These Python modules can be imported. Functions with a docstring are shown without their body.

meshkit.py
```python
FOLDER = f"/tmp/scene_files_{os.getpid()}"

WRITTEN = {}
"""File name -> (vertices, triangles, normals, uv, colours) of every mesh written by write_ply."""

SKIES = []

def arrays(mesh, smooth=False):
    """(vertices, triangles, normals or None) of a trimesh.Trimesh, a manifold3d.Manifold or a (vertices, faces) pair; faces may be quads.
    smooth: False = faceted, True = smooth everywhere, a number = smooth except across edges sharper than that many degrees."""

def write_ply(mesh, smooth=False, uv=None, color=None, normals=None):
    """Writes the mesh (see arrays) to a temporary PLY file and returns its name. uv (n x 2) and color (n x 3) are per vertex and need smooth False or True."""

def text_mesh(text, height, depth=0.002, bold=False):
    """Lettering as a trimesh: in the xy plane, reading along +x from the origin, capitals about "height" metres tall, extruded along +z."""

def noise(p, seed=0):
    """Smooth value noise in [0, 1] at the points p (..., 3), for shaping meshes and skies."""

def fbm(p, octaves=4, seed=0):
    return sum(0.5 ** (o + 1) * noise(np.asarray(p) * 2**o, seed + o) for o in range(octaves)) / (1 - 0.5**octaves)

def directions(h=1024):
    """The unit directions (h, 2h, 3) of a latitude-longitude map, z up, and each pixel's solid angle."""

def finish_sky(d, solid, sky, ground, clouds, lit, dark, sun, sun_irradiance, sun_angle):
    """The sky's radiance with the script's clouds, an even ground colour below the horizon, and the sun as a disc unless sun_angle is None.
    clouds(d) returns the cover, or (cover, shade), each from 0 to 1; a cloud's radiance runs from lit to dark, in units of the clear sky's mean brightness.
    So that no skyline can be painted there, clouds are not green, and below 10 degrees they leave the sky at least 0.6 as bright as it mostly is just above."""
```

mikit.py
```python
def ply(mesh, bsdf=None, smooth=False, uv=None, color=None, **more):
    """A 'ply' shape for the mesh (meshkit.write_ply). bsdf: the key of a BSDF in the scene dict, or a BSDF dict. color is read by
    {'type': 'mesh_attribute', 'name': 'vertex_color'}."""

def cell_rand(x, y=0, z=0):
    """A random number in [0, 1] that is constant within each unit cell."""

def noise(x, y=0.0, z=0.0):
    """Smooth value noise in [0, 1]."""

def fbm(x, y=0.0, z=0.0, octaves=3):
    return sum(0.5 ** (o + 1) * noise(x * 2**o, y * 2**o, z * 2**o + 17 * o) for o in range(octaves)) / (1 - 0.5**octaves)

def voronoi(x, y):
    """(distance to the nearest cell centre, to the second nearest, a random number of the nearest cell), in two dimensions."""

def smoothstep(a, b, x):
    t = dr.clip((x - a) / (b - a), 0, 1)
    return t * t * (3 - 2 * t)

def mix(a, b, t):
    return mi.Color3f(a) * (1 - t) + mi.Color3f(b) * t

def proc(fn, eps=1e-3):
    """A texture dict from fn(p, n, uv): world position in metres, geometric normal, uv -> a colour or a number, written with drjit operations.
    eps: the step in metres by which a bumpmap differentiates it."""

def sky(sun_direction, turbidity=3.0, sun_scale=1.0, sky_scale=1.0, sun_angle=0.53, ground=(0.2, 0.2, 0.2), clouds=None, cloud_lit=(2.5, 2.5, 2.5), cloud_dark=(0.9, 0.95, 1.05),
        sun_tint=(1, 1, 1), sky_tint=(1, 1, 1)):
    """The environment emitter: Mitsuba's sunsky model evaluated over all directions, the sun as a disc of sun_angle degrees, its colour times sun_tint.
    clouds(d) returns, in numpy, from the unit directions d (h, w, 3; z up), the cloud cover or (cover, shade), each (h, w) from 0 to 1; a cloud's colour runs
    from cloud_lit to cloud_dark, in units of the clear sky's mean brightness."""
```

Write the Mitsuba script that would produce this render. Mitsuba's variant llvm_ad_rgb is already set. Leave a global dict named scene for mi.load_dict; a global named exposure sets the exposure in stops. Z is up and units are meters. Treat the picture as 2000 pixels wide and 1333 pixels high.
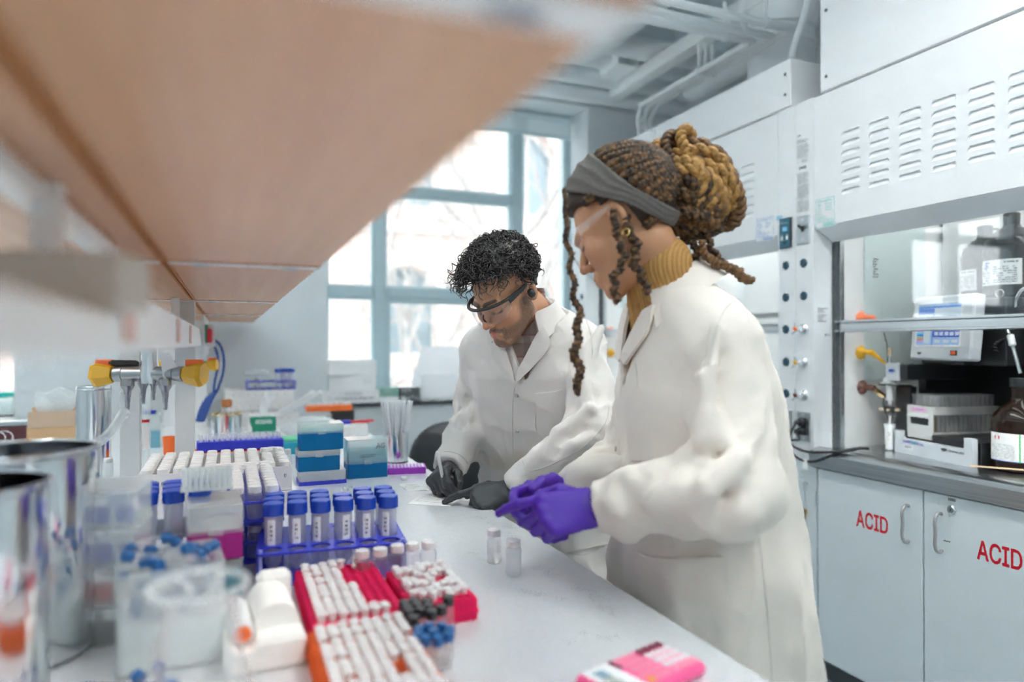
import math, random
import numpy as np, trimesh, manifold3d, shapely
import mitsuba as mi, mikit, meshkit, drjit as dr
from shapely.geometry import Polygon
from mikit import noise, fbm, smoothstep, mix, proc

# ------------------------------------------------------------------ camera, light, exposure
CAM = np.array([0.0, 0.0, 1.35]); FPX = 1350.0; YAW = math.radians(22.42); PITCH = 0.0046
SY, CY = math.sin(YAW), math.cos(YAW)
exposure = 0.22
Tm = mi.ScalarTransform4f
fwd = np.array([SY, CY, PITCH])
scene = {'camera': {'type': 'thinlens', 'fov': 2 * math.degrees(math.atan(1000 / FPX)), 'fov_axis': 'x', 'aperture_radius': 0.0075,
                    'focus_distance': 1.75, 'near_clip': 0.05, 'far_clip': 200.0,
                    'to_world': Tm().look_at(origin=CAM.tolist(), target=(CAM + fwd).tolist(), up=[0, 0, 1])}}
labels = {}
scene['sky'] = mikit.sky([0.25, -0.55, 0.8], turbidity=4.0, sun_scale=0.0, sky_scale=1.0, ground=(0.35, 0.35, 0.35),
                         clouds=lambda d: np.ones(d.shape[:2]), cloud_lit=(1.0, 1.06, 1.10))
SKY = 28.0
scene['sky']['scale'] = SKY
LAMP = (10.6, 10.2, 9.7)          # ceiling luminaires
HOODLAMP = (6.0, 6.15, 6.1)

# ------------------------------------------------------------------ pixel -> place (2000 x 1333 frame)
def ray(u, v):
    t, w = (u - 1000) / FPX, (666.5 - v) / FPX + PITCH
    return np.array([t * CY + SY, CY - t * SY, w])
def onz(u, v, z): d = ray(u, v); return CAM + d * ((z - CAM[2]) / d[2])
def onx(u, v, x): d = ray(u, v); return CAM + d * (x / d[0])
def ony(u, v, y): d = ray(u, v); return CAM + d * (y / d[1])
def atd(u, v, D): return CAM + ray(u, v) * D

# ------------------------------------------------------------------ mesh helpers
def cat(*m): return trimesh.util.concatenate([x for x in m if x is not None])
def bx(x0, x1, y0, y1, z0, z1, c=0.0):
    if c <= 0:
        m = trimesh.creation.box((x1 - x0, y1 - y0, z1 - z0)); m.apply_translation(((x0 + x1) / 2, (y0 + y1) / 2, (z0 + z1) / 2)); return m
    c = min(c, (x1 - x0) * .45, (y1 - y0) * .45, (z1 - z0) * .45)
    lo, hi, pts = (x0, y0, z0), (x1, y1, z1), []
    for k in range(8):
        s = [(k >> a) & 1 for a in range(3)]
        for a in range(3):
            p = [(hi[i] if s[i] else lo[i]) + (0 if i == a else (-c if s[i] else c)) for i in range(3)]
            pts.append(p)
    return trimesh.convex.convex_hull(np.array(pts))
def rb(sx, sy, sz, r=.01, sub=2):
    s = trimesh.creation.icosphere(sub, r).vertices
    pts = np.vstack([s + [a * (sx / 2 - r), b * (sy / 2 - r), c * (sz / 2 - r)] for a in (-1, 1) for b in (-1, 1) for c in (-1, 1)])
    return trimesh.convex.convex_hull(pts)
def lathe(prof, n=24): return trimesh.creation.revolve(np.array(prof, float), sections=n)
def cyl(r, h, n=20, z0=0.0, c=0.0, r2=None):
    r2 = r if r2 is None else r2
    if c > 0: return lathe([(0, z0), (r - c, z0), (r, z0 + c), (r2, z0 + h - c), (r2 - c, z0 + h), (0, z0 + h)], n)
    return lathe([(0, z0), (r, z0), (r2, z0 + h), (0, z0 + h)], n)
def tb(pts, r, sides=8, caps=True):
    p = np.asarray(pts, float); n = len(p); r = np.broadcast_to(r, (n,))
    t = np.gradient(p, axis=0); t /= np.linalg.norm(t, axis=1, keepdims=True) + 1e-12
    a = np.cross(t[0], [0, 0, 1.0]) if abs(t[0, 2]) < .9 else np.cross(t[0], [1.0, 0, 0]); a /= np.linalg.norm(a)
    V = []; ang = np.arange(sides) * 2 * np.pi / sides
    for i in range(n):
        a = a - t[i] * (a @ t[i]); a /= np.linalg.norm(a) + 1e-12; b = np.cross(t[i], a)
        V.append(p[i] + r[i] * (np.cos(ang)[:, None] * a + np.sin(ang)[:, None] * b))
    F = []
    for i in range(n - 1):
        for j in range(sides):
            q = (i * sides + j, i * sides + (j + 1) % sides, (i + 1) * sides + (j + 1) % sides, (i + 1) * sides + j)
            F += [(q[0], q[1], q[2]), (q[0], q[2], q[3])]
    V = np.vstack(V)
    if caps:
        V = np.vstack([V, p[:1], p[-1:]]); k = n * sides
        F += [(k, (j + 1) % sides, j) for j in range(sides)] + [(k + 1, (n - 1) * sides + j, (n - 1) * sides + (j + 1) % sides) for j in range(sides)]
    return trimesh.Trimesh(V, F, process=False)
def spline(pts, n=24):
    from scipy.interpolate import CubicSpline
    p = np.asarray(pts, float); s = np.concatenate([[0], np.cumsum(np.linalg.norm(np.diff(p, axis=0), axis=1))])
    return CubicSpline(s, p)(np.linspace(0, s[-1], n))
def ext(pts, h, holes=()):
    return trimesh.creation.extrude_polygon(Polygon(pts, holes), h, engine='earcut')
def rrect(w, h, r, n=5):
    P = []
    for cx, cy, a0 in ((w / 2 - r, h / 2 - r, 0), (-w / 2 + r, h / 2 - r, 90), (-w / 2 + r, -h / 2 + r, 180), (w / 2 - r, -h / 2 + r, 270)):
        for k in range(n + 1):
            a = math.radians(a0 + 90 * k / n); P.append((cx + r * math.cos(a), cy + r * math.sin(a)))
    return P
def circ(cx, cy, r, n=16): return [(cx + r * math.cos(2 * math.pi * k / n), cy + r * math.sin(2 * math.pi * k / n)) for k in range(n)]
def Rz(a): c, s = math.cos(a), math.sin(a); return np.array([[c, -s, 0, 0], [s, c, 0, 0], [0, 0, 1, 0], [0, 0, 0, 1.0]])
def Rx(a): c, s = math.cos(a), math.sin(a); return np.array([[1, 0, 0, 0], [0, c, -s, 0], [0, s, c, 0], [0, 0, 0, 1.0]])
def Ry(a): c, s = math.cos(a), math.sin(a); return np.array([[c, 0, s, 0], [0, 1, 0, 0], [-s, 0, c, 0], [0, 0, 0, 1.0]])
def Tr(x, y=None, z=None):
    m = np.eye(4); m[:3, 3] = x if y is None else (x, y, z); return m
def frame(o, x, y):
    """matrix whose local x, y axes point along x and y (made orthogonal) at o"""
    x = np.array(x, float); x /= np.linalg.norm(x); y = np.array(y, float); y -= x * (x @ y); y /= np.linalg.norm(y)
    m = np.eye(4); m[:3, 0], m[:3, 1], m[:3, 2], m[:3, 3] = x, y, np.cross(x, y), o; return m
def mv(m, *mats):
    m = m.copy()
    for k in mats: m.apply_transform(k)
    return m
ACROSS = np.array([[0, 0, 1, 0], [1, 0, 0, 0], [0, 1, 0, 0], [0, 0, 0, 1.0]])   # local (x, y, z) -> world (y, z, x)
def hullm(*pts): return trimesh.convex.convex_hull(np.vstack(pts))

# ------------------------------------------------------------------ scene helpers
def uniq(k):
    if k not in scene and k not in labels: return k
    i = 1
    while f'{k}_{i:03d}' in scene or f'{k}_{i:03d}' in labels: i += 1
    return f'{k}_{i:03d}'
def thing(name, label, category, group=None, kind=None):
    k = uniq(name); labels[k] = {'label': label, 'category': category}
    if group: labels[k]['group'] = group
    if kind: labels[k]['kind'] = kind
    return k
def part(parent, name, mesh, m, smooth=False, label=None, kind=None, **kw):
    k = uniq(f'{parent}__{name}'); scene[k] = mikit.ply(mesh, m, smooth, **kw)
    if label or kind:
        labels[k] = {}
        if label: labels[k]['label'] = label
        if kind: labels[k]['kind'] = kind
    return k
def one(name, mesh, m, label, category, smooth=False, group=None, kind=None, **kw):
    k = thing(name, label, category, group, kind); scene[k] = mikit.ply(mesh, m, smooth, **kw); return k
def struct(name, mesh, m, smooth=False, label=None, **kw):
    k = uniq(name); scene[k] = mikit.ply(mesh, m, smooth, **kw); labels[k] = {'kind': 'structure'}
    if label: labels[k].update(label=label)
    return k
def T4(m): return Tm(np.asarray(m).tolist())
class Proto:
    """a thing built once and put down many times: parts = [(name, ply dict)]"""
    def __init__(self, *parts): self.parts = [(n, mikit.ply(m, b, s)) for n, m, b, s in parts]
    def put(self, name, mat4, label, category, group=None, skip=()):
        k = thing(name, label, category, group)
        live = [(n, d) for n, d in self.parts if n not in skip]
        if len(live) == 1 and live[0][0] == '': scene[k] = {**live[0][1], 'to_world': T4(mat4)}
        else:
            for n, d in live: scene[uniq(f'{k}__{n}')] = {**d, 'to_world': T4(mat4)}
        return k

# ------------------------------------------------------------------ materials
def tex(v): return v if isinstance(v, dict) else {'type': 'rgb', 'value': list(v)}
def mat(name, col, rough=.5, metal=0.0, spec=.5, bump=None, **kw):
    d = {'type': 'principled', 'base_color': tex(col), 'roughness': rough, 'metallic': metal, 'specular': spec, **kw}
    if bump: d = {'type': 'bumpmap', 'arbitrary': {'type': 'proc', **{k: v for k, v in bump.items() if k != 'type'}}, 'bsdf': d}
    scene[name] = {'type': 'twosided', 'bsdf': d}; return name
def thin(name, col, rough=.2, st=.6, dt=.6, **kw):
    scene[name] = {'type': 'principledthin', 'base_color': tex(col), 'roughness': rough, 'spec_trans': st, 'diff_trans': dt, 'eta': 1.4, **kw}; return name
def clear(name, col=(1, 1, 1)):
    scene[name] = {'type': 'thindielectric', 'int_ior': 1.5, 'specular_transmittance': tex(col)}; return name
def frost(name, col, w):
    """clear plastic with a milky share w"""
    scene[name] = {'type': 'blendbsdf', 'weight': float(w), 'a': {'type': 'thindielectric', 'int_ior': 1.45},
                   'b': {'type': 'principledthin', 'base_color': tex(col), 'roughness': .4, 'diff_trans': 1.0, 'spec_trans': 0.0}}; return name
mat('m_wall', (.64, .68, .70), .75); mat('m_ceil', (.80, .84, .85), .7); mat('m_hood', (.83, .86, .88), .28)
mat('m_hoodin', (.90, .91, .90), .35); mat('m_duct', (.80, .84, .86), .45)
mat('m_floor', proc(lambda p, n, uv: mix((.25, .30, .33), (.34, .40, .43), fbm(p.x * 9, p.y * 9, 0, 3))), .3)
mat('m_mull', (.44, .56, .60), .4); mat('m_black', (.018, .019, .02), .35); mat('m_dark', (.06, .07, .075), .5); mat('m_rubber', (.03, .032, .035), .6)
mat('m_white', (.86, .87, .88), .4); mat('m_gloss', (.88, .88, .88), .15); mat('m_paper', (.90, .90, .88), .7)
mat('m_chrome', (.80, .82, .84), .10, 1.0); mat('m_steel', (.62, .66, .68), .24, 1.0)
mat('m_brushed', proc(lambda p, n, uv: mix((.55, .59, .61), (.72, .75, .77), noise(p.x * 30, p.y * 4, p.z * 260))), .28, 1.0)
mat('m_bench', proc(lambda p, n, uv: mix((.61, .63, .65), (.66, .68, .70), noise(p.x * 300, p.y * 300))), .22)
mat('m_wood', proc(lambda p, n, uv: mix((.58, .32, .18), (.66, .40, .25), fbm(p.x * 60, p.y * 2.0, 0, 3))), .32, spec=.8, clearcoat=1.0, clearcoat_gloss=.55)
mat('m_edge', (.50, .22, .07), .4); mat('m_post', (.62, .64, .65), .4); mat('m_grey', (.45, .47, .48), .4); mat('m_ltgrey', (.66, .69, .71), .35)
mat('m_red', (.55, .01, .025), .4); mat('m_blue', (.012, .035, .42), .3); mat('m_capblue', (.008, .05, .40), .28); mat('m_aqua', (.01, .30, .42), .3)
mat('m_yellow', (.78, .42, .01), .35); mat('m_orange', (.88, .16, .02), .35); mat('m_pink', (.93, .03, .16), .35); mat('m_pinkcalc', (.93, .10, .30), .35)
mat('m_brown', (.10, .03, .02), .35); mat('m_brass', (.75, .52, .25), .25, 1.0); mat('m_card', (.62, .40, .22), .8); mat('m_purple', (.38, .03, .52), .35)
mat('m_green', (.01, .26, .15), .4); mat('m_ink', (.03, .03, .035), .7); mat('m_cord', (.012, .012, .013), .4); mat('m_foam', (.90, .89, .86), .85)
mat('m_bluehose', (.01, .06, .30), .35); mat('m_panel', (.015, .10, .15), .3); mat('m_gold', (.80, .58, .22), .25, 1.0)
clear('m_glass'); clear('m_pane', (.96, .99, .99)); clear('m_greenglass', (.86, .95, .93))
frost('m_vial', (.95, .96, .97), .14); frost('m_tube', (.92, .94, .98), .40); frost('m_milky', (.92, .96, .97), .60); frost('m_lid', (.90, .97, .96), .30)
thin('m_bluebox', (.01, .42, .78), .25, .45, .9); thin('m_bluebox2', (.005, .20, .62), .25, .35, .8); thin('m_amber', (.16, .07, .035), .05, .9, .2)
thin('m_magbox', (.62, .06, .42), .3, .2, .8); thin('m_tissue', (.92, .95, .96), .6, 0.0, .9); thin('m_blind', (.75, .82, .84), .7, 0.0, .9)
thin('m_shade', (.12, .10, .09), .04, .92, .1)
# ------------------------------------------------------------------ room shell
YW, YG = 4.30, 4.63                     # inner face of the window wall, plane of the glazing
XB, XH, ZB = 0.645, 2.17, 0.92          # bench edge, face of the fume hoods, bench top
X0, X1, Y0, Z1 = -4.2, 3.10, -3.2, 4.6
W1 = (0.56, 2.352, 0.985, 3.02)         # window_1 opening: x0, x1, z0, z1
W2 = (-2.9, -1.02, 0.985, 3.02)
struct('floor', bx(X0, X1, Y0, YW, -.1, 0), 'm_floor')
struct('ceiling', bx(X0, X1, Y0, YG + .2, Z1, Z1 + .1), 'm_ceil')
def wall_with(x0, x1, y0, y1, z0, z1, wins):
    P = Polygon([(x0, z0), (x1, z0), (x1, z1), (x0, z1)], [[(a, c), (b, c), (b, d), (a, d)] for a, b, c, d in wins])
    m = trimesh.creation.extrude_polygon(P, y1 - y0, engine='earcut')
    return mv(m, Rx(math.pi / 2), Tr(0, y1, 0))
struct('wall_far', wall_with(X0, X1, YW, YG + .12, 0, Z1, (W1, W2)), 'm_wall')
struct('wall_right', bx(X1, X1 + .1, Y0, YG, 0, Z1), 'm_wall')
struct('wall_left', bx(X0 - .1, X0, Y0, YG, 0, Z1), 'm_wall')
struct('wall_rear', bx(X0, X1, Y0 - .1, Y0, 0, Z1), 'm_wall')
def window(idx, W, mulls, transoms, sash=None):
    x0, x1, z0, z1 = W; k = f'window_{idx}'; labels[k] = {'kind': 'structure'}
    f = .035; y0, y1 = YG - .05, YG + .05
    for a, b, c, d in ((x0, x0 + f, z0, z1), (x1 - f, x1, z0, z1), (x0 + f, x1 - f, z0, z0 + f), (x0 + f, x1 - f, z1 - f, z1)):
        part(k, 'frame', bx(a, b, y0, y1, c, d, .004), 'm_mull')
    for a, b in mulls: part(k, 'mullion', bx(a, b, y0 - .02, y1, z0 + f, z1 - f, .005), 'm_mull')
    for a, b, c, d in transoms: part(k, 'transom', bx(a, b, y0 - .01, y1, c, d, .005), 'm_mull')
    cols = [x0 + f] + [v for m in mulls for v in m] + [x1 - f]
    for i in range(0, len(cols), 2):
        a, b = cols[i], cols[i + 1]
        zs = [z0 + f] + sorted(v for t in transoms if t[0] < (a + b) / 2 < t[1] for v in t[2:]) + [z1 - f]
        for j in range(0, len(zs), 2):
            part(k, 'pane', bx(a, b, YG + .004, YG + .0045, zs[j], zs[j + 1]), 'm_pane')
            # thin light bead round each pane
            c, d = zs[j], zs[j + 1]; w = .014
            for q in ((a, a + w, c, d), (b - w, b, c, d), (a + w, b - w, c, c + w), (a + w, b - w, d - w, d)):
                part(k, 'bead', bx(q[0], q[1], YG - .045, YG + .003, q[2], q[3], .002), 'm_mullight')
    for a, b, c, d in (sash or ()):
        w = .035
        for q in ((a, a + w, c, d), (b - w, b, c, d), (a + w, b - w, c, c + w), (a + w, b - w, d - w, d)):
            part(k, 'sash', bx(q[0], q[1], YG - .055, YG - .01, q[2], q[3], .003), 'm_mull')
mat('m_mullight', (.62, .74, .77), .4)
gx = lambda u, y=YG: ony(u, 600, y)[0]
gz = lambda u, v, y=YG: ony(u, v, y)[2]
ma, mb = (gx(727), gx(749)), (gx(993), gx(1014))
zt = (gz(740, 583), gz(740, 563)); zu = (gz(900, 395), gz(900, 378))
window(1, W1, [ma, mb], [(W1[0] + .035, ma[0], *zt), (ma[1], mb[0], *zt), (W1[0] + .035, ma[0], *zu), (ma[1], mb[0], *zu)],
       [(ma[1], mb[0], W1[2] + .035, zt[0])])
window(2, W2, [(-2.0, -1.93)], [(-2.865, -2.0, *zt), (-1.93, -1.055, *zt), (-2.865, -2.0, *zu), (-1.93, -1.055, *zu)])
for n, W in enumerate((W1, W2), 1):
    struct(f'trim_{n}', bx(W[0] - .0, W[1] + .0, YW - .03, YG - .05, W[2] - .018, W[2], .002), 'm_black', label='black window sill slab')
# roller blinds at the window heads
for n, (W, where) in enumerate(((W1, 'over the boxes on the window sill'), (W2, 'at the window behind the cardboard box'))):
    k = thing('roller_blind', f'translucent roller blind pulled down a little {where}', 'blind')
    part(k, 'fabric', bx(W[0] + .03, W[1] - .03, YG - .11, YG - .1085, W[3] - .15, W[3] - .03), 'm_blind')
    part(k, 'hem_bar', bx(W[0] + .03, W[1] - .03, YG - .115, YG - .103, W[3] - .175, W[3] - .15, .003), 'm_mullight')
    part(k, 'roller', mv(cyl(.025, W[1] - W[0] - .06, 16), Ry(math.pi / 2), Tr(W[0] + .03, YG - .10, W[3] - .03)), 'm_mullight', 40)
# ------------------------------------------------------------------ outside
struct('ground', bx(-40, 60, YG + .3, 60, -4.2, -4.0), 'm_ground', label='pale paved ground outside the window')
mat('m_ground', (.55, .55, .53), .9)
def brickcol(p, n, uv):
    u = dr.select(dr.abs(n.y) > .5, p.x, p.y)
    r = dr.floor(p.z / .075); h = dr.select((r - 2 * dr.floor(r / 2)) > .5, .5, 0.0)
    fx = u / .22 + h; fz = p.z / .075
    e = dr.minimum(dr.minimum(fx - dr.floor(fx), 1 - (fx - dr.floor(fx))) * .22, dr.minimum(fz - dr.floor(fz), 1 - (fz - dr.floor(fz))) * .075)
    return mix((.74, .70, .67), mix((.60, .42, .37), (.72, .55, .49), mikit.cell_rand(dr.floor(fx), r)), smoothstep(.004, .010, e))
mat('m_brickfar', proc(brickcol), .9); mat('m_stone', (.72, .70, .68), .85); mat('m_farglass', (.30, .38, .42), .1); mat('m_bark', proc(lambda p, n, uv: mix((.40, .38, .37), (.55, .52, .50), fbm(p.x * 14, p.y * 14, p.z * 3, 3))), .9)
b = thing('brick_building', 'pale brick building with arched windows across the street', 'building')
YBD = 17.0
def arch(cx, z0, w, h):
    return [(cx - w / 2, z0), (cx + w / 2, z0)] + [(cx + w / 2 * math.cos(a), z0 + h - w / 2 + w / 2 * math.sin(a)) for a in np.linspace(0, math.pi, 13)]
WIN = [(cx, z0, 1.5, h) for cx in np.arange(-9.2, 14, 3.35) for z0, h in ((-3.0, 2.6), (1.05, 2.3), (4.8, 2.3))]
wallp = Polygon([(-14, -4), (18, -4), (18, 8.4), (-14, 8.4)], [arch(*w) for w in WIN])
part(b, 'wall', mv(trimesh.creation.extrude_polygon(wallp, .5, engine='earcut'), Rx(math.pi / 2), Tr(0, YBD + .5, 0)), 'm_brickfar')
part(b, 'cornice', bx(-14.3, 18.3, YBD - .35, YBD + .5, 8.4, 8.9, .05), 'm_stone'); part(b, 'roof', bx(-14, 18, YBD, YBD + 8, 8.9, 9.0), 'm_stone')
for z in (.45, 4.15): part(b, 'string_course', bx(-14, 18, YBD - .12, YBD, z, z + .22, .02), 'm_stone')
for w in WIN:
    cx, z0, ww, h = w
    f = Polygon(arch(cx, z0, ww, h), [[(x, z) for x, z in arch(cx, z0 + .08, ww - .16, h - .16)]])
    q = part(b, 'window', mv(cat(trimesh.creation.extrude_polygon(f, .08, engine='earcut'), mv(bx(cx - .03, cx + .03, 0, .06, z0, z0 + h, 0), np.array([[1, 0, 0, 0], [0, 0, 1, 0], [0, 1, 0, 0], [0, 0, 0, 1.0]]))), Rx(math.pi / 2), Tr(0, YBD + .3, 0)), 'm_stone')
    part(q, 'pane', mv(ext(arch(cx, z0, ww, h), .01), Rx(math.pi / 2), Tr(0, YBD + .36, 0)), 'm_farglass')
    g = Polygon(arch(cx, z0 - .1, ww + .44, h + .32), [arch(cx, z0 - .1, ww, h + .1)])
    part(b, 'window_surround', mv(trimesh.creation.extrude_polygon(g, .06, engine='earcut'), Rx(math.pi / 2), Tr(0, YBD, 0)), 'm_stone')
def tree(seed, base, hgt, r0, lean, label):
    R = random.Random(seed); segs = []
    def grow(p, d, r, L, depth):
        n = 6; pts = [p]; 
        for i in range(n):
            d = d + np.array([R.gauss(0, .10), R.gauss(0, .10), R.gauss(.03, .06)]); d /= np.linalg.norm(d); pts.append(pts[-1] + d * L / n)
        segs.append((depth, tb(pts, np.linspace(r, r * .62, n + 1), 7 if depth < 2 else 4, False)))
        if depth >= 5 or r < .006: return
        for _ in range(3 if depth < 4 else 2):
            t = R.uniform(.45, 1.0); q = pts[int(t * n)]
            a = R.uniform(0, 2 * math.pi); tilt = R.uniform(.45, .95)
            ax = np.cross(d, [math.cos(a), math.sin(a), .3]); ax /= np.linalg.norm(ax)
            nd = d * math.cos(tilt) + ax * math.sin(tilt); grow(q, nd, r * R.uniform(.48, .66), L * R.uniform(.6, .82), depth + 1)
    grow(np.array(base, float), np.array(lean, float) / np.linalg.norm(lean), r0, hgt, 0)
    k = thing('bare_tree', label, 'tree')
    part(k, 'trunk', cat(*[m for d_, m in segs if d_ == 0]), 'm_bark', True); part(k, 'branches', cat(*[m for d_, m in segs if d_ == 1]), 'm_bark', True, kind='stuff')
    part(k, 'twigs', cat(*[m for d_, m in segs if d_ > 1]), 'm_bark', True, kind='stuff')
tree(3, (3.15, 9.6, -4), 7.6, .28, (.16, 0, 1), 'thick leaning bare trunk outside the right end of the window')
tree(5, (1.55, 8.4, -4), 5.0, .09, (-.03, .05, 1), 'slim bare tree outside the middle of the window')
tree(11, (2.25, 10.6, -4), 5.2, .10, (.05, .05, 1), 'bare tree with spreading twigs outside between the two people and the boxes')
tree(16, (0.2, 12, -4), 5.6, .12, (.06, 0, 1), 'bare tree close to the arched windows across the street')
# ------------------------------------------------------------------ ceiling services
def pipe(name, pts, r, label, cat_, group=None, m='m_duct', sides=12): return one(name, tb(pts, r, sides), m, label, cat_, 40, group)
k = thing('round_duct', 'large white spiral duct under the ceiling running along the aisle', 'duct')
DX, DZ, DR = 1.86, 3.62, .565
part(k, 'pipe', mv(cyl(DR, 5.75, 64), Rx(-math.pi / 2), Tr(DX, -2.0, DZ)), 'm_duct', 30)
for i in range(12): part(k, 'seam', mv(lathe([(DR - .002, 0), (DR + .006, .004), (DR + .006, .014), (DR - .002, .018)], 48), Rx(-math.pi / 2 + .05), Tr(DX, .55 + .26 * i, DZ)), 'm_duct', 30)
k = thing('exhaust_duct', 'white vertical exhaust duct rising from the top of the far fume hood', 'duct')
ex = (2.64, 2.76)
part(k, 'riser', mv(cyl(.165, .62, 40), Tr(ex[0], ex[1], 2.36)), 'm_duct', 30); part(k, 'collar', mv(lathe([(.165, 0), (.175, .004), (.175, .03), (.165, .034)], 40), Tr(ex[0], ex[1], 2.86)), 'm_duct', 30)
part(k, 'elbow', tb(spline([(ex[0], ex[1], 2.95), (ex[0], ex[1] - .02, 3.06), (ex[0] - .02, ex[1] - .10, 3.2), (ex[0] - .02, ex[1] - .3, 3.3)], 20), .172, 32), 'm_duct', True)
k = thing('exhaust_duct', 'white horizontal duct above the near fume hood', 'duct')
part(k, 'pipe', mv(cyl(.30, 3.45, 40), Rx(-math.pi / 2), Tr(2.73, -.9, 3.42)), 'm_duct', 30)
for i in range(4): part(k, 'seam', mv(lathe([(.298, 0), (.307, .004), (.307, .014), (.298, .018)], 40), Rx(-math.pi / 2), Tr(2.73, 1.1 + .42 * i, 3.42)), 'm_duct', 30)
one('short_duct', mv(cyl(.085, .9, 24, c=.03), Rx(-math.pi / 2), Tr(2.9, 2.98, 3.07)), 'm_duct', 'short capped white duct lying behind the far fume hood front', 'duct', 40)
# struts
def strut(p, q, w, h, label):
    p, q = np.array(p, float), np.array(q, float); d = q - p; L = np.linalg.norm(d)
    prof = [(-w / 2, -h / 2), (w / 2, -h / 2), (w / 2, h / 2), (w / 2 - .006, h / 2), (w / 2 - .006, -h / 2 + .006), (-w / 2 + .006, -h / 2 + .006), (-w / 2 + .006, h / 2), (-w / 2, h / 2)]
    m = ext(prof, L); x = np.cross([0, 0, 1.0], d); F = np.eye(4); z = d / L; x /= np.linalg.norm(x); F[:3, 0] = x; F[:3, 1] = np.cross(z, x); F[:3, 2] = z; F[:3, 3] = p
    return one('ceiling_strut', mv(m, F), 'm_ceil', label, 'strut')
strut((2.5, -.5, 3.10), (2.5, 4.28, 3.10), .085, .085, 'white channel strut running below the spiral duct towards the window wall')
strut((2.36, 3.78, 3.19), (2.36, 4.28, 3.19), .15, .13, 'wide short white channel beside the long strut near the window wall')
for i, (y, z, r) in enumerate(((3.72, 3.22, .07), (3.92, 3.20, .055), (4.08, 3.15, .06), (4.22, 3.08, .055))):
    one('cross_pipe', mv(cyl(r, X1 - X0, 20), Ry(math.pi / 2), Tr(X0, y, z)), 'm_duct', f"{['first', 'second', 'third', 'lowest and last'][i]} white pipe crossing the room under the ceiling, counted towards the window wall", 'pipe', 40)
gp = [(2.35, 2.65), (2.39, 2.575), (2.435, 2.475)]
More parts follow.
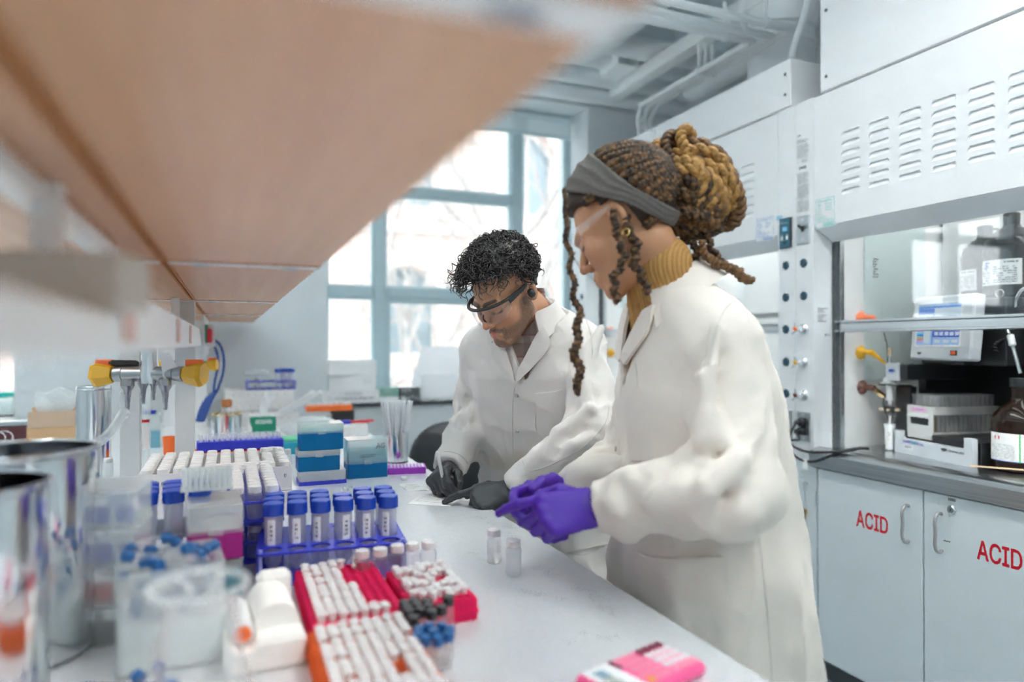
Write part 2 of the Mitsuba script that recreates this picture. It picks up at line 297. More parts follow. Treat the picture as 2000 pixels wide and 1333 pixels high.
for i, (x, yb) in enumerate(gp):
    z = 2.82
    k = thing('gas_pipe', f"{['left', 'middle', 'right'][i]} one of three thin white gas pipes bending down to the far fume hood", 'pipe')
    part(k, 'pipe', tb([(.9, yb, z), (x + .008, yb, z)], .019, 10), 'm_duct', 40)
    part(k, 'run', tb([(x, yb - .008, z), (x, 3.62 - .03 * i, z)], .017, 10), 'm_duct', 40)
    part(k, 'drop', tb([(x, 3.61 - .03 * i, z), (x + .02, 3.68, z - .06), (x + .13, 3.78, z - .40)], .015, 10), 'm_duct', 40)
    for (cx, cy, cz, d) in ((x - .16, yb, z, 0), (x, 3.05, z, 1)):
        part(k, 'clamp', cat(mv(lathe([(.017, -.01), (.026, -.01), (.026, .012), (.017, .012)], 12), Rx(-math.pi / 2) if d else Ry(math.pi / 2), Tr(cx, cy, cz)), bx(cx - .007, cx + .007, cy - .007, cy + .007, cz + .02, cz + .16)), 'm_duct')
def flex(pts, r, label):
    P = spline(pts, 90); rr = r * (1 + .12 * np.sin(np.arange(90) * math.pi * 2 / 3.0)); 
    P = spline(pts, 200); rr = r * (1 + .10 * np.sin(np.arange(200) * 2 * math.pi / 6))
    return one('flexible_conduit', tb(P, rr, 12), 'm_duct', label, 'conduit', True)
flex([onx(1548, 112, 2.36), onx(1556, 80, 2.36), onx(1570, 40, 2.34), onx(1580, -30, 2.32)], .017, 'ribbed white conduit rising from the end of the far fume hood enclosure')
flex([onx(1652, 60, 2.45), onx(1658, 30, 2.45), onx(1664, -30, 2.45)], .019, 'ribbed white conduit standing behind the near fume hood enclosure')
# luminaires hung along the two aisles
def luminaire(x, y0, y1, z, label):
    k = thing('ceiling_light', label, 'light')
    part(k, 'housing', bx(x - .12, x + .12, y0, y1, z + .012, z + .07, .008), 'm_white')
    kk = part(k, 'diffuser', mv(bx(x - .11, x + .11, y0 + .02, y1 - .02, z, z + .012)), 'm_white'); scene[kk]['emitter'] = {'type': 'area', 'radiance': {'type': 'rgb', 'value': [c * (1.0 if x > 0 else .7) for c in LAMP]}}
    kk = part(k, 'uplight', bx(x - .10, x + .10, y0 + .02, y1 - .02, z + .07, z + .074), 'm_white'); scene[kk]['emitter'] = {'type': 'area', 'radiance': {'type': 'rgb', 'value': [LAMP[0] * 2.3, LAMP[1] * 2.6, LAMP[2] * 2.8]}}
    for yy in (y0 + .3, y1 - .3): part(k, 'rod', tb([(x, yy, z + .07), (x, yy, Z1)], .006, 8), 'm_white')
luminaire(1.26, -2.6, 2.0, 2.74, 'long linear light hung over the aisle by the fume hoods')
luminaire(-1.5, -2.6, 3.6, 2.74, 'long linear light hung over the aisle behind the bench shelves')
# ------------------------------------------------------------------ fume hoods
YP = 2.19                                # joint between the two hoods
def textline(parent, name, s, h, M4, m='m_ink', depth=.0006, bold=False):
    return part(parent, name, mv(meshkit.text_mesh(s, h, depth, bold), M4), m)
FACE = frame((0, 0, 0), (0, -1, 0), (0, 0, 1))          # local x -> -Y, y -> Z, z -> -X : reading from the aisle
def onface(x, y, z): return Tr(x, y, z) @ FACE
def scrib(w, h, n, rng, fill=.8, t=None):
    """n lines of small print as thin bars, in local xy from the top left down"""
    out = []; p = h / n; t = t or p * .38
    for i in range(n):
        x = 0
        end = w * (1 if rng.random() < fill else rng.uniform(.4, .9))
        while x < end:
            l = rng.uniform(.03, .10) * w; l = min(l, end - x)
            if l > .004 * w: out.append(bx(x, x + l * .85, -p * i - t, -p * i, 0, .0004))
            x += l
    return cat(*out)
LL, LH, LD = .084, .020, .010
def louver_cut():
    a, b, e = LL / 2, LH / 2, .007
    return hullm(np.array([(sx * (a - e), b, z) for sx in (-1, 1) for z in (.001, -LD)] + [(sx * a, b - e, z) for sx in (-1, 1) for z in (.001, -LD * .75)] + [(sx * a, -b, z) for sx in (-1, 1) for z in (.001, -.0004)]))
def louver():
    a, b, e = LL / 2, LH / 2, .007; t = .0012
    return hullm(np.array([(sx * (a - e), b, -LD - z) for sx in (-1, 1) for z in (0, t)] + [(sx * a, b - e, -LD * .75 - z) for sx in (-1, 1) for z in (0, t)] + [(sx * a, -b, -.0005 - z) for sx in (-1, 1) for z in (0, t)]))
LOUV = mikit.ply(louver(), 'm_hood')
def to_man(m): return manifold3d.Manifold(manifold3d.Mesh(np.asarray(m.vertices, np.float32), np.asarray(m.faces, np.uint32)))
def from_man(m): k = m.to_mesh(); return trimesh.Trimesh(k.vert_properties[:, :3], k.tri_verts, process=False)
def hood(idx, y0, y1, zt, enc, label):
    """y0 < y1: clear width between the posts"""
    k = thing('fume_hood', label, 'fume hood'); X = XH
    # front panel above the sash with its slanted lower lip
    prof = [(X, 1.817), (X, 2.335), (X + .03, 2.34), (X + .03, 1.90), (X + .098, 1.85), (X + .098, 1.763)]
    pan = to_man(mv(ext(prof, y1 - y0), np.array([[1, 0, 0, 0], [0, 0, -1, 0], [0, 1, 0, 0], [0, 0, 0, 1.0]]), Tr(0, y1, 0)))
    spots = [onface(X, y1 - .175 - .122 * c, 2.150 - .0365 * r) for c in range(int((y1 - y0 - .34) / .122) + 1) for r in range(7)]
    pan = pan - manifold3d.Manifold.batch_boolean([to_man(mv(louver_cut(), q)) for q in spots], manifold3d.OpType.Add); part(k, 'front_panel', from_man(pan), 'm_hood')
    part(k, 'enclosure', bx(X, X + .26, enc[0], enc[1], 2.345, zt, .002), 'm_hood')
    for sy in (enc[0] + .03, enc[1] - .03):
        for sz in (2.40, zt - .06): part(k, 'screw', mv(cyl(.006, .003, 10), frame((X, sy, sz), (0, 1, 0), (0, 0, 1)), Tr(-.003, 0, 0)), 'm_dark')
    # liner
    xb = 2.95
    part(k, 'liner', cat(bx(X + .12, xb, y0 - .02, y0, .92, 2.30), bx(X + .12, xb, y1, y1 + .02, .92, 2.30), bx(xb, xb + .02, y0, y1, .92, 2.3), bx(X + .03, xb, y0, y1, 2.28, 2.30)), 'm_hoodin')
    part(k, 'baffle', cat(bx(xb - .06, xb - .05, y0 + .02, y1 - .02, .99, 1.5), bx(xb - .06, xb - .05, y0 + .02, y1 - .02, 1.53, 2.1)), 'm_hoodin')
    part(k, 'side_window', bx(2.44, 2.80, y1 - .006, y1 - .002, 1.20, 1.86), 'm_sidewin'); part(k, 'side_window', bx(2.44, 2.80, y0 + .002, y0 + .006, 1.20, 1.86), 'm_sidewin')
    lamp = part(k, 'lamp', bx(2.45, 2.60, y0 + .25, y1 - .25, 2.262, 2.275), 'm_white'); scene[lamp]['emitter'] = {'type': 'area', 'radiance': {'type': 'rgb', 'value': list(HOODLAMP)}}
    # sash
    xs = X + .125; zs = 1.397
    part(k, 'sash_glass', bx(xs, xs + .0006, y0 + .01, y1 - .01, zs + .03, 1.92), 'm_glass')
    s = part(k, 'sash_bar', mv(ext([(0, 0), (-.035, 0), (-.04, .003), (-.04, .009), (-.022, .012), (-.022, .036), (-.04, .040), (-.04, .047), (0, .050)], y1 - y0 - .02), np.array([[1, 0, 0, 0], [0, 0, -1, 0], [0, 1, 0, 0], [0, 0, 0, 1.0]]), Tr(xs + .01, y1 - .01, zs)), 'm_brushed')
    for yy in (y0, y1):
        d = 1 if yy == y0 else -1
        a, b2 = sorted((yy, yy + d * .012)); part(k, 'sash_track', bx(X + .10, X + .118, a, b2, .93, 1.78), 'm_dark')
        a, b2 = sorted((yy + d * .002, yy + d * .02)); part(k, 'sash_track', bx(X + .118, X + .14, a, b2, .93, 1.78, .001), 'm_brushed')
    # work surface with raised lip and rolled front
    part(k, 'work_surface', bx(X + .05, xb, y0, y1, .905, .928), 'm_brushed')
    part(k, 'front_sill', mv(ext([(0, .868), (.012, .862), (.10, .862), (.10, .928), (.055, .940), (.014, .932), (0, .918)], y1 - y0 + .0), np.array([[1, 0, 0, 0], [0, 0, -1, 0], [0, 1, 0, 0], [0, 0, 0, 1.0]]), Tr(X - .03, y1, 0)), 'm_brushed', 35)
    # louvers
    for q in spots:
        kk = uniq(f'{k}__louver'); scene[kk] = {**LOUV, 'to_world': T4(q)}
    return k
mat('m_sidewin', (.74, .86, .85), .12)
mat('m_hood2', (.83, .86, .88), .28)
H1 = hood(1, .15, 2.092, 2.72, (.05, 2.06), 'white fume hood with two sealed jugs and an instrument inside, nearest the camera')
H2 = hood(2, 2.288, 3.99, 2.545, (2.215, 3.99), 'white fume hood behind the two people, its front towards the window')
# posts with services: one pair between the hoods, one at the far end
def post(y0, y1, label):
    k = thing('service_post', label, 'post'); X = XH
    yb = y0 - .0
    part(k, 'cover', bx(X, X + .10, y0, y1, .868, 2.34, .0015), 'm_hood'); part(k, 'core', bx(X + .10, X + .78, y0 + .004, y1 - .004, .868, 2.34), 'm_hood'); return k
PA = post(2.192, 2.287, 'service post with the blue airflow monitor on it')
PB = post(2.095, 2.190, 'service post with a toggle switch, safety notice and three cross-handle valves')
PC = post(3.992, 4.085, 'service post at the far end of the fume hoods by the window')
def plug(k, y, z, r=.0125):
    b = part(k, 'hole_plug', mv(lathe([(0, 0), (.0175, 0), (.0175, .003), (.0135, .006), (.012, .006), (.0105, .0035), (.006, .0035), (.005, .005), (0, .005)], 24), onface(XH, y, z)), 'm_plug', 25)
mat('m_plug', (.012, .05, .075), .3)
ypa, ypb, ypc = 2.243, 2.146, 4.045
zof = lambda v, y: CAM[2] + onx(1000, v, 1)[2] * 0  # unused
def zpx(u, v): return onx(u, v, XH)[2]
zs_ = [zpx(1570, 514), zpx(1570, 578), zpx(1560, 643), zpx(1560, 708), zpx(1560, 771)]
for z in zs_: plug(PA, ypa, z)
for z in zs_[:2]: plug(PB, ypb, z)
def valve(y, z, col, label):
    k = thing('gas_valve', label, 'valve'); F = onface(XH, y, z)
    part(k, 'flange', mv(lathe([(0, 0), (.021, 0), (.021, .004), (.016, .010), (.012, .012), (.012, .026), (.009, .028), (.0, .028)], 24), F), 'm_chrome', 30)
    h = part(k, 'handle', mv(cat(lathe([(0, .028), (.008, .028), (.009, .046), (0, .046)], 16), *[mv(hullm(trimesh.creation.icosphere(1, .0045).vertices + [0, 0, .040], trimesh.creation.icosphere(1, .0062).vertices * [1, 1, .7] + [.027, 0, .044]), Rz(a)) for a in (math.pi / 2 + .2, math.pi * 7 / 6 + .2, -math.pi / 6 + .2)]), F), 'm_chrome', 40)
    part(h, 'button', mv(lathe([(0, .046), (.0075, .046), (.0075, .051), (.003, .0515), (.003, .050), (0, .050)], 16), F), col, 30)
valve(ypb, zs_[2], 'm_orange', 'cross-handle gas valve with an orange button, topmost of three')
valve(ypb, zs_[3], 'm_yellow', 'cross-handle gas valve with a yellow button, middle of three')
valve(ypb, zs_[4], 'm_brown', 'cross-handle gas valve with a dark brown button, lowest of three')
plug(PC, ypc, zpx(1133, 580)); plug(PC, ypc, zpx(1133, 640))
part(PC, 'toggle_switch', mv(cat(bx(-.02, .02, -.055, .055, 0, .003, .001)), onface(XH, ypc, zpx(1140, 455))), 'm_steel'); part(PC, 'toggle', mv(bx(-.006, .006, -.004, .012, .003, .016, .002), onface(XH, ypc, zpx(1140, 455))), 'm_black')
# toggle switch plate and airflow monitor
k = part(PB, 'switch_plate', mv(cat(hullm(np.array([(sx * a, sy * b, z) for sx in (-1, 1) for sy in (-1, 1) for a, b, z in ((.0345, .0595, 0), (.0345, .0595, .002), (.031, .056, .006))]))), onface(XH, ypb, zpx(1571, 449))), 'm_steel')
part(k, 'toggle', mv(cat(bx(-.007, .007, -.012, .012, .006, .008), hullm(trimesh.creation.icosphere(1, .005).vertices + [0, 0, .008], trimesh.creation.icosphere(1, .0065).vertices + [0, .010, .026])), onface(XH, ypb, zpx(1571, 447))), 'm_black')
for s in (-1, 1): part(k, 'screw', mv(cyl(.004, .002, 12), onface(XH - .006, ypb, zpx(1571, 449) + s * .040)), 'm_white')
zmon = zpx(1535, 456)
k = thing('airflow_monitor', 'dark blue airflow monitor panel with a small lit display on the post', 'monitor'); F = onface(XH, ypa - .003, zmon)
part(k, 'case', mv(bx(-.032, .032, -.063, .063, 0, .008, .001), F), 'm_black'); part(k, 'face', mv(bx(-.030, .026, -.060, .061, .008, .0086), F), 'm_panel')
part(k, 'display', mv(bx(-.014, .012, .008, .026, .0086, .0094), F), 'm_lcd'); mat('m_lcd', (.25, .55, .80), .3)
for x in (-.016, .012): part(k, 'button', mv(bx(x - .006, x + .006, -.030, -.012, .0086, .0106, .0006), F), 'm_white')
part(k, 'plug', mv(bx(-.008, .005, -.046, -.036, .0086, .0106), F), 'm_black'); part(k, 'lettering', mv(cat(mv(scrib(.045, .006, 1, random.Random(2)), Tr(-.024, .044, .0086)), mv(scrib(.012, .004, 1, random.Random(3)), Tr(-.024, .054, .0086)), mv(scrib(.010, .003, 1, random.Random(4)), Tr(-.02, -.006, .0086)), mv(scrib(.010, .003, 1, random.Random(5)), Tr(.008, -.006, .0086))), F), 'm_white')
one('tape_strip', mv(bx(-.02, .012, -.009, .009, 0, .0006), onface(XH - .0005, 2.275, zpx(1527, 425)), ), 'm_bluetape', 'short pale blue strip of tape above the airflow monitor', 'tape'); mat('m_bluetape', (.30, .55, .68), .5)
# safety notice
rng = random.Random(7)
k = thing('safety_notice', 'tall white label of small print on the post above the toggle switch', 'label'); zt_, zb_ = zpx(1570, 256), zpx(1570, 417); F = onface(XH - .0004, 2.186, zt_); w = .072
part(k, 'sheet', mv(bx(0, w, zb_ - zt_, 0, 0, .0004), F), 'm_hood')
H_ = zt_ - zb_; P = .006
part(k, 'print', mv(cat(mv(scrib(w - .012, H_ * .06, 4, rng, .3), Tr(P, -H_ * .085, .0004)), mv(scrib(w - .012, H_ * .17, 12, rng, .7), Tr(P, -H_ * .16, .0004)), mv(scrib(w * .35, H_ * .04, 4, rng), Tr(w * .5, -H_ * .345, .0004)),
    mv(scrib(w - .012, H_ * .13, 9, rng, .8), Tr(P, -H_ * .505, .0004)), mv(scrib(w - .010, H_ * .17, 13, rng, .8), Tr(P, -H_ * .65, .0004)), mv(scrib(w - .010, H_ * .15, 12, rng, .8), Tr(P, -H_ * .835, .0004))), F), 'm_print')
mat('m_print', (.16, .19, .20), .7)
textline(k, 'lettering', 'mott', .013, F @ Tr(.017, -H_ * .455, .0004), 'm_ink', bold=True); textline(k, 'lettering', 'mott', .007, F @ Tr(.007, -H_ * .05, .0004), 'm_ink', bold=True)
part(k, 'emblem', mv(cyl(.004, .0004, 12), F, Tr(0, -.014, -H_ * .365)), 'm_ink'); part(k, 'emblem', mv(cyl(.005, .0004, 12), F, Tr(0, -.034, -H_ * .36)), 'm_print')
# certificates
def cert(y, z, w, h, m, label, seed):
    rng = random.Random(seed); k = thing('inspection_card', label, 'card'); F = onface(XH - .0004, y, z)
    part(k, 'sheet', mv(bx(0, w, -h, 0, 0, .0004), F), 'm_hood')
    b = .0016; part(k, 'border', mv(cat(bx(.003, w - .003, -.003 - b, -.003, .0004, .0007), bx(.003, w - .003, -h + .003, -h + .003 + b, .0004, .0007), bx(.003, .003 + b, -h + .003, -.003, .0004, .0007), bx(w - .003 - b, w - .003, -h + .003, -.003, .0004, .0007)), F), m)
    part(k, 'print', mv(cat(mv(scrib(w * .75, .006, 1, rng, 1, .003), Tr(w * .12, -.012, .0004)), mv(scrib(w * .28, h * .4, 5, rng, .4, .002), Tr(.010, -h * .22, .0004)), mv(scrib(w * .32, h * .3, 4, rng, .4, .002), Tr(w * .52, -h * .2, .0004)), mv(scrib(w * .84, h * .25, 4, rng, .5, .002), Tr(.010, -h * .62, .0004)), mv(scrib(w * .5, h * .12, 3, rng, .9, .0025), Tr(w * .42, -h * .86, .0004))), F), m)
mat('m_teal', (.06, .45, .40), .6); mat('m_certblue', (.12, .25, .55), .6)
p = onx(1593, 390, XH); cert(p[1], p[2], .098, .118, 'm_teal', 'inspection card with a teal border on the near fume hood', 1)
p = onx(1477, 428, XH); cert(p[1], p[2], .110, .105, 'm_certblue', 'inspection card printed in blue on the far fume hood behind the woman', 2)
p = onx(1448, 494, XH + .09); one('green_tape', mv(bx(0, .155, -.0, .020, 0, .0006), onface(XH + .085, p[1], p[2])), 'm_greentape', 'green strip of tape with handwriting on the lower lip of the far fume hood', 'tape'); mat('m_greentape', (.05, .42, .18), .5)
k = 'green_tape'; 
# small notes
k = thing('small_note', 'small handwritten white label on the post side beside the valves', 'note'); p = ony(1597, 601, 2.094); q = ony(1621, 633, 2.094)
F = frame((p[0], 2.0945, p[2]), (1, 0, 0), (0, 0, 1)); w_, h_ = q[0] - p[0], p[2] - q[2]
part(k, 'sheet', mv(bx(0, w_, -h_, 0, 0, .0004), F), 'm_hood'); part(k, 'print', mv(cat(mv(scrib(w_ * .9, h_ * .3, 3, random.Random(4), .5), Tr(.001, -.003, .0004)), mv(scrib(w_ * .7, h_ * .5, 4, random.Random(9), .5), Tr(.002, -h_ * .45, .0004))), F), 'm_ink')
p = ony(1610, 655, 2.094); textline('service_post_001', 'lettering', '18" →', .008, frame((p[0], 2.0945, p[2] - .004), (1, 0, 0), (0, 0, 1)))
# outlets with plugs and cords
zo = zpx(1568, 833)
def outlet(y, label):
    k = thing('power_outlet', label, 'outlet'); F = onface(XH, y, zo)
    part(k, 'plate', mv(hullm(np.array([(sx * a, sy * b, z) for sx in (-1, 1) for sy in (-1, 1) for a, b, z in ((.0345, .060, 0), (.0345, .060, .002), (.031, .0565, .005))])), F), 'm_steel')
    part(k, 'receptacle', mv(bx(-.017, .017, -.035, .035, .005, .0075, .001), F), 'm_black')
    for s in (-1, 1): part(k, 'screw', mv(cyl(.0035, .0015, 10), onface(XH - .005, y, zo + s * .048)), 'm_white')
    return k
outlet(ypa, 'black outlet in a steel plate beside the woman, nothing plugged in'); outlet(ypb, 'black outlet in a steel plate with two black plugs in it')
for i, s in enumerate((1, -1)):
    k = thing('extension_lead', f'black power cord plugged into the {"upper" if s > 0 else "lower"} socket, looping to the hood', 'cord'); z = zo + s * .018
    part(k, 'plug', mv(cat(cyl(.016, .022, 14, c=.003), mv(cyl(.011, .02, 12, c=.003, r2=.008), Tr(0, 0, .022))), onface(XH - .0075, ypb, z)), 'm_cord', 30)
    a = np.array([XH - .05, ypb, z])
    pts = [a, onx(1548 + 6 * i, 838 + 22 * (1 - s) / 2, XH - .075), onx(1540, 862, XH - .08)] + ([onx(1560, 878, XH - .06), onx(1600, 884, XH - .04), onx(1650, 882, XH - .01), (XH + .06, 1.93, .955)] if i == 0 else [onx(1546, 885, XH - .06), onx(1572, 901, XH - .04), onx(1605, 897, XH - .036), onx(1640, 884, XH - .012), (XH + .07, 1.90, .955)])
    part(k, 'cable', tb(spline(pts, 50), .0048, 8), 'm_cord', True)
    if i:
        p = onx(1573, 901, XH - .04); part(k, 'tag', mv(bx(-.012, .012, -.03, .008, -.0004, .0004), onface(p[0] - .004, p[1], p[2])), 'm_paper')
# ------------------------------------------------------------------ base cabinets
def cabinet(y0, y1, label):
    k = thing('base_cabinet', label, 'cabinet'); part(k, 'body', bx(XH + .012, 2.95, y0, y1, .10, .862), 'm_cab'); part(k, 'plinth', bx(XH + .07, 2.95, y0, y1, 0, .10), 'm_dark'); return k
mat('m_cab', (.74, .81, .84), .32)
C1 = cabinet(.15, 2.075, 'white steel acid cabinet under the near fume hood')
C2 = cabinet(2.30, 4.07, 'white steel base cabinet under the far fume hood'); C3 = thing('filler_panel', 'narrow white filler panel with a key hanging on it between the cabinets', 'panel')
part(C3, 'panel', bx(XH + .0, XH + .08, 2.083, 2.29, .10, .866, .001), 'm_cab'); part(C3, 'plinth', bx(XH + .07, XH + .3, 2.06, 2.31, 0, .10), 'm_dark')
yd = onx(1805, 1100, XH)[1]
def door(par, y0, y1, handle_y, hinge_y):
    d = part(par, 'door', bx(XH - .008, XH + .012, y0, y1, .115, .858, .002), 'm_cab')
    for z in (.26, .74): part(d, 'hinge', mv(cyl(.0055, .062, 10), Tr(XH - .010, hinge_y, z - .03)), 'm_steel', 30)
    if handle_y is not None:
        part(d, 'handle', tb(spline([(XH - .008, handle_y, .795), (XH - .030, handle_y, .795), (XH - .038, handle_y, .783), (XH - .038, handle_y, .735), (XH - .038, handle_y, .687), (XH - .030, handle_y, .675), (XH - .008, handle_y, .675)], 30), .0052, 10), 'm_handle', True)
    return d
mat('m_handle', (.42, .42, .42), .35, .6)
hy = onx(1763, 1010, XH - .035)[1]; hy2 = onx(1827, 1028, XH - .035)[1]
D1 = door(C1, yd + .003, 2.068, hy, 2.070); D2 = door(C1, .16, yd - .003, hy2, .155); door(C2, 2.31, 3.18, 3.10, 2.305); door(C2, 3.186, 4.06, 3.26, 4.066)
for d, (u, v) in ((D1, (1671, 1026)), (D2, (1906, 1090))):
    p = onx(u, v, XH - .0085); hgt = .048
    m = meshkit.text_mesh('ACID', hgt, .0006, True); m.apply_scale([.80, 1.18, 1])
    part(d, 'lettering', mv(m, onface(XH - .008, p[1], p[2])), 'm_red', label='red ACID lettering')
p = onx(1862, 995, XH); part(D2, 'lock', mv(cat(lathe([(0, 0), (.014, 0), (.014, .006), (.011, .009), (0, .009)], 20)), onface(XH - .008, p[1], p[2])), 'm_steel', 25)
part(D2, 'lock_slot', mv(bx(-.0014, .0014, -.006, .002, .009, .0096), onface(XH - .008, p[1], p[2])), 'm_black')
p = onx(1854, 972, XH); part(D2, 'lettering', mv(scrib(.026, .010, 2, random.Random(5), 1, .003), onface(XH - .008, p[1], p[2])), 'm_ink')
p = onx(1845, 1054, XH); part(D2, 'sticker', mv(scrib(.024, .004, 1, random.Random(6), 1, .003), onface(XH - .008, p[1], p[2])), 'm_ink')
# hinge strip, hooks and key on the filler panel
part(C3, 'hinge_strip', cat(*[mv(cyl(.004, .010, 8), Tr(XH - .003, 2.278, z)) for z in np.arange(.46, .85, .016)]), 'm_dark')
k = thing('hanging_key', 'brass key hanging from steel hooks between the cabinets', 'key'); y = onx(1576, 1000, XH)[1]; z0 = zpx(1576, 942)
part(k, 'knob', mv(cyl(.006, .012, 12, c=.002), onface(XH, y, z0)), 'm_steel', 30)
ring = lambda zc, r, t: tb([(XH - .012, y + r * math.cos(a), zc + r * math.sin(a)) for a in np.linspace(0, 2 * math.pi, 16)], t, 6, False)
part(k, 'hook', cat(ring(z0 - .008, .007, .0014), ring(z0 - .024, .007, .0014), tb([(XH - .012, y, z0 - .031), (XH - .012, y - .001, z0 - .076)], .0014, 6), ring(z0 - .083, .007, .0014), ring(z0 - .098, .008, .0014)), 'm_steel', True)
part(k, 'key', mv(ext([(-.009, 0), (.009, 0), (.011, -.012), (.006, -.019), (.0035, -.022), (.0035, -.044), (0, -.049), (-.003, -.046), (-.0035, -.040), (-.0015, -.036), (-.0035, -.030), (-.0035, -.022), (-.010, -.014)], .002, [circ(0, -.005, .003, 8)]), onface(XH - .011, y, z0 - .106)), 'm_brass', label='brass key')
# ------------------------------------------------------------------ lab bench with shelf
XC = -.0895; XS = .142; ZS = 1.477
k = LB = thing('lab_bench', 'long double lab bench with a pale grey worktop under the shelf', 'bench')
part(k, 'worktop', bx(-.83, XB, -.9, YW - .03, ZB - .032, ZB, .006), 'm_bench')
part(k, 'cabinet', bx(-.80, XB - .03, -.9, YW - .03, .10, ZB - .032), 'm_cab'); part(k, 'plinth', bx(-.74, XB - .09, -.9, YW - .03, 0, .10), 'm_dark')
for i in range(9): 
    y = -.85 + .56 * i
    if y > 3.9: break
    d = part(k, 'door', bx(XB - .03, XB - .012, y, y + .55, .115, .86, .002), 'm_cab'); part(d, 'handle', tb([(XB - .012, y + .45, .80), (XB + .015, y + .45, .80), (XB + .015, y + .45, .70), (XB - .012, y + .45, .70)], .005, 8), 'm_steel', 40)
SEAM = [.235, 1.18, 2.20, 3.21, 4.26]
def shelf(side, label):
    k = thing('reagent_shelf', label, 'shelf'); x0, x1 = (XC + .006, XS) if side > 0 else (2 * XC - XS, XC - .006)
    ys = [-.75] + SEAM
    for a, b in zip(ys[:-1], ys[1:]):
        bd = part(k, 'board', bx(x0, x1, a + .016, b - .022, ZS, ZS + .025, .0015), 'm_wood')
        part(bd, 'edging', cat(bx(x0, x1, b - .022, b - .016, ZS - .001, ZS + .025), bx(x0 - .004, x0, a + .016, b - .016, ZS - .001, ZS + .025) if side > 0 else bx(x1, x1 + .004, a + .016, b - .016, ZS - .001, ZS + .025)), 'm_edge')
    for b in SEAM[:-1]:
        br = part(k, 'bracket', cat(bx(x0, x1, b - .014, b + .014, ZS - .003, ZS + .03, .001)), 'm_white')
        for x in (x0 + .045, x1 - .045): part(br, 'screw', mv(cat(cyl(.007, .003, 10), bx(-.012, .012, -.004, .004, 0, .002)), Tr(x, b, ZS - .006)), 'm_steel')
    return k
shelf(1, 'long reagent shelf of orange wood laminate over the near side of the bench')
shelf(-1, 'matching reagent shelf over the far side of the bench, across the gap')
# uprights and raceway under the shelf
for u, D, lab in ((362, 2.0, 'grey upright post holding the shelf, behind the opened vial trays'), (256, 2.0, 'grey upright post beside the steel flask')):
    p = atd(u, 900, D); k = thing('shelf_upright', lab, 'post')
    part(k, 'post', bx(p[0] - .026, p[0] + .026, p[1] - .02, p[1] + .02, ZB, ZS if u > 300 else 1.344, .002), 'm_post')
    part(k, 'foot', bx(p[0] - .032, p[0] + .032, p[1] - .03, p[1] + .03, ZB, ZB + .006, .001), 'm_post')
one('raceway_extension', bx(-.19, -.10, 2.23, 3.55, 1.343, 1.396, .003), 'm_white', 'second white raceway piece beyond the upright, carrying the far gas tap', 'raceway')
k = RW = thing('service_raceway', 'white service raceway with outlets running under the reagent shelf', 'raceway')
part(k, 'channel', cat(bx(-.19, -.072, .60, 2.17, 1.343, 1.396, .003), bx(-.19, -.072, .25, .60, 1.343, 1.372, .003)), 'm_white')
for y in (.62, 1.22, 1.62): part(k, 'outlet', cat(bx(-.0722, -.0700, y - .035, y + .035, 1.352, 1.390, .0008)), 'm_salmon')
mat('m_salmon', (.72, .50, .45), .5); mat('m_beige', (.56, .53, .48), .6)
for y in (.64, 1.18, 2.1): part(k, 'hanger', bx(-.14, -.12, y - .012, y + .012, 1.396, ZS, .001), 'm_white')
one('junction_box', mv(rb(.085, .05, .040, .004), Tr(-.100, .565, 1.3925) @ Rz(-.3)), 'm_beige', 'beige metal junction box sitting on the raceway close to the camera', 'box')
k = thing('shelf_batten', 'slim white lamp batten under the far shelf beside the raceway', 'lamp'); part(k, 'tube', bx(-.160, -.128, .30, 1.02, ZS - .016, ZS - .0005, .004), 'm_gloss')
# white end cabinet at the wall below the shelf end
k = thing('wall_panel', 'white panel standing at the wall where the shelf ends', 'panel')
p0, p1 = ony(381, 640, 3.9), ony(436, 640, 3.9)
part(k, 'panel', bx(-.30, -.095, 3.95, 3.97, ZB, ZS - .001, .002), 'm_hood'); part(k, 'stile', bx(-.098, -.088, 3.2, 3.97, 1.30, ZS - .001, .001), 'm_hood')
# ------------------------------------------------------------------ modelling bodies and cloth as distance fields
def nrm(v): v = np.asarray(v, float); return v / np.linalg.norm(v)
def cap(P, a, b, ra, rb):
    a, b = np.asarray(a, np.float32), np.asarray(b, np.float32); ab = b - a; pa = P - a
    t = np.clip(pa @ ab / (ab @ ab), 0, 1); return np.linalg.norm(pa - t[:, None] * ab, axis=1) - (ra + t * (rb - ra))
def ell(P, c, r, R=None):
    q = P - np.asarray(c, np.float32)
    if R is not None: q = q @ np.asarray(R, np.float32)
    r = np.asarray(r, np.float32); k0 = np.linalg.norm(q / r, axis=1); k1 = np.linalg.norm(q / (r * r), axis=1) + 1e-9
    return k0 * (k0 - 1) / k1
def smin(a, b, k):
    h = np.clip(.5 + .5 * (b - a) / k, 0, 1); return b + (a - b) * h - k * h * (1 - h)
def smax(a, b, k): return -smin(-a, -b, k)
def axis_grid(segs):
    """[(lo, hi, step), ...] -> coordinates"""
    out = [segs[0][0]]
    for lo, hi, st in segs:
        n = max(1, int(round((hi - lo) / st))); out += list(np.linspace(lo, hi, n + 1)[1:])
    return np.array(out, np.float32)
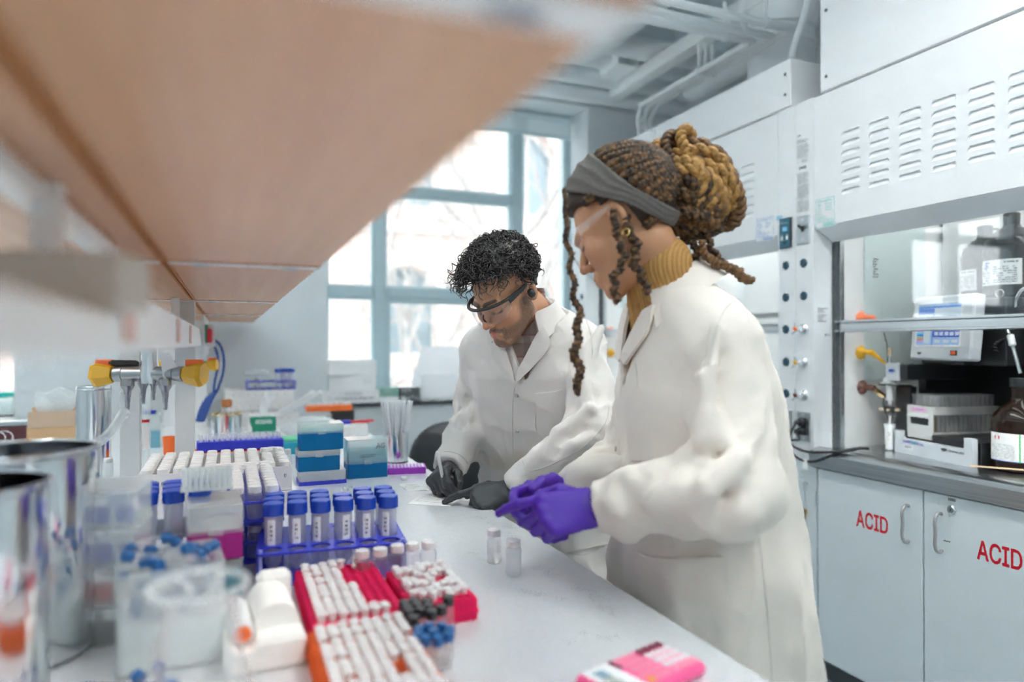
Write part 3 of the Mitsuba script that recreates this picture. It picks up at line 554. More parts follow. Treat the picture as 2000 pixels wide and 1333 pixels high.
def surfnet(fn, gx_, gy_, gz_):
    """surface nets of fn = 0 on a rectilinear grid; returns a trimesh with outward faces"""
    nx, ny, nz = len(gx_), len(gy_), len(gz_)
    D = np.empty((nx, ny, nz), np.float32)
    YZ = np.stack(np.meshgrid(gy_, gz_, indexing='ij'), -1).reshape(-1, 2).astype(np.float32)
    step = max(1, 400000 // (ny * nz))
    for i in range(0, nx, step):
        xs = gx_[i:i + step]; P = np.empty((len(xs), ny * nz, 3), np.float32); P[..., 0] = xs[:, None]; P[..., 1:] = YZ
        D[i:i + step] = fn(P.reshape(-1, 3)).reshape(len(xs), ny, nz)
    S = D < 0; C = np.zeros((nx - 1, ny - 1, nz - 1), np.uint8)
    off = [(a, b, c) for a in (0, 1) for b in (0, 1) for c in (0, 1)]
    sl = lambda A, o: A[o[0]:nx - 1 + o[0], o[1]:ny - 1 + o[1], o[2]:nz - 1 + o[2]]
    for o in off: C += sl(S, o)
    act = (C > 0) & (C < 8); idx = np.argwhere(act); num = np.full(act.shape, -1, np.int64); num[act] = np.arange(len(idx))
    d = np.stack([D[idx[:, 0] + o[0], idx[:, 1] + o[1], idx[:, 2] + o[2]] for o in off], 1)
    V = np.zeros((len(idx), 3)); W = np.zeros(len(idx))
    for i in range(8):
        for j in range(i + 1, 8):
            df = [k for k in range(3) if off[i][k] != off[j][k]]
            if len(df) != 1: continue
            m = (d[:, i] < 0) != (d[:, j] < 0); t = d[m, i] / (d[m, i] - d[m, j]); p = np.tile(np.array(off[i], float), (m.sum(), 1)); p[:, df[0]] = t; V[m] += p; W[m] += 1
    V /= W[:, None]
    def pos(g, k): i0 = idx[:, k]; return g[i0] + V[:, k] * (g[i0 + 1] - g[i0])
    V = np.stack([pos(gx_, 0), pos(gy_, 1), pos(gz_, 2)], 1)
    F = []
    for ax in range(3):
        a, b = [(1, 2), (2, 0), (0, 1)][ax]
        lo = [slice(None)] * 3; hi = [slice(None)] * 3; lo[ax] = slice(0, -1); hi[ax] = slice(1, None)
        cr = S[tuple(lo)] != S[tuple(hi)]; e = np.argwhere(cr); e = e[(e[:, a] > 0) & (e[:, b] > 0) & (e[:, a] < D.shape[a] - 1) & (e[:, b] < D.shape[b] - 1)]
        if not len(e): continue
        ins = S[e[:, 0], e[:, 1], e[:, 2]]
        def at_(da, db): q = e.copy(); q[:, a] -= da; q[:, b] -= db; return num[q[:, 0], q[:, 1], q[:, 2]]
        q = np.stack([at_(1, 1), at_(0, 1), at_(0, 0), at_(1, 0)], 1); q[~ins] = q[~ins][:, ::-1]; F.append(q)
    F = np.vstack(F); F = np.vstack([F[:, [0, 1, 2]], F[:, [0, 2, 3]]])
    return trimesh.Trimesh(V, F, process=False)
def sn(fn, lo, hi, h, smooth=0):
    m = surfnet(fn, *[np.arange(lo[k], hi[k] + h, h, dtype=np.float32) for k in range(3)])
    if smooth: trimesh.smoothing.filter_taubin(m, iterations=smooth)
    return m
def grad(fn, P, e=.002):
    P = np.asarray(P, np.float32); g = np.stack([fn(P + np.eye(3, dtype=np.float32)[k] * e) - fn(P - np.eye(3, dtype=np.float32)[k] * e) for k in range(3)], 1)
    return g / (np.linalg.norm(g, axis=1, keepdims=True) + 1e-9)
def trace(fn, px, t0, t1=None, n=70):
    """where the rays through these pixels first meet fn = 0, starting at depth t0; rays that pass by stop at their closest point"""
    d = np.array([ray(u, v) for u, v in px]); L = np.linalg.norm(d, axis=1); t = np.full(len(d), float(t0)); best = t.copy(); bd = np.full(len(d), 9.0)
    for _ in range(n):
        v = fn((CAM + d * t[:, None]).astype(np.float32)); m = v < bd; best[m] = t[m]; bd[m] = v[m]; t = t + np.clip(v * .7, -.02, .08) / L
    P = CAM + d * best[:, None]
    for _ in range(6): P = P - grad(fn, P) * (fn(P.astype(np.float32)) * .8)[:, None]
    return P
def subdiv_poly(px, step):
    from shapely.geometry import MultiPoint
    poly = Polygon(px); b = poly.bounds; pts = []
    ring = poly.exterior; n = max(12, int(ring.length / step)); pts += [ring.interpolate(i / n, normalized=True).coords[0] for i in range(n)]
    k = len(pts); inner = poly.buffer(-step * .45)
    for x in np.arange(b[0], b[2], step):
        for y in np.arange(b[1], b[3], step):
            if inner.contains(shapely.Point(x, y)): pts.append((x, y))
    pts = np.array(pts); from scipy.spatial import Delaunay
    T = Delaunay(pts).simplices; c = pts[T].mean(1); T = T[[poly.buffer(.3).contains(shapely.Point(*q)) for q in c]]
    return pts, T, k
def patch(fn, px, off, th, t0, step=7, lift=None):
    """a thin piece of cloth lying on the surface fn = 0, its outline given where the photograph shows it; lift(pts) raises it locally"""
    pts, T, k = subdiv_poly(px, step); P = trace(fn, pts, t0); N = grad(fn, P, .012)
    o = off + (0 if lift is None else lift(pts)); o = np.broadcast_to(o, (len(pts),))
    top = P + N * (o + th)[:, None]; bot = P + N * (o - .002)[:, None]
    a, b, c = top[T[:, 0]], top[T[:, 1]], top[T[:, 2]]; flip = (np.cross(b - a, c - a) * N[T[:, 0]]).sum(1) < 0; T[flip] = T[flip][:, ::-1]
    n = len(pts); F = [*T, *(T[:, ::-1] + n)]
    e = {}
    for t in T:
        for i in range(3): e[(t[i], t[(i + 1) % 3])] = 1
    for (i, j) in list(e):
        if (j, i) not in e: F += [(j, i, i + n), (j, i + n, j + n)]
    return trimesh.Trimesh(np.vstack([top, bot]), np.array(F), process=False)
def ridge(P, s, seed): return 1 - np.abs(2 * meshkit.fbm(P * s, 3, seed) - 1)

# a hand in its own frame: x towards the thumb, y towards the fingers, z out of the back of the hand
FING = [(.029, .088, (.044, .027, .023), .0098), (.009, .093, (.048, .031, .024), .0100), (-.011, .089, (.044, .029, .024), .0096), (-.029, .079, (.034, .022, .021), .0088)]
def hand_bones(curl, spread=(.12, .03, -.05, -.16), thumb=((.047, .052, -.018), (.060, .082, -.030), (.058, .106, -.040)), glove=.0012):
    B = []
    for (x, y, L, r), c, s in zip(FING, curl, spread):
        p = np.array([x, y, 0.0]); a = 0.0; r = r + glove
        side = np.array([math.sin(s), math.cos(s), 0])
        for k in range(3):
            a += c[k]; d = side * math.cos(a) + np.array([0, 0, -1]) * math.sin(a); q = p + d * L[k]; B.append((p, q, r * (1 - .09 * k), r * (1 - .09 * (k + 1)))); p = q
        B.append(('palm', np.array([x * .62, .012, -.003]), np.array([x, y, -.001]), .0165 + glove, .0125 + glove))
    t0 = np.array([.020, .022, -.012]); t = [np.array(q) for q in thumb]
    B += [(t0, t[0], .0185, .0135), (t[0], t[1], .0125 + glove, .0112 + glove), (t[1], t[2], .0112 + glove, .0088 + glove)]
    return B
def hand_mesh(bones, cuff=.045, h=.0024, wr=(.030, .022), seed=0):
    def fn(P):
        palm = cap(P * [1, 1, 1.35], (0, -cuff, 0), (0, .012, -.004), wr[0], .030); d = None
        fingers = []
        for b in bones:
            if isinstance(b[0], str): palm = smin(palm, cap(P, b[1], b[2], b[3], b[4]), .012)
            else: fingers.append(cap(P, *b))
        d = palm
        # phalanges of one finger join softly, fingers stay apart
        ch = [fingers[i:i + 3] for i in range(0, len(fingers), 3)]
        for c in ch:
            f = c[0]
            for q in c[1:]: f = smin(f, q, .004)
            d = smin(d, f, .007)
        d = d + .0011 * (ridge(P, 95.0, seed) - .75)
        return smax(d, -(P[:, 1] + cuff), .001)
    return sn(fn, (-.075, -cuff - .006, -.115), (.105, .215, .045), h, 2)
# ------------------------------------------------------------------ people
mat('m_skin_w', {'type': 'mesh_attribute', 'name': 'vertex_color'}, .42, spec=.4)
def weave(base, dirt):
    def fn(p, n, uv):
        c = mix(base, [b * .94 for b in base], noise(p.x * 900, p.y * 900, p.z * 900))
        g = smoothstep(.52, .78, fbm(p.x * 7, p.y * 7, p.z * 7, 4)) * smoothstep(1.22, .98, p.z)
        return mix(c, (.50, .42, .31), g * dirt)
    return fn
clothbump = proc(lambda p, n, uv: .0009 * fbm(p.x * 60, p.y * 60, p.z * 60, 3) , .002)
mat('m_coat_m', proc(weave((.70, .665, .635), .6)), .8, spec=.2, bump=clothbump); mat('m_coat_w', proc(weave((.73, .675, .615), .12)), .8, spec=.2, bump=clothbump)
mat('m_snap', (.55, .54, .52), .3, .9); mat('m_seam', (.60, .58, .55), .8)
mat('m_glove_black', (.022, .022, .024), .38, spec=.55); mat('m_glove_purple', (.05, .007, .28), .42, spec=.5)
def plaid(p, n, uv):
    a = p.z * 1.0; b = p.x * .7 - p.y * .7
    fa, fb = a / .062, b / .07
    sa = smoothstep(.30, .36, dr.abs(fa - dr.floor(fa) - .5)); sb = smoothstep(.33, .39, dr.abs(fb - dr.floor(fb) - .5))
    th = smoothstep(.06, .02, dr.abs(fa - dr.floor(fa) - .2))
    c = mix((.24, .18, .155), (.36, .29, .24), sa); c = mix(c, (.16, .12, .115), sb * .6); return mix(c, (.22, .08, .10), th * .7)
mat('m_plaid', proc(plaid), .85, spec=.2)
mat('m_knit', proc(lambda p, n, uv: mix((.30, .155, .05), (.46, .26, .09), .5 + .5 * dr.sin(dr.atan2(p.y - 1.11, p.x - .85) * 110))), .85, spec=.2)
mat('m_trousers', (.06, .065, .08), .85); mat('m_shoe', (.04, .04, .045), .5)
mat('m_hair_m', proc(lambda p, n, uv: mix((.010, .009, .009), (.035, .028, .025), noise(p.x * 160, p.y * 160, p.z * 160))), .38, spec=.6)
def braidcol(p, n, uv): return mix((.020, .012, .008), (.15, .075, .03), smoothstep(.35, .8, fbm(p.x * 150, p.y * 150, p.z * 150, 2)))
mat('m_braid', proc(braidcol), .6, spec=.3); mat('m_braid_gold', proc(lambda p, n, uv: mix((.07, .032, .012), (.44, .235, .065), smoothstep(.0, .9, fbm(p.x * 210, p.y * 210, p.z * 210, 3)))), .6, spec=.3)
mat('m_braid_brown', proc(lambda p, n, uv: mix((.022, .012, .008), (.20, .10, .04), smoothstep(.1, .85, fbm(p.x * 180, p.y * 180, p.z * 180, 3)))), .6, spec=.3)
mat('m_band', proc(lambda p, n, uv: mix((.085, .080, .075), (.13, .12, .11), noise(p.x * 500, p.y * 500, p.z * 500))), .85, spec=.15)

def head_sdf(Q, fem):
    """Q in head space: x to the left side, y forward, z up; origin between the ears"""
    s = .97 if fem else 1.0; Q = Q / s
    A = np.abs(Q[:, 0]); M = np.stack([A, Q[:, 1], Q[:, 2]], 1)
    d = ell(Q, (0, -.018, .036), (.076, .100, .088)); d = smin(d, ell(Q, (0, .040, -.030), (.060, .054, .088)), .03)
    jaw = cap(M, (.052, .004, -.058), (.018, .078, -.104), .018 if fem else .021, .014 if fem else .017); d = smin(d, jaw, .025)
    d = smin(d, ell(Q, (0, .086, -.106), (.020, .016, .016)), .018)                     # chin
    d = smin(d, ell(M, (.040, .062, -.030), (.026, .024, .024)), .018)                  # cheek
    d = smin(d, cap(M, (.012, .094, .016), (.040, .080, .018), .009, .008), .014)       # brow
    d = smax(d, -ell(M, (.031, .102, -.002), (.017, .016, .012)), .012)                 # socket
    d = smin(d, ell(M, (.031, .079, -.004), (.0135, .0145, .0125)), .003)               # lidded eye
    nose = cap(Q, (0, .092, .006), (0, .116, -.034), .0070, .0098); nose = smin(nose, ell(M, (.011, .104, -.038), (.0075, .010, .0075)), .006)
    d = smin(d, nose, .007)
    d = smin(d, ell(Q, (0, .094, -.072), (.024, .014, .020)), .012)                     # muzzle
    up = cap(M, (0, .105, -.0655), (.019, .094, -.0685), .0050, .0030); lo = cap(M, (0, .1035, -.0765), (.017, .0935, -.073), .0062, .0035)
    d = smin(d, smin(up, lo, .0015), .003); d = smax(d, -cap(M, (0, .113, -.0705), (.021, .101, -.0710), .0016, .0012), .002)
    d = smax(d, -ell(M, (.006, .111, -.0445), (.0030, .004, .0022)), .0015)
    # ears
    ce, se = math.cos(.35), math.sin(.35); R = np.array([[ce, se, 0], [-se, ce, 0], [0, 0, 1]])
    ear = ell(M, (.082, -.014, -.006), (.0075, .019, .031), R.T); ear = smax(ear, -ell(M, (.091, -.010, -.002), (.007, .010, .020), R.T), .003)
    d = smin(d, ear, .005); return d * s
def head_color(Q, fem, skin, lip, beard):
    s = .97 if fem else 1.0; Q = Q / s; A = np.abs(Q[:, 0]); M = np.stack([A, Q[:, 1], Q[:, 2]], 1); C = np.tile(np.array(skin), (len(Q), 1))
    def blend(m, c): C[:] = C * (1 - m[:, None]) + np.array(c) * m[:, None]
    f = lambda d, a, b: np.clip((b - d) / (b - a), 0, 1)
    blend(.25 * f(ell(M, (.044, .072, -.030), (.022, .03, .02)), 0, .02), (.55, .20, .12)); blend(.35 * f(ell(Q, (0, .118, -.034), (.012, .012, .012)), 0, .012), (.55, .20, .12))
    if beard:
        b = f(cap(M, (.062, .004, -.040), (.050, .030, -.090), .020, .022), .0, .016); b = np.maximum(b, f(cap(M, (.044, .040, -.098), (.0, .088, -.112), .020, .022), 0, .012)); b = np.maximum(b, f(cap(M, (.0, .108, -.0555), (.026, .094, -.064), .0045, .0045), 0, .004))
        b = np.maximum(b, f(cap(M, (.028, .088, -.066), (.022, .088, -.09), .005, .007), 0, .005)); b = np.maximum(b, f(cap(M, (0, .103, -.088), (0, .1, -.094), .005, .006), 0, .005))
        b = np.maximum(b, f(ell(Q, (0, .090, -.108), (.026, .020, .020)), -.002, .006)); b = np.maximum(b, .9 * f(cap(M, (.030, .074, -.084), (.052, .03, -.075), .016, .02), 0, .012)); b *= (.62 + .38 * meshkit.noise(Q * 420)); b[(Q[:, 1] < -.02) | (Q[:, 2] < -.135)] = 0; blend(.88 * b, (.035, .024, .02))
        blend(.9 * f(cap(M, (.010, .100, .022), (.046, .084, .026), .005, .0035), 0, .003), (.018, .012, .010))
    else: blend(.85 * f(cap(M, (.012, .101, .022), (.046, .085, .027), .0035, .0022), 0, .003), (.03, .016, .010))
    blend(f(cap(M, (.016, .0945, -.0115), (.046, .080, -.0095), .0042, .0034), -.001, .002), (.02, .012, .01))    # lashes of lowered lids
    blend(.85 * f(smin(cap(M, (0, .105, -.0655), (.019, .094, -.0685), .0050, .0030), cap(M, (0, .1035, -.0765), (.017, .0935, -.073), .0062, .0035), .002), .0005, .0022), lip)
    return C
class Person:
    def __init__(s, **k): s.__dict__.update(k)
def axes(f, pitch=0.0, roll=0.0):
    """columns: left, forward, up; pitch > 0 looks down"""
    f = nrm([f[0], f[1], 0]); l = np.array([-f[1], f[0], 0]); u = np.array([0, 0, 1.0])
    F = f * math.cos(pitch) - u * math.sin(pitch); U = u * math.cos(pitch) + f * math.sin(pitch)
    if roll: l, U = l * math.cos(roll) + U * math.sin(roll), U * math.cos(roll) - l * math.sin(roll)
    return np.stack([l, F, U], 1)
def arm(P, chain, k=.03):
    d = None
    for a, b, ra, rb_ in chain: q = cap(P, a, b, ra, rb_); d = q if d is None else smin(d, q, k)
    return d
def torso(P, S, grow=0.0):
    """lofted cross-sections: z, centre offset forward, half width, half depth"""
    z = P[:, 2]; zz = S.prof[:, 0]; off = np.interp(z, zz, S.prof[:, 1]); w = np.interp(z, zz, S.prof[:, 2]) + grow; dp = np.interp(z, zz, S.prof[:, 3]) + grow
    q = P[:, :2] - S.C.astype(np.float32); ql = q @ S.l.astype(np.float32); qf = q @ S.f.astype(np.float32) - off
    r = ((np.abs(ql) / w) ** 2.5 + (np.abs(qf) / dp) ** 2.5) ** (1 / 2.5)
    d = (r - 1) * np.minimum(w, dp) * .9
    return smax(smax(d, z - (S.ztop + grow), .05), S.zhem - z, .01), ql, qf
def body_fn(S):
    def fn(P):
        Q = (P - S.hc.astype(np.float32)) @ S.hR.astype(np.float32)
        d = np.full(len(P), 9.0, np.float32); m = np.linalg.norm(Q, axis=1) < .22
        if m.any(): d[m] = head_sdf(Q[m], S.fem)
        nk = S.hc + S.hR @ np.array([0, -.022, -.060]); b = cap(P, nk, S.neck, S.nr, S.nr * 1.12); d = smin(d, b, .02)
        t, ql, qf = torso(P, S, -.034); b = t; b = smin(b, cap(P, S.sl - [0, 0, .02], S.sr - [0, 0, .02], .030, .030), .04); b = smin(b, cap(P, S.neck + [0, 0, -.04], S.neck + [0, 0, -.14] - S.f3 * .03, .045, .06), .05)
        for A in (S.armL, S.armR): b = smin(b, arm(P, [(a, c, ra - .022, rc - .022) for a, c, ra, rc in A]), .03)
        for hip, knee, ank in S.legs: b = smin(b, smin(cap(P, hip, knee, .078, .055), cap(P, knee, ank, .053, .036), .02), .04)
        return smin(d, b, .015)
    return fn
def build_body(S, key):
    h = S.hc; lo = np.minimum.reduce([S.sl, S.sr, S.armL[-1][1], S.armR[-1][1], S.legs[0][2], S.legs[1][2]]) - .14; hi = np.maximum.reduce([S.sl, S.sr, S.armL[-1][1], S.armR[-1][1], S.legs[0][2], S.legs[1][2]]) + .14
    def ax(k, r): return axis_grid([s for s in ((min(lo[k], h[k] - r - .02), h[k] - r, .015), (h[k] - r, h[k] + r, .0024), (h[k] + r, max(hi[k], h[k] + r + .02), .015)) if s[1] > s[0]])
    fn = body_fn(S); m = surfnet(fn, ax(0, .135), ax(1, .135), axis_grid([(0.0, h[2] - .17, .015), (h[2] - .17, h[2] + .15, .0024)]))
    Q = (m.vertices - S.hc) @ S.hR; C = head_color(Q, S.fem, S.skin, S.lip, S.beard)
    part(key, 'body', m, 'm_skin_w', True, color=C)
def fold_field(P, S):
    d = np.zeros(len(P), np.float32)
    for pts, r, k in S.folds:
        pass
    return d
def coat_fn(S, wrinkle=True, arms=True, cutv=True):
    def fn(P):
        P = P.astype(np.float32); d, ql, qf = torso(P, S)
        d = smin(d, cap(P, S.sl, S.sr, .050, .050), .06); d = smin(d, smin(cap(P, S.neck - S.f3 * .015, S.sl + [0, 0, .012], .058, .045), cap(P, S.neck - S.f3 * .015, S.sr + [0, 0, .012], .058, .045), .02), .04)
        for A, cuff in ((S.armL, S.cuffL), (S.armR, S.cuffR)) if arms else ():
            a = arm(P, A, .025); p, n_ = cuff; a = smax(a, (P - p) @ n_, .002); d = smin(d, a, .022)
        for pts, r in (S.folds if arms else ()):
            f = None
            for i in range(len(pts) - 1): q = cap(P, pts[i], pts[i + 1], r[i], r[i + 1]); f = q if f is None else np.minimum(f, q)
            d = smin(d, f, .022)
        for pts, r in (S.dents if arms else ()):
            f = None
            for i in range(len(pts) - 1): q = cap(P, pts[i], pts[i + 1], r, r); f = q if f is None else np.minimum(f, q)
            d = smax(d, -f, .016)
        if wrinkle:
            v = P @ S.wr.astype(np.float32)
            sharp = lambda n: (1 - np.abs(2 * n - 1)) ** 2.2
            if arms:
                for A, sg in ((S.armL, 1), (S.armR, -1)):
                    for (p0, p1, _, _), flip in zip(A, (0, 1)):
                        p0, p1 = np.asarray(p0, np.float32), np.asarray(p1, np.float32); ax_ = nrm(p1 - p0).astype(np.float32); L = float(np.linalg.norm(p1 - p0)); q = P - p0; a_ = q @ ax_; r_ = q - a_[:, None] * ax_
                        e1_ = nrm(np.cross(ax_, [0, .3, 1])).astype(np.float32); e2_ = np.cross(ax_, e1_); near = np.clip(1 - (np.linalg.norm(r_, axis=1) - .075) / .03, 0, 1) * np.clip((a_ + .04) / .05, 0, 1) * np.clip((L - .015 - a_) / .05, 0, 1)
                        if not near.any(): continue
                        ang = np.arctan2(r_ @ e1_, r_ @ e2_); w_ = np.exp(-((a_ - (0 if flip else L)) / .13) ** 2); ph = a_ * 17 + sg * ang * .9
                        f1 = sharp(meshkit.noise(np.stack([ph * 1.15, np.cos(ang) * 1.1 + 7, np.sin(ang) * 1.1 + a_ * 5], 1), S.seed + 3 * flip)); f2 = sharp(meshkit.noise(np.stack([a_ * 40 + sg * ang * 1.7, np.cos(ang) * 1.6, np.sin(ang) * 1.6], 1), S.seed + 17))
                        d = d - near * ((.0045 + .013 * w_) * (f1 - .35) + (.0015 + .004 * w_) * (f2 - .35))
            low = np.clip((1.22 - P[:, 2]) / .3, 0, 1)
            d = d - S.wamp * .5 * (ridge(v * [1.4, 1.4, .5], 6.0, S.seed) - .72) - low * .014 * (sharp(meshkit.noise(v * [15, 15, 2.6] + 5, S.seed + 2)) - .35) - (.0035 + .003 * low) * (sharp(meshkit.noise(v * [20, 20, 11] + np.stack([v[:, 2] * 9, v[:, 0] * 5, v[:, 1] * 9], 1), S.seed + 5)) - .35)
        if not cutv: return d
        # neck opening with its V, cut into the front
        zb, slope = S.vneck; cut = np.maximum(np.abs(ql - S.voff - S.vskew * (P[:, 2] - zb)) - slope * (P[:, 2] - zb) , -qf - .0) * .8
        cut = np.maximum(cut, zb - P[:, 2]); nk = cap(P, S.neck + [0, 0, -.05], S.neck + S.hR[:, 2] * .10, S.ncut, S.ncut + .012)
        return smax(d, -smin(cut, nk, .02), .004)
    return fn

def collar(S, c, ax, rx, ry, stand, flap, gap, tip):
    """a turned-down collar: c its centre, ax its axis, opening of half-angle gap at the front; flap grows to tip at its ends"""
    ax = nrm(ax); f = nrm(S.f3 - ax * (S.f3 @ ax)); l = np.cross(ax, f); n = 61; V, F = [], []
    for i in range(n):
        a = gap + (2 * math.pi - 2 * gap) * i / (n - 1); e = abs(2 * i / (n - 1) - 1) ** 4; d = f * math.cos(a) * ry + l * math.sin(a) * rx; o = nrm(d); fl = flap + (tip - flap) * e
        sag = .012 * e
        pr = [(-.004, -.025), (-.002, stand * .6), (.003, stand - sag), (.009, stand - sag + .002), (.014, stand - sag - .004), (.020 + fl * .22, stand - sag - fl * .55), (.026 + fl * .42, stand - sag - fl), (.022 + fl * .42, stand - sag - fl - .001), (.016 + fl * .2, stand - sag - fl * .5), (.006, stand - .014 - sag), (.002, -.025)]
        for r, z in pr: V.append(c + d + o * r + ax * z)
    m = len(pr)
    for i in range(n - 1):
        for j in range(m): a, b = i * m + j, i * m + (j + 1) % m; F += [(a, b, b + m), (a, b + m, a + m)]
    for base in (0, (n - 1) * m): F += [(base, base + j, base + j + 1) for j in range(1, m - 1)]
    q = trimesh.Trimesh(np.array(V), F, process=False); q.fix_normals(); return q
def head_pts(S, pts): return (np.asarray(pts, float) @ S.hR.T) + S.hc
def Hm(S): m = np.eye(4); m[:3, :3] = S.hR; m[:3, 3] = S.hc; return m
def snap(S, key, fn, px, t0, r=.0058):
    P = trace(fn, [px], t0)[0]; N = grad(fn, P[None], .01)[0]; x = np.cross(N, [0, 0, 1.0])
    part(key, 'snap', mv(lathe([(0, 0), (r, 0), (r, .0022), (r * .72, .0032), (r * .5, .0016), (0, .0016)], 18), frame(P + N * .001, x, np.cross(N, x))), 'm_snap', 30)
def twist(path, r, turns, sides=6, n=None, phase=0.0):
    """two strands wound round each other along a path"""
    p = np.asarray(path, float); n = len(p); t = np.gradient(p, axis=0); t /= np.linalg.norm(t, axis=1, keepdims=True) + 1e-9
    a = np.cross(t[0], [0.3, .2, .9]); a /= np.linalg.norm(a); A = []
    for i in range(n): a = a - t[i] * (a @ t[i]); a /= np.linalg.norm(a); A.append(a)
    A = np.array(A); B = np.cross(t, A); r = np.broadcast_to(r, (n,)); out = []
    for k in (0, math.pi):
        ang = np.linspace(0, turns * 2 * math.pi, n) + k + phase; out.append(tb(p + (r * .55)[:, None] * (np.cos(ang)[:, None] * A + np.sin(ang)[:, None] * B), r * .72, sides))
    return cat(*out)
def loc(path, r, n=46, turns=None, phase=0.0):
    P = spline(path, n); L = np.linalg.norm(np.diff(P, axis=0), axis=1).sum(); rr = np.interp(np.linspace(0, 1, n), np.linspace(0, 1, len(np.atleast_1d(r))), np.atleast_1d(r)) if np.ndim(r) else np.full(n, r)
    rr = rr * np.where(np.arange(n) > n - 3, .75, 1); return twist(P, rr, turns or L / (2.9 * np.mean(rr)), 6, phase=phase)

# ================================================================== the woman
W = Person(fem=True, C=np.array([.87, 1.13]), f=nrm([-.965, .253]), seed=11, beard=False, skin=(.47, .235, .125), lip=(.38, .09, .085))
W.l = np.array([-W.f[1], W.f[0]]); W.f3, W.l3 = np.append(W.f, 0), np.append(W.l, 0); W.wr = np.stack([W.l3, W.f3, [0, 0, 1]], 1)
W.hc = atd(1217, 437, 1.33); W.hR = axes((-.651, .758), math.radians(31)); W.neck = np.array([.800, 1.148, 1.458]); W.nr = .050
sh = np.append(W.C + .025 * W.f, 1.350); W.sl, W.sr = sh + .150 * W.l3, sh - .150 * W.l3
W.eL, W.wL = atd(1447, 962, 1.12), atd(1168, 988, 1.20); W.eR, W.wR = np.array([.86, 1.37, 1.09]), atd(1112, 962, 1.40)
W.armL = [(W.sl, W.eL, .063, .060), (W.eL, W.wL, .064, .041)]; W.armR = [(W.sr, W.eR, .062, .058), (W.eR, W.wR, .058, .041)]
nL = nrm(W.wL - W.eL); W.cuffL = ((W.wL).astype(np.float32), nL.astype(np.float32)); nR = nrm(W.wR - W.eR); W.cuffR = (W.wR.astype(np.float32), nR.astype(np.float32))
W.prof = np.array([(.45, -.015, .255, .205), (.80, -.015, .225, .180), (.95, -.01, .205, .165), (1.10, -.005, .188, .150), (1.25, .012, .186, .145), (1.34, .022, .172, .125), (1.40, .032, .140, .105), (1.46, .04, .10, .08)])
W.ztop, W.zhem = 1.455, .50; W.vneck = (1.262, .46); W.voff, W.vskew, W.ncut = 0.0, 0.0, .066; W.wamp = .018
hipc = np.append(W.C - .015 * W.f, 0); W.legs = [(hipc + s * .085 * W.l3 + [0, 0, .90], hipc + s * .09 * W.l3 + [0, 0, .49], hipc + s * .095 * W.l3 + [0, 0, .09]) for s in (1, -1)]
e, w, s_ = W.eL, W.wL, W.sl
out = nrm(np.array([-.45, -.85, .1])); up = np.array([0, 0, 1.0])
W.folds = [([atd(1375, 905, 1.13), atd(1330, 960, 1.08), atd(1270, 985, 1.10)], (.016, .020, .012)), ([atd(1440, 900, 1.06), atd(1380, 950, 1.05), atd(1365, 1015, 1.08)], (.015, .018, .014)),
           ([atd(1300, 925, 1.14), atd(1262, 960, 1.14), atd(1240, 1010, 1.15)], (.014, .016, .012)), ([atd(1480, 930, 1.10), atd(1450, 1000, 1.06), atd(1420, 1028, 1.08)], (.02, .026, .02)),
           ([atd(1215, 942, 1.18), atd(1208, 985, 1.155), atd(1222, 1035, 1.18)], (.020, .024, .020)), ([atd(1330, 905, 1.15), atd(1290, 915, 1.15), atd(1240, 935, 1.16)], (.018, .018, .014)),
           ([atd(1400, 640, 1.14), atd(1375, 740, 1.12), atd(1378, 850, 1.10)], (.010, .020, .018)), ([atd(1185, 920, 1.36), atd(1150, 925, 1.36), atd(1132, 950, 1.37)], (.036, .034, .034))]
W.dents = [([atd(1300, 955, 1.055), atd(1345, 1000, 1.04), atd(1400, 1035, 1.05)], .012), ([atd(1378, 640, 1.13), atd(1374, 760, 1.12), atd(1376, 880, 1.10)], .008), ([atd(1400, 930, 1.03), atd(1350, 985, 1.01)], .008)]
# ================================================================== the man
Mn = Person(fem=False, C=np.array([.837, 1.872]), f=nrm([-.70, -.714]), seed=23, beard=True, skin=(.50, .26, .15), lip=(.50, .13, .12))
Mn.l = np.array([-Mn.f[1], Mn.f[0]]); Mn.f3, Mn.l3 = np.append(Mn.f, 0), np.append(Mn.l, 0); Mn.wr = np.stack([Mn.l3, Mn.f3, [0, 0, 1]], 1)
Mn.hc = atd(987, 572, 1.92); Mn.hR = axes((-.918, -.397), math.radians(36)); Mn.neck = np.array([.808, 1.845, 1.45]); Mn.nr = .058
Mn.sl, Mn.sr = np.array([.948, 1.765, 1.345]), np.array([.724, 1.985, 1.335])
Mn.eL, Mn.wL = atd(1166, 842, 1.85), atd(1003, 955, 1.83); Mn.eR, Mn.wR = atd(928, 818, 2.22), atd(876, 913, 2.03)
Mn.armL = [(Mn.sl, Mn.eL, .064, .064), (Mn.eL, Mn.wL, .066, .042)]; Mn.armR = [(Mn.sr, Mn.eR, .062, .062), (Mn.eR, Mn.wR, .064, .043)]
Mn.cuffL = (Mn.wL.astype(np.float32), nrm(Mn.wL - Mn.eL).astype(np.float32)); Mn.cuffR = (Mn.wR.astype(np.float32), nrm(Mn.wR - Mn.eR).astype(np.float32))
Mn.prof = np.array([(.45, -.15, .24, .19), (.80, -.15, .215, .165), (.95, -.13, .20, .152), (1.10, -.075, .192, .145), (1.25, -.025, .196, .140), (1.33, -.008, .180, .124), (1.40, .008, .145, .105), (1.46, .02, .10, .08)])
Mn.ztop, Mn.zhem = 1.445, .50; Mn.vneck = (1.245, .46); Mn.voff, Mn.vskew, Mn.ncut = .02, .05, .070; Mn.wamp = .018
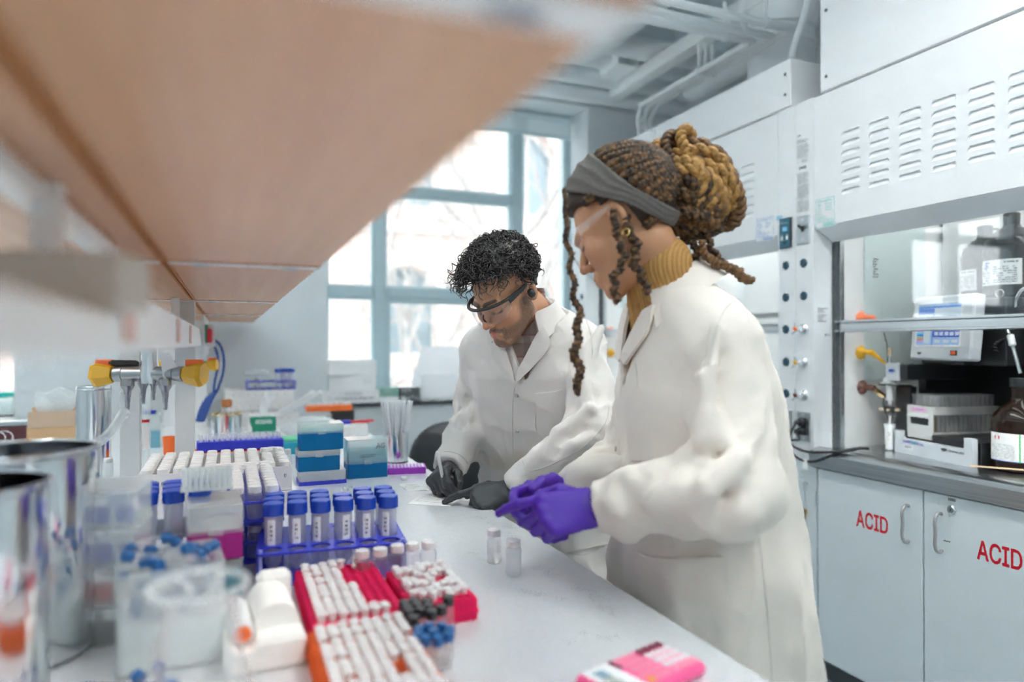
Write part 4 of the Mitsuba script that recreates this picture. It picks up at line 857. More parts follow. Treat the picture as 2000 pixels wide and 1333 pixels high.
hipc = np.append(Mn.C - .15 * Mn.f, 0); Mn.legs = [(hipc + s * .09 * Mn.l3 + [0, 0, .93], hipc + s * .10 * Mn.l3 + [0, 0, .50], hipc + s * .11 * Mn.l3 + [0, 0, .09]) for s in (1, -1)]
Mn.folds = [([atd(1190, 840, 1.80), atd(1120, 870, 1.76), atd(1085, 915, 1.79)], (.016, .020, .014)), ([atd(1150, 800, 1.80), atd(1090, 850, 1.80), atd(1050, 905, 1.80)], (.014, .018, .014)), ([atd(1180, 900, 1.80), atd(1110, 930, 1.79)], (.018, .016)),
            ([atd(962, 795, 2.14), atd(925, 800, 2.12), atd(895, 830, 2.13)], (.016, .02, .014)), ([atd(965, 840, 2.13), atd(925, 850, 2.08), atd(890, 880, 2.06)], (.016, .02, .014)), ([atd(955, 770, 2.14), atd(915, 765, 2.12)], (.014, .016)),
            ([atd(1175, 640, 1.92), atd(1130, 740, 1.88), atd(1125, 830, 1.86)], (.012, .022, .018))]
Mn.dents = [([atd(1100, 700, 1.86), atd(1106, 760, 1.85), atd(1104, 830, 1.83)], .012), ([atd(1120, 890, 1.73), atd(1060, 920, 1.74)], .008), ([atd(940, 780, 2.06), atd(905, 800, 2.07)], .007), ([atd(950, 735, 2.12), atd(948, 790, 2.1)], .008)]

def shoes(S, key):
    for i, (h, k, a) in enumerate(S.legs):
        d = nrm(S.f3 + (.15 if i == 0 else -.15) * S.l3); F = frame((a[0], a[1], 0), d, np.cross([0, 0, 1.0], d))
        def fn(P): return smax(smin(smin(ell(P, (.10, 0, .030), (.10, .046, .045)), ell(P, (-.01, 0, .05), (.06, .040, .055)), .03), cap(P, (0, 0, .05), (0, 0, .11), .045, .045), .02), -(P[:, 2] - .003), .004)
        part(key, 'shoe', mv(sn(fn, (-.09, -.07, -.004), (.22, .07, .17), .006), F), 'm_shoe', True)
        part(key, 'trouser_leg', tb([tuple(k + [0, 0, .12]), tuple(k), tuple((k + a) / 2 + [0, 0, .02]), (a[0], a[1], .075)], [.085, .078, .068, .062], 20), 'm_trousers', True)
def put_hand(S, key, o, y, z, bones, m, right=False, cuff=.05, seed=0):
    mesh = hand_mesh(bones, cuff, seed=seed)
    if right: mesh.apply_transform(np.diag([-1, 1, 1, 1.0])); 
    y = nrm(y); z = np.array(z, float); z -= y * (z @ y); z = nrm(z); F = np.eye(4); F[:3, 0], F[:3, 1], F[:3, 2], F[:3, 3] = np.cross(y, z), y, z, o
    mesh.apply_transform(F)
    if mesh.volume < 0: mesh.invert()
    return part(key, 'glove', mesh, m, True)
def coat(S, key, m, h=.0065):
    fn = coat_fn(S); pts = np.array([S.sl, S.sr, S.eL, S.eR, S.wL, S.wR, np.append(S.C, 1.0) - .3 * S.f3, np.append(S.C, 1.0) + .2 * S.f3, np.append(S.C, 1.) + .27 * S.l3, np.append(S.C, 1.) - .27 * S.l3])
    lo, hi = pts.min(0) - .09, pts.max(0) + .09; zf = .78
    mesh = surfnet(fn, np.arange(lo[0], hi[0], h, dtype=np.float32), np.arange(lo[1], hi[1], h, dtype=np.float32), axis_grid([(.48, zf, .016), (zf, 1.56, h)]))
    k = part(key, 'lab_coat', mesh, m, True); return fn, k
def seams(fn, key, lines, t0, m='m_seam', w=1.1):
    for L in lines:
        P = spline([(u, v, 0) for u, v in L], 24)[:, :2]; Q = trace(fn, P, t0); N = grad(fn, Q, .01); part(key, 'seam', tb(Q + N * .0006, .0010 * w, 5), m, True)

# ------------------------------------------------------------------ build the man
KM = thing('person', 'person with curly black hair in a white lab coat writing with black gloves', 'person')
build_body(Mn, KM); shoes(Mn, KM)
cf, kc = coat(Mn, KM, 'm_coat_m'); ct = coat_fn(Mn, arms=False, cutv=False)
def shirt_fn(S, grow, r):
    def fn(P):
        t, ql, qf = torso(P, S, grow); d = smin(t, cap(P, S.sl, S.sr, .04, .04), .05); n_ = cap(P, S.neck - [0, 0, .05], S.neck + S.hR[:, 2] * .035 + [0, 0, .02], r, r)
        return smax(smax(smin(d, n_, .03), -(P[:, 2] - 1.05), .01), P[:, 2] - 9, .01)
    return fn
def mini(S, fn, zlo, zhi, h): 
    c = S.neck; return surfnet(fn, np.arange(c[0] - .24, c[0] + .24, h, dtype=np.float32), np.arange(c[1] - .24, c[1] + .24, h, dtype=np.float32), np.arange(zlo, zhi, h, dtype=np.float32))
base = shirt_fn(Mn, -.012, .066)
def mshirt(P):
    d = base(P); q = (P - Mn.neck.astype(np.float32)); qf = q @ Mn.f3.astype(np.float32); ql = q @ Mn.l3.astype(np.float32)
    v = np.maximum(np.abs(ql - .01) - .75 * (P[:, 2] - 1.375), -qf) * .8; up_ = Mn.hR[:, 2] * .5 + np.array([0, 0, .5]); tube_ = cap(P, Mn.neck - [0, 0, .03], Mn.neck + Mn.hR[:, 2] * .12, .059, .062)
    return smax(smax(d, -tube_, .004), -np.maximum(v, 1.375 - P[:, 2]), .004)
part(KM, 'plaid_shirt', mini(Mn, mshirt, 1.06, 1.52, .006), 'm_plaid', True)
P_ = lambda *a: [tuple(x) for x in a]
part(kc, 'collar', collar(Mn, Mn.neck + [0, 0, -.012] - Mn.f3 * .006, np.array([0, 0, 1]) + Mn.f3 * .30, .074, .078, .032, .042, .62, .075), 'm_coat_m', 40)
part(kc, 'lapel', patch(ct, P_((1060, 640), (1070, 655), (1076, 673), (1064, 692), (1036, 724), (1010, 747), (1014, 722), (1034, 685), (1050, 652)), .008, .005, 1.4, 5), 'm_coat_m', 35)
part(kc, 'lapel', patch(ct, P_((958, 640), (972, 645), (984, 660), (994, 690), (1008, 745), (988, 722), (968, 694), (958, 665)), .008, .005, 1.4, 5), 'm_coat_m', 35)
part(kc, 'pocket', patch(ct, P_((1046, 768), (1075, 766), (1109, 758), (1103, 800), (1085, 855), (1066, 857), (1050, 845)), .002, .0035, 1.4, 6), 'm_coat_m', 35)
part(kc, 'pocket', patch(ct, P_((1072, 1010), (1130, 1016), (1188, 1012), (1187, 1062), (1107, 1078), (1087, 1064)), .002, .0035, 1.4, 7), 'm_coat_m', 35)
seams(ct, kc, [[(1047, 769), (1075, 767), (1108, 759)], [(1048, 778), (1075, 776), (1106, 768)], [(1046, 768), (1048, 805), (1050, 845), (1066, 857), (1085, 855), (1103, 800), (1109, 758)], [(1087, 1064), (1107, 1078), (1187, 1062)]], 1.4, w=.9)
for q in ((967, 662), (1062, 673), (1009, 773), (1010, 843)): snap(Mn, kc, cf, q, 1.4)
seams(cf, kc, [[(1006, 752), (1001, 800), (1001, 850), (1003, 905)], [(1190, 795), (1165, 850), (1128, 880), (1082, 905), (1035, 922)], [(1128, 598), (1150, 640), (1156, 700)], [(1021, 900), (1030, 930), (1034, 965)], [(868, 883), (892, 886), (914, 906)]], 1.4)
bl = hand_bones([(.12, .25, .2), (1.25, 1.25, .7), (1.3, 1.3, .7), (1.25, 1.3, .7)], spread=(.05, .0, -.02, -.08), thumb=((.044, .050, -.022), (.052, .086, -.034), (.044, .114, -.044)))
put_hand(Mn, KM, Mn.wL + nrm(Mn.wL - Mn.eL) * .012, (-.92, .30, -.24), (-.25, -.70, .66), bl, 'm_glove_black', seed=3)
br_ = hand_bones([(.80, .85, .35), (.95, .95, .45), (1.1, 1.05, .6), (1.2, 1.1, .7)], spread=(.02, .0, -.03, -.06), thumb=((.040, .052, -.030), (.038, .078, -.050), (.024, .094, -.068)))
put_hand(Mn, KM, Mn.wR + nrm(Mn.wR - Mn.eR) * .004 + np.array([.0, .018, 0]), (-.52, -.78, -.12), (-.55, .20, .80), br_, 'm_glove_black', True, seed=4)
# hair of the man
def hair_cap_m(Q):
    d = ell(Q, (0, -.022, .055), (.094, .112, .100)); d = d - .011 * (ridge(Q + 3, 24.0, 7) - .55)
    line = np.where(Q[:, 1] > 0, .062 + .28 * Q[:, 1] - Q[:, 2], np.where(Q[:, 1] > -.035, .03 - Q[:, 2], -.055 - Q[:, 2]))
    return smax(d, line * .8, .012)
kh = part(KM, 'hair', mv(sn(hair_cap_m, (-.13, -.16, -.09), (.13, .13, .18), .0035), Hm(Mn)), 'm_hair_m', True, label='curly black hair')
R = random.Random(5); curls = []
for i in range(1150):
    th, ph = R.uniform(0, 2 * math.pi), math.acos(R.uniform(-.25, 1)); d = np.array([math.sin(ph) * math.cos(th), math.sin(ph) * math.sin(th), math.cos(ph)])
    p = np.array([0, -.022, .055]) + d * [.090, .108, .096]
    if p[2] < (.070 + .25 * max(p[1], 0) if p[1] > .0 else (.035 if p[1] > -.04 else -.03)): continue
    fr = max(0, d[1]); L = R.uniform(.035, .06) + .028 * fr; tang = nrm(np.cross(d, [R.gauss(0, 1), R.gauss(0, 1), R.gauss(0, 1)])); flow = nrm(tang * .75 + np.array([.10 * R.gauss(0, 1), .55 + .5 * fr, -.15 - .55 * fr]))
    n = 15; a = R.uniform(0, 6.28); tw = R.uniform(.55, .95) * R.choice((-1, 1)); rad = R.uniform(.004, .0095); pts = []
    b = nrm(np.cross(flow, d)); c = np.cross(b, flow); q = p - d * .006
    for k in range(n):
        s = k / (n - 1); w_ = rad * min(1, .3 + s); pts.append(q + flow * (L * s * .8) + d * (.020 * math.sin(math.pi * min(1, s * .8)) + .004) + w_ * (math.cos(a + tw * k) * b + math.sin(a + tw * k) * c))
    curls.append(tb(pts, np.linspace(.0023, .0007, n) * R.uniform(.6, 1.15), 4))
part(kh, 'curls', mv(cat(*curls), Hm(Mn)), 'm_hair_m', True, kind='stuff')
frost('m_lens', (.85, .92, .95), .07)
def glasses(S, key, frame_m, label, black):
    g = part(key, 'safety_glasses', mv(lens_mesh(), Hm(S)), 'm_lens', True, label=label)
    for s in (1, -1):
        part(g, 'temple', mv(hullm(*[np.array([(s * (x + dx), y, z + dz) for dx in (-.0012, .0012) for dz in (-h, h)]) for x, y, z, h in ((.0745, .066, .014, .0095), (.083, .015, .015, .0052), (.0835, -.02, .016, .003))]), Hm(S)), frame_m)
        part(g, 'temple_tip', mv(tb(spline([(s * .0835, -.018, .016), (s * .083, -.034, .010), (s * .081, -.046, -.008)], 8), .0026, 6), Hm(S)), frame_m, True)
    if black:
        th = np.linspace(-1.25, 1.25, 40); part(g, 'brow_bar', mv(tb([(.078 * math.sin(a), .040 + .078 * math.cos(a) ** 1.0, .018 + .002 * math.cos(a)) for a in th], .0046, 8), Hm(S)), frame_m, True)
        part(g, 'nose_bridge', mv(tb(spline([(.014, .117, .004), (.008, .119, -.012), (.010, .114, -.020)], 8), .0022, 6), Hm(S)), frame_m, True)
    return g
def lens_mesh():
    th = np.linspace(-1.25, 1.25, 33); V, F = [], []
    for i, a in enumerate(th):
        drop = -.030 + .012 * (1 - min(1, abs(a) / .16)) - .004 * math.cos(a * 2.4) + .022 * max(0, (abs(a) - .75) / .5) ** 2
        for j, z in enumerate(np.linspace(.017, drop, 5)): V.append((.078 * math.sin(a), .040 + .078 * math.cos(a) - .10 * (.017 - z) * .35, z))
    for i in range(32):
        for j in range(4): q = i * 5 + j; F += [(q, q + 5, q + 6), (q, q + 6, q + 1)]
    return trimesh.Trimesh(V, F, process=False)
glasses(Mn, KM, 'm_black', 'black framed clear safety glasses', True)
part(KM, 'earbud', mv(sn(lambda P: smin(ell(P, (.090, -.004, -.008), (.010, .011, .012)), ell(P, (.094, -.002, -.014), (.006, .010, .007)), .004), (.072, -.03, -.03), (.108, .02, .02), .0025), Hm(Mn)), 'm_black', True, label='black earbud')

# ------------------------------------------------------------------ build the woman
KW = thing('person', 'person with a braided bun and grey headband in a white lab coat, purple gloves', 'person')
build_body(W, KW); shoes(W, KW)
wf, kc = coat(W, KW, 'm_coat_w'); wt = coat_fn(W, arms=False, cutv=False)
base_w = shirt_fn(W, -.012, .060)
def wknit(P):
    q = P - W.neck.astype(np.float32); a = np.arctan2(q @ W.f3.astype(np.float32), q @ W.l3.astype(np.float32))
    n_ = cap(P, W.neck - [0, 0, .04], W.neck * .35 + (W.hc + W.hR @ np.array([0, -.03, -.085])) * .65, .062, .059)
    d = smin(base_w(P), n_, .03) - .0016 * np.cos(a * 42); return d
part(KW, 'turtleneck', mini(W, wknit, 1.06, 1.58, .0045), 'm_knit', True, label='mustard ribbed turtleneck')
part(kc, 'collar', collar(W, W.neck + [0, 0, -.008] - W.f3 * .004, np.array([0, 0, 1]) + W.f3 * .42, .070, .078, .040, .046, .95, .072), 'm_coat_w', 40)
part(kc, 'lapel', patch(wt, P_((1283, 598), (1278, 625), (1268, 655), (1250, 680), (1228, 714), (1218, 700), (1228, 678), (1244, 645), (1262, 610)), .006, .005, .8, 5), 'm_coat_w', 35)
part(kc, 'lapel', patch(wt, P_((1230, 596), (1216, 620), (1206, 650), (1207, 690), (1217, 710), (1223, 690), (1228, 645), (1238, 605)), .006, .005, .8, 5), 'm_coat_w', 35)
part(kc, 'pocket', patch(wt, P_((1234, 754), (1265, 758), (1300, 760), (1330, 757), (1358, 752), (1366, 820), (1372, 898), (1340, 906), (1306, 909), (1270, 904), (1234, 897)), .0022, .0035, .8, 8), 'm_coat_w', 35)
kp = part(kc, 'pocket', patch(wt, P_((1240, 1073), (1260, 1084), (1295, 1091), (1350, 1091), (1413, 1086), (1418, 1180), (1424, 1290), (1340, 1290), (1290, 1220), (1252, 1150)), .003, .004, .8, 9), 'm_coat_w', 35)
seams(wt, kc, [[(1234, 897), (1233, 830), (1234, 755)], [(1234, 897), (1270, 904), (1306, 909), (1340, 906), (1372, 898), (1366, 820), (1358, 752)], [(1234, 768), (1265, 772), (1300, 774), (1358, 766)], [(1418, 1180), (1420, 1230), (1424, 1290)], [(1240, 1073), (1246, 1110), (1252, 1150), (1275, 1195)]], .8, w=.9)
for q in ((1265, 641), (1220, 743), (1204, 877)): snap(W, kc, wf, q, .8)
seams(wf, kc, [[(1240, 700), (1246, 760), (1240, 840)], [(1446, 582), (1420, 600), (1400, 640), (1385, 720)], [(1478, 1030), (1492, 1140), (1500, 1230), (1507, 1330)]], .8)
# pen lettering on the pocket
wr = [[(1263, 1093), (1271, 1092)], [(1267, 1092), (1264, 1103)], [(1271, 1103), (1272, 1097), (1275, 1104), (1276, 1098)], [(1277, 1098), (1279, 1105), (1281, 1100), (1283, 1106), (1285, 1100)], [(1287, 1101), (1290, 1101), (1290, 1105), (1287, 1105), (1287, 1101)], [(1292, 1106), (1292, 1101), (1295, 1101)]]
for L in wr: seams(wf, kp, [L if len(L) > 2 else [L[0], ((L[0][0] + L[1][0]) / 2, (L[0][1] + L[1][1]) / 2), L[1]]], .8, 'm_ink', 1.2)
for k_ in [k_ for k_ in scene if k_.startswith(kp + '__')]:
    n_ = mi.ScalarTransform4f().translate((-.004 * np.array([.25, .95, 0])).tolist()); scene[k_]['to_world'] = n_
bw = hand_bones([(.22, .42, .30), (1.0, 1.0, .6), (1.1, 1.1, .6), (1.15, 1.15, .6)], spread=(.06, .0, -.03, -.08), thumb=((.046, .052, -.022), (.050, .084, -.040), (.040, .108, -.055)), glove=.0004)
put_hand(W, KW, W.wL + nL * .004, (-.93, .28, -.16), (-.25, -.80, .54), bw, 'm_glove_purple', seed=6)
bw2 = hand_bones([(.35, .65, .40), (.5, .75, .5), (.6, .8, .5), (.7, .85, .5)], spread=(.04, .0, -.03, -.06), thumb=((.046, .050, -.020), (.052, .082, -.032), (.046, .106, -.044)), glove=.0004)
put_hand(W, KW, W.wR + nR * .004, (-.95, -.05, -.06), (.25, .92, .25), bw2, 'm_glove_purple', True, seed=8)
glasses(W, KW, 'm_clearplastic', 'clear plastic safety glasses', False); frost('m_clearplastic', (.92, .94, .95), .16)
# hair of the woman: scalp rows, headband, bun of twisted locs, hanging braids
def hair_w(Q, g=0.0):
    d = smin(ell(Q, (0, -.022, .040), (.083 + g, .106 + g, .096 + g)), ell(Q, (0, .052, .062), (.052 + g, .044 + g, .036 + g)), .03)
    line = np.where(Q[:, 1] > .005, .040 + .45 * Q[:, 1] - Q[:, 2], np.where(Q[:, 1] > -.035, .030 - Q[:, 2], -.050 - Q[:, 2])); return smax(d, line * .8, .010)
kh = part(KW, 'hair', mv(sn(lambda Q: hair_w(Q) - .0022 * (ridge(Q, 60., 3) - .6), (-.11, -.15, -.08), (.11, .13, .16), .0035), Hm(W)), 'm_braid_dark', True, label='dark brown braided hair'); mat('m_braid_dark', (.03, .018, .012), .6, spec=.3)
def on_cap(d, g=.0): c = np.array([0, -.022, .040]); return c + nrm(d) * (1 / np.linalg.norm(nrm(d) / (np.array([.083, .106, .096]) + g)))
bunb = nrm([0, -.99, -.06]); e1 = nrm([0, -.06, .99]); e2 = np.array([1.0, 0, 0])
def band_s(q): return q @ np.array([0, .866, -.5]) + .050, .015 + .030 * float(np.clip((q @ np.array([0, .5, .866]) + .02) / .14, 0, 1))
for i in range(28):
    ph = math.radians(-150 + 300 * i / 27); dv = e1 * math.cos(ph) + e2 * math.sin(ph); runs = [[], []]
    for t in np.radians(np.linspace(8, 124, 30)):
        q = on_cap(bunb * math.cos(t) + dv * math.sin(t), .0045); s_q, hw = band_s(q)
        if hair_w((q * np.array([.975, .975, 1]))[None], .006)[0] > .004: continue
        if s_q < -hw * .8: runs[0].append(q)
        elif s_q > hw * .8: runs[1].append(q)
    for run in runs:
        if len(run) > 3: part(kh, 'scalp_braid', mv(loc(run[::max(1, len(run) // 10)] if len(run) > 8 else run, .0080, 70, turns=max(2, len(run) * .42)), Hm(W)), 'm_braid', True)
n_ = np.array([0, .866, -.5])
def band(Q):
    s = Q @ n_ + .050; along = np.clip((Q @ np.array([0, .5, .866]) + .02) / .14, 0, 1); hw = .015 + .030 * along
    d = ell(Q, (0, -.022, .040), (.0965, .1195, .1095)); d = smin(d, ell(Q, (0, .052, .062), (.060, .052, .046)), .03); inner = ell(Q, (0, -.022, .040), (.086, .109, .099))
    d = d - .0034 * (1 - np.abs(np.sin(s / hw * 5.2 + 2.5 * meshkit.noise(Q * 22, 4)))); return smax(smax(d, np.abs(s) - hw, .004), -inner, .002)
part(KW, 'headband', mv(sn(band, (-.11, -.15, -.11), (.11, .13, .17), .003), Hm(W)), 'm_band', True, label='charcoal grey cloth headband')
bc = atd(1345, 385, 1.375); vr = nrm(np.array([SY, CY, 0])); vx = np.array([CY, -SY, 0]); vz = np.array([0, 0, 1.0])
def bunp(x, y, z): return bc + vx * x + vr * y + vz * z
R = random.Random(8)
part(kh, 'bun_core', mv(trimesh.creation.icosphere(3, 1.0), np.diag([.062, .062, .066, 1]), Tr(bc - vx * .006)), 'm_braid', True)
root = head_pts(W, [on_cap(bunb)])[0]; rl = np.array([(root - bc) @ vx, (root - bc) @ vr, (root - bc) @ vz])
for i in range(58):
    q_ = math.radians(R.uniform(-150, 100)); rr_ = R.uniform(.84, 1.06)
    d0 = nrm([-.95, .25 * math.sin(q_), .15 + .35 * math.cos(q_)]); mid = nrm([R.uniform(.05, 1.1), 1.1 * math.sin(q_), 1.0 * math.cos(q_)]); end = nrm([R.uniform(-.3, .7), .75 * math.sin(q_) + R.gauss(0, .28), -1.0 + .5 * abs(math.cos(q_))])
    sc = np.array([.092, .080, .094]); pts = []
    for t in np.linspace(0, 1, 8):
        d = nrm(d0 * (1 - t) ** 2 + 2.4 * mid * t * (1 - t) + end * t * t); pts.append(bunp(*(d * sc * rr_ * (.86 + .16 * math.sin(math.pi * t) + 0.06 * math.sin(8 * t + i * 1.7)))))
    c = R.random(); gold = (-1.25 < q_ < -.35 and c < .17) or c < .03
    part(kh, 'bun_loc', loc(pts, R.uniform(.0092, .0118), 54, turns=R.uniform(4.2, 6.0), phase=R.uniform(0, 6)), 'm_braid_gold' if gold else ('m_braid_brown' if c < .66 else 'm_braid'), True)
for (pp, r_, m_) in (([(1318, 330), (1306, 300), (1300, 275), (1312, 262), (1322, 282)], .0085, 'm_braid'), ([(1340, 320), (1338, 288), (1330, 262), (1340, 252), (1350, 262), (1346, 292)], .0095, 'm_braid_gold'), ([(1300, 330), (1286, 305), (1280, 285), (1292, 280)], .0085, 'm_braid_gold'),
                     ([(1370, 330), (1380, 298), (1400, 296), (1412, 318)], .0100, 'm_braid_brown'), ([(1352, 330), (1362, 350), (1356, 380), (1350, 405), (1360, 430)], .0125, 'm_braid_gold'), ([(1400, 320), (1425, 345), (1438, 390), (1432, 430), (1405, 448)], .0100, 'm_braid_brown'), ([(1418, 330), (1442, 372), (1446, 412), (1425, 445)], .0100, 'm_braid_brown')):
    part(kh, 'bun_loc', loc([atd(u, v, 1.315 + .01 * j) for j, (u, v) in enumerate(pp)], r_, 40), m_, True)
hang = [([(1101, 368), (1106, 420), (1108, 470), (1116, 520), (1121, 570), (1131, 625), (1124, 680), (1130, 725), (1124, 772)], 1.245, (.0040, .0050, .0052, .0062, .0075, .0085, .0075), 'm_braid'),
        ([(1198, 408), (1203, 445), (1212, 475), (1218, 509), (1206, 530), (1199, 548), (1203, 575), (1200, 592)], 1.235, .0062, 'm_braid'), ([(1226, 420), (1230, 455), (1244, 487), (1238, 512), (1252, 535), (1258, 552), (1272, 572)], 1.245, .0068, 'm_braid'),
        ([(1310, 470), (1300, 505), (1306, 530), (1312, 545)], 1.30, .0070, 'm_braid'), ([(1322, 480), (1328, 510), (1342, 528), (1330, 545)], 1.31, .0070, 'm_braid'),
        ([(1372, 470), (1380, 500), (1402, 515), (1425, 522), (1450, 540), (1470, 551)], 1.30, (.006, .0075, .0085, .008), 'm_braid_brown'), ([(1394, 440), (1386, 478), (1400, 500), (1412, 512)], 1.32, .0058, 'm_braid'), ([(1290, 450), (1296, 485), (1288, 515), (1296, 535)], 1.29, .0065, 'm_braid'), ([(1350, 470), (1362, 500), (1352, 520)], 1.32, .0065, 'm_braid')]
for j, (pp, D, r_, m_) in enumerate(hang):
    q = spline([atd(u, v, D) for u, v in pp], 40); tt = np.linspace(0, 1, 40); am = .0042 * np.minimum(1, tt * 3); q = q + (am * np.sin(tt * len(pp) * 5.0 + j))[:, None] * vx + (am * np.cos(tt * len(pp) * 5.0 + j))[:, None] * vr
    part(kh, 'hanging_braid', loc(q, r_, 80), m_, True)
part(KW, 'earring', mv(lathe([(.0070 + .0016 * math.cos(a), .0016 * math.sin(a)) for a in np.linspace(0, 2 * math.pi, 9)], 20), Ry(math.pi / 2 - .3), Tr(.086, -.012, -.044), Hm(W)), 'm_gold', True)
# vial in the woman's fingers, pen in the man's
# ------------------------------------------------------------------ things on the bench
def at(u, v, z=ZB): p = onz(u, v, z); return p
def P4(p, rz=0.0, z=None): return Tr(p[0], p[1], p[2] if z is None else z) @ Rz(rz)
def tubewall(prof, n=24): return lathe(prof, n)
R = random.Random(42)
ORD = ['first', 'second', 'third', 'fourth', 'fifth', 'sixth', 'seventh', 'eighth', 'ninth', 'tenth']
# --- prototypes
VB = tubewall([(0, .001), (.0125, .001), (.0146, .003), (.0146, .046), (.0135, .050), (.0105, .053), (.0105, .056)], 20)
VC = lathe([(0, .066), (.0115, .066), (.0128, .0648), (.0128, .0525), (.0112, .052), (0, .052)], 20)
mat('m_capwhite', (.84, .83, .82), .35)
VIAL = Proto(('glass', VB, 'm_vial', 40), ('cap', VC, 'm_capwhite', 35)); CAPV = Proto(('cap', VC, 'm_capwhite', 35), ('glass', lathe([(0, .03), (.0140, .03), (.0140, .05), (.0105, .053)], 10), 'm_vial', 40))
TB = tubewall([(0, 0), (.003, .0), (.0155, .016), (.0158, .10), (.0158, .108)], 24); TC = lathe([(0, .127), (.0165, .127), (.0185, .1255), (.0187, .108), (.0187, .1045), (.0160, .104), (0, .104)], 28)
T50 = Proto(('tube', TB, 'm_tube', 40), ('cap', TC, 'm_capblue', 35))
MT = lathe([(0, .0305), (.0062, .0305), (.0074, .0290), (.0076, .0265), (.0058, .0255), (.0053, .012), (.0030, 0), (0, 0)], 10)
MT1 = Proto(('', MT, 'm_microtube', 35)); thin('m_microtube', (.95, .94, .94), .4, 0.0, .45)
def arc_label(r, z0, z1, a0, a1, n=10, eps=.0004):
    V, F = [], []
    for i in range(n + 1):
        a = a0 + (a1 - a0) * i / n
        for rr in (r + eps, r): 
            for z in (z0, z1): V.append((rr * math.cos(a), rr * math.sin(a), z))
    for i in range(n):
        b = 4 * i; F += [(b, b + 4, b + 5), (b, b + 5, b + 1), (b + 2, b + 3, b + 7), (b + 2, b + 7, b + 6)]
    return trimesh.Trimesh(V, F, process=False)
def arc_print(r, z0, z1, a0, a1, n, rng, eps=.0007):
    out = []
    for i in range(n):
        z = z1 - (z1 - z0) * (i + .5) / n; a = a0
        while a < a1: 
            l = rng.uniform(.05, .22) * (a1 - a0); b = min(a1, a + l)
            if rng.random() < .8: out.append(arc_label(r, z - (z1 - z0) / n * .22, z + (z1 - z0) / n * .22, a, b, 2, eps))
            a = b + .03 * (a1 - a0)
    return cat(*out)
# --- near steel beakers and the flask
def steel_pot(p, r, h, label):
    k = thing('steel_beaker', label, 'beaker')
    part(k, 'wall', mv(lathe([(0, .002), (r - .006, .002), (r, .008), (r, h - .006), (r + .004, h - .002), (r + .004, h + .002), (r, h + .004), (r - .002, h), (r - .002, .006), (0, .005)], 64), P4(p)), 'm_chrome', 30); return k
steel_pot([-.268, .905, ZB], .085, .278, 'tall polished steel beaker nearest the camera, at the left edge'); steel_pot([-.262, 1.145, ZB], .088, .283, 'tall polished steel beaker just behind the nearest one')
k = thing('glass_flask', 'clear wide-mouthed glass flask in the foreground beside the steel beakers', 'flask')
part(k, 'body', mv(lathe([(0, .002), (.052, .002), (.060, .010), (.058, .05), (.034, .17), (.028, .192), (.029, .205), (.040, .218)], 48), P4([-.022, .665, ZB])), 'm_flask', True); frost('m_flask', (.95, .96, .96), .10)
part(k, 'rim', mv(lathe([(.040 + .0028 * math.cos(a), .2185 + .0028 * math.sin(a)) for a in np.linspace(0, 2 * math.pi, 13)], 48), P4([-.022, .665, ZB])), 'm_milky', True)
# --- stack of clear organiser boxes
p = at(212, 1248); names = ['lowest', 'second', 'third', 'topmost']; fills = [('m_dark', 6), ('m_red', 5), ('m_blue', 6), ('m_capblue', 4)]
for i in range(4):
    z = ZB + .056 * i; k = thing('organizer_box', f'clear plastic organizer box, {names[i]} of the stack beside the steel beakers', 'box'); M = P4(p, -.15, z) @ Tr(-.02, .03, 0)
    o = rrect(.118, .105, .008); q = rrect(.114, .101, .007)
    part(k, 'tray', mv(cat(ext(o, .047, [q[::-1]]), ext(o, .002)), M), 'm_lid'); part(k, 'lid', mv(cat(ext(rrect(.121, .108, .009), .006)), M, Tr(0, 0, .047)), 'm_milky')
    for j in range(fills[i][1]): one('small_part', mv(bx(-.010, .010, -.009, .009, 0, .022, .002), M @ Tr(-.042 + .028 * (j % 4) + R.gauss(0, .002), -.028 + .05 * (j // 4), .0025) @ Rz(R.uniform(-.6, .6))), fills[i][0], f"small {['dark', 'red', 'blue', 'bright blue'][i]} plastic part inside the {names[i]} clear organizer box", 'part', group=f'parts in the {names[i]} organizer box')
# --- small vials with blue caps, heaped
SV = Proto(('glass', lathe([(0, 0), (.0062, .0), (.0068, .002), (.0068, .030), (.005, .033), (.005, .036)], 12), 'm_vial', 40), ('cap', lathe([(0, .046), (.0068, .046), (.0074, .045), (.0074, .034), (0, .034)], 14), 'm_aqua2', 35))
mat('m_aqua2', (.005, .10, .30), .3)
def heap(c, n, rx, ry, z0, label, group, seed):
    rg = random.Random(seed); placed = []
    for i in range(n):
        for _ in range(60):
            x, y = rg.uniform(-rx, rx), rg.uniform(-ry, ry); lay = sum(1 for a in placed if math.hypot(a[0] - x, a[1] - y) < .017)
            if lay < 2: break
        placed.append((x, y)); tilt = rg.uniform(1.15, 1.5); az = rg.uniform(0, 6.28); M = Tr(c[0] + x, c[1] + y, z0 + .0085 + .014 * lay) @ Rz(az) @ Ry(tilt) @ Tr(0, 0, -.02)
        SV.put('small_vial', M, label, 'vial', group)
k = thing('plastic_bin', 'clear plastic bin heaped with blue-capped vials behind the glass flask', 'bin'); M = P4([-.072, 1.075, ZB], .1)
part(k, 'bin', mv(cat(ext(rrect(.13, .13, .01), .135, [rrect(.126, .126, .009)[::-1]]), ext(rrect(.13, .13, .01), .003)), M), 'm_lid'); part(k, 'insert', mv(ext(rrect(.12, .12, .008), .062), M, Tr(0, 0, .004)), 'm_white')
for q_ in range(3): heap((-.072, 1.075), 13, .045, .045, ZB + .067 + .029 * q_, 'small clear vial with a dark blue cap heaped in the clear bin', 'blue-capped vials heaped in the bin', 3 + q_)
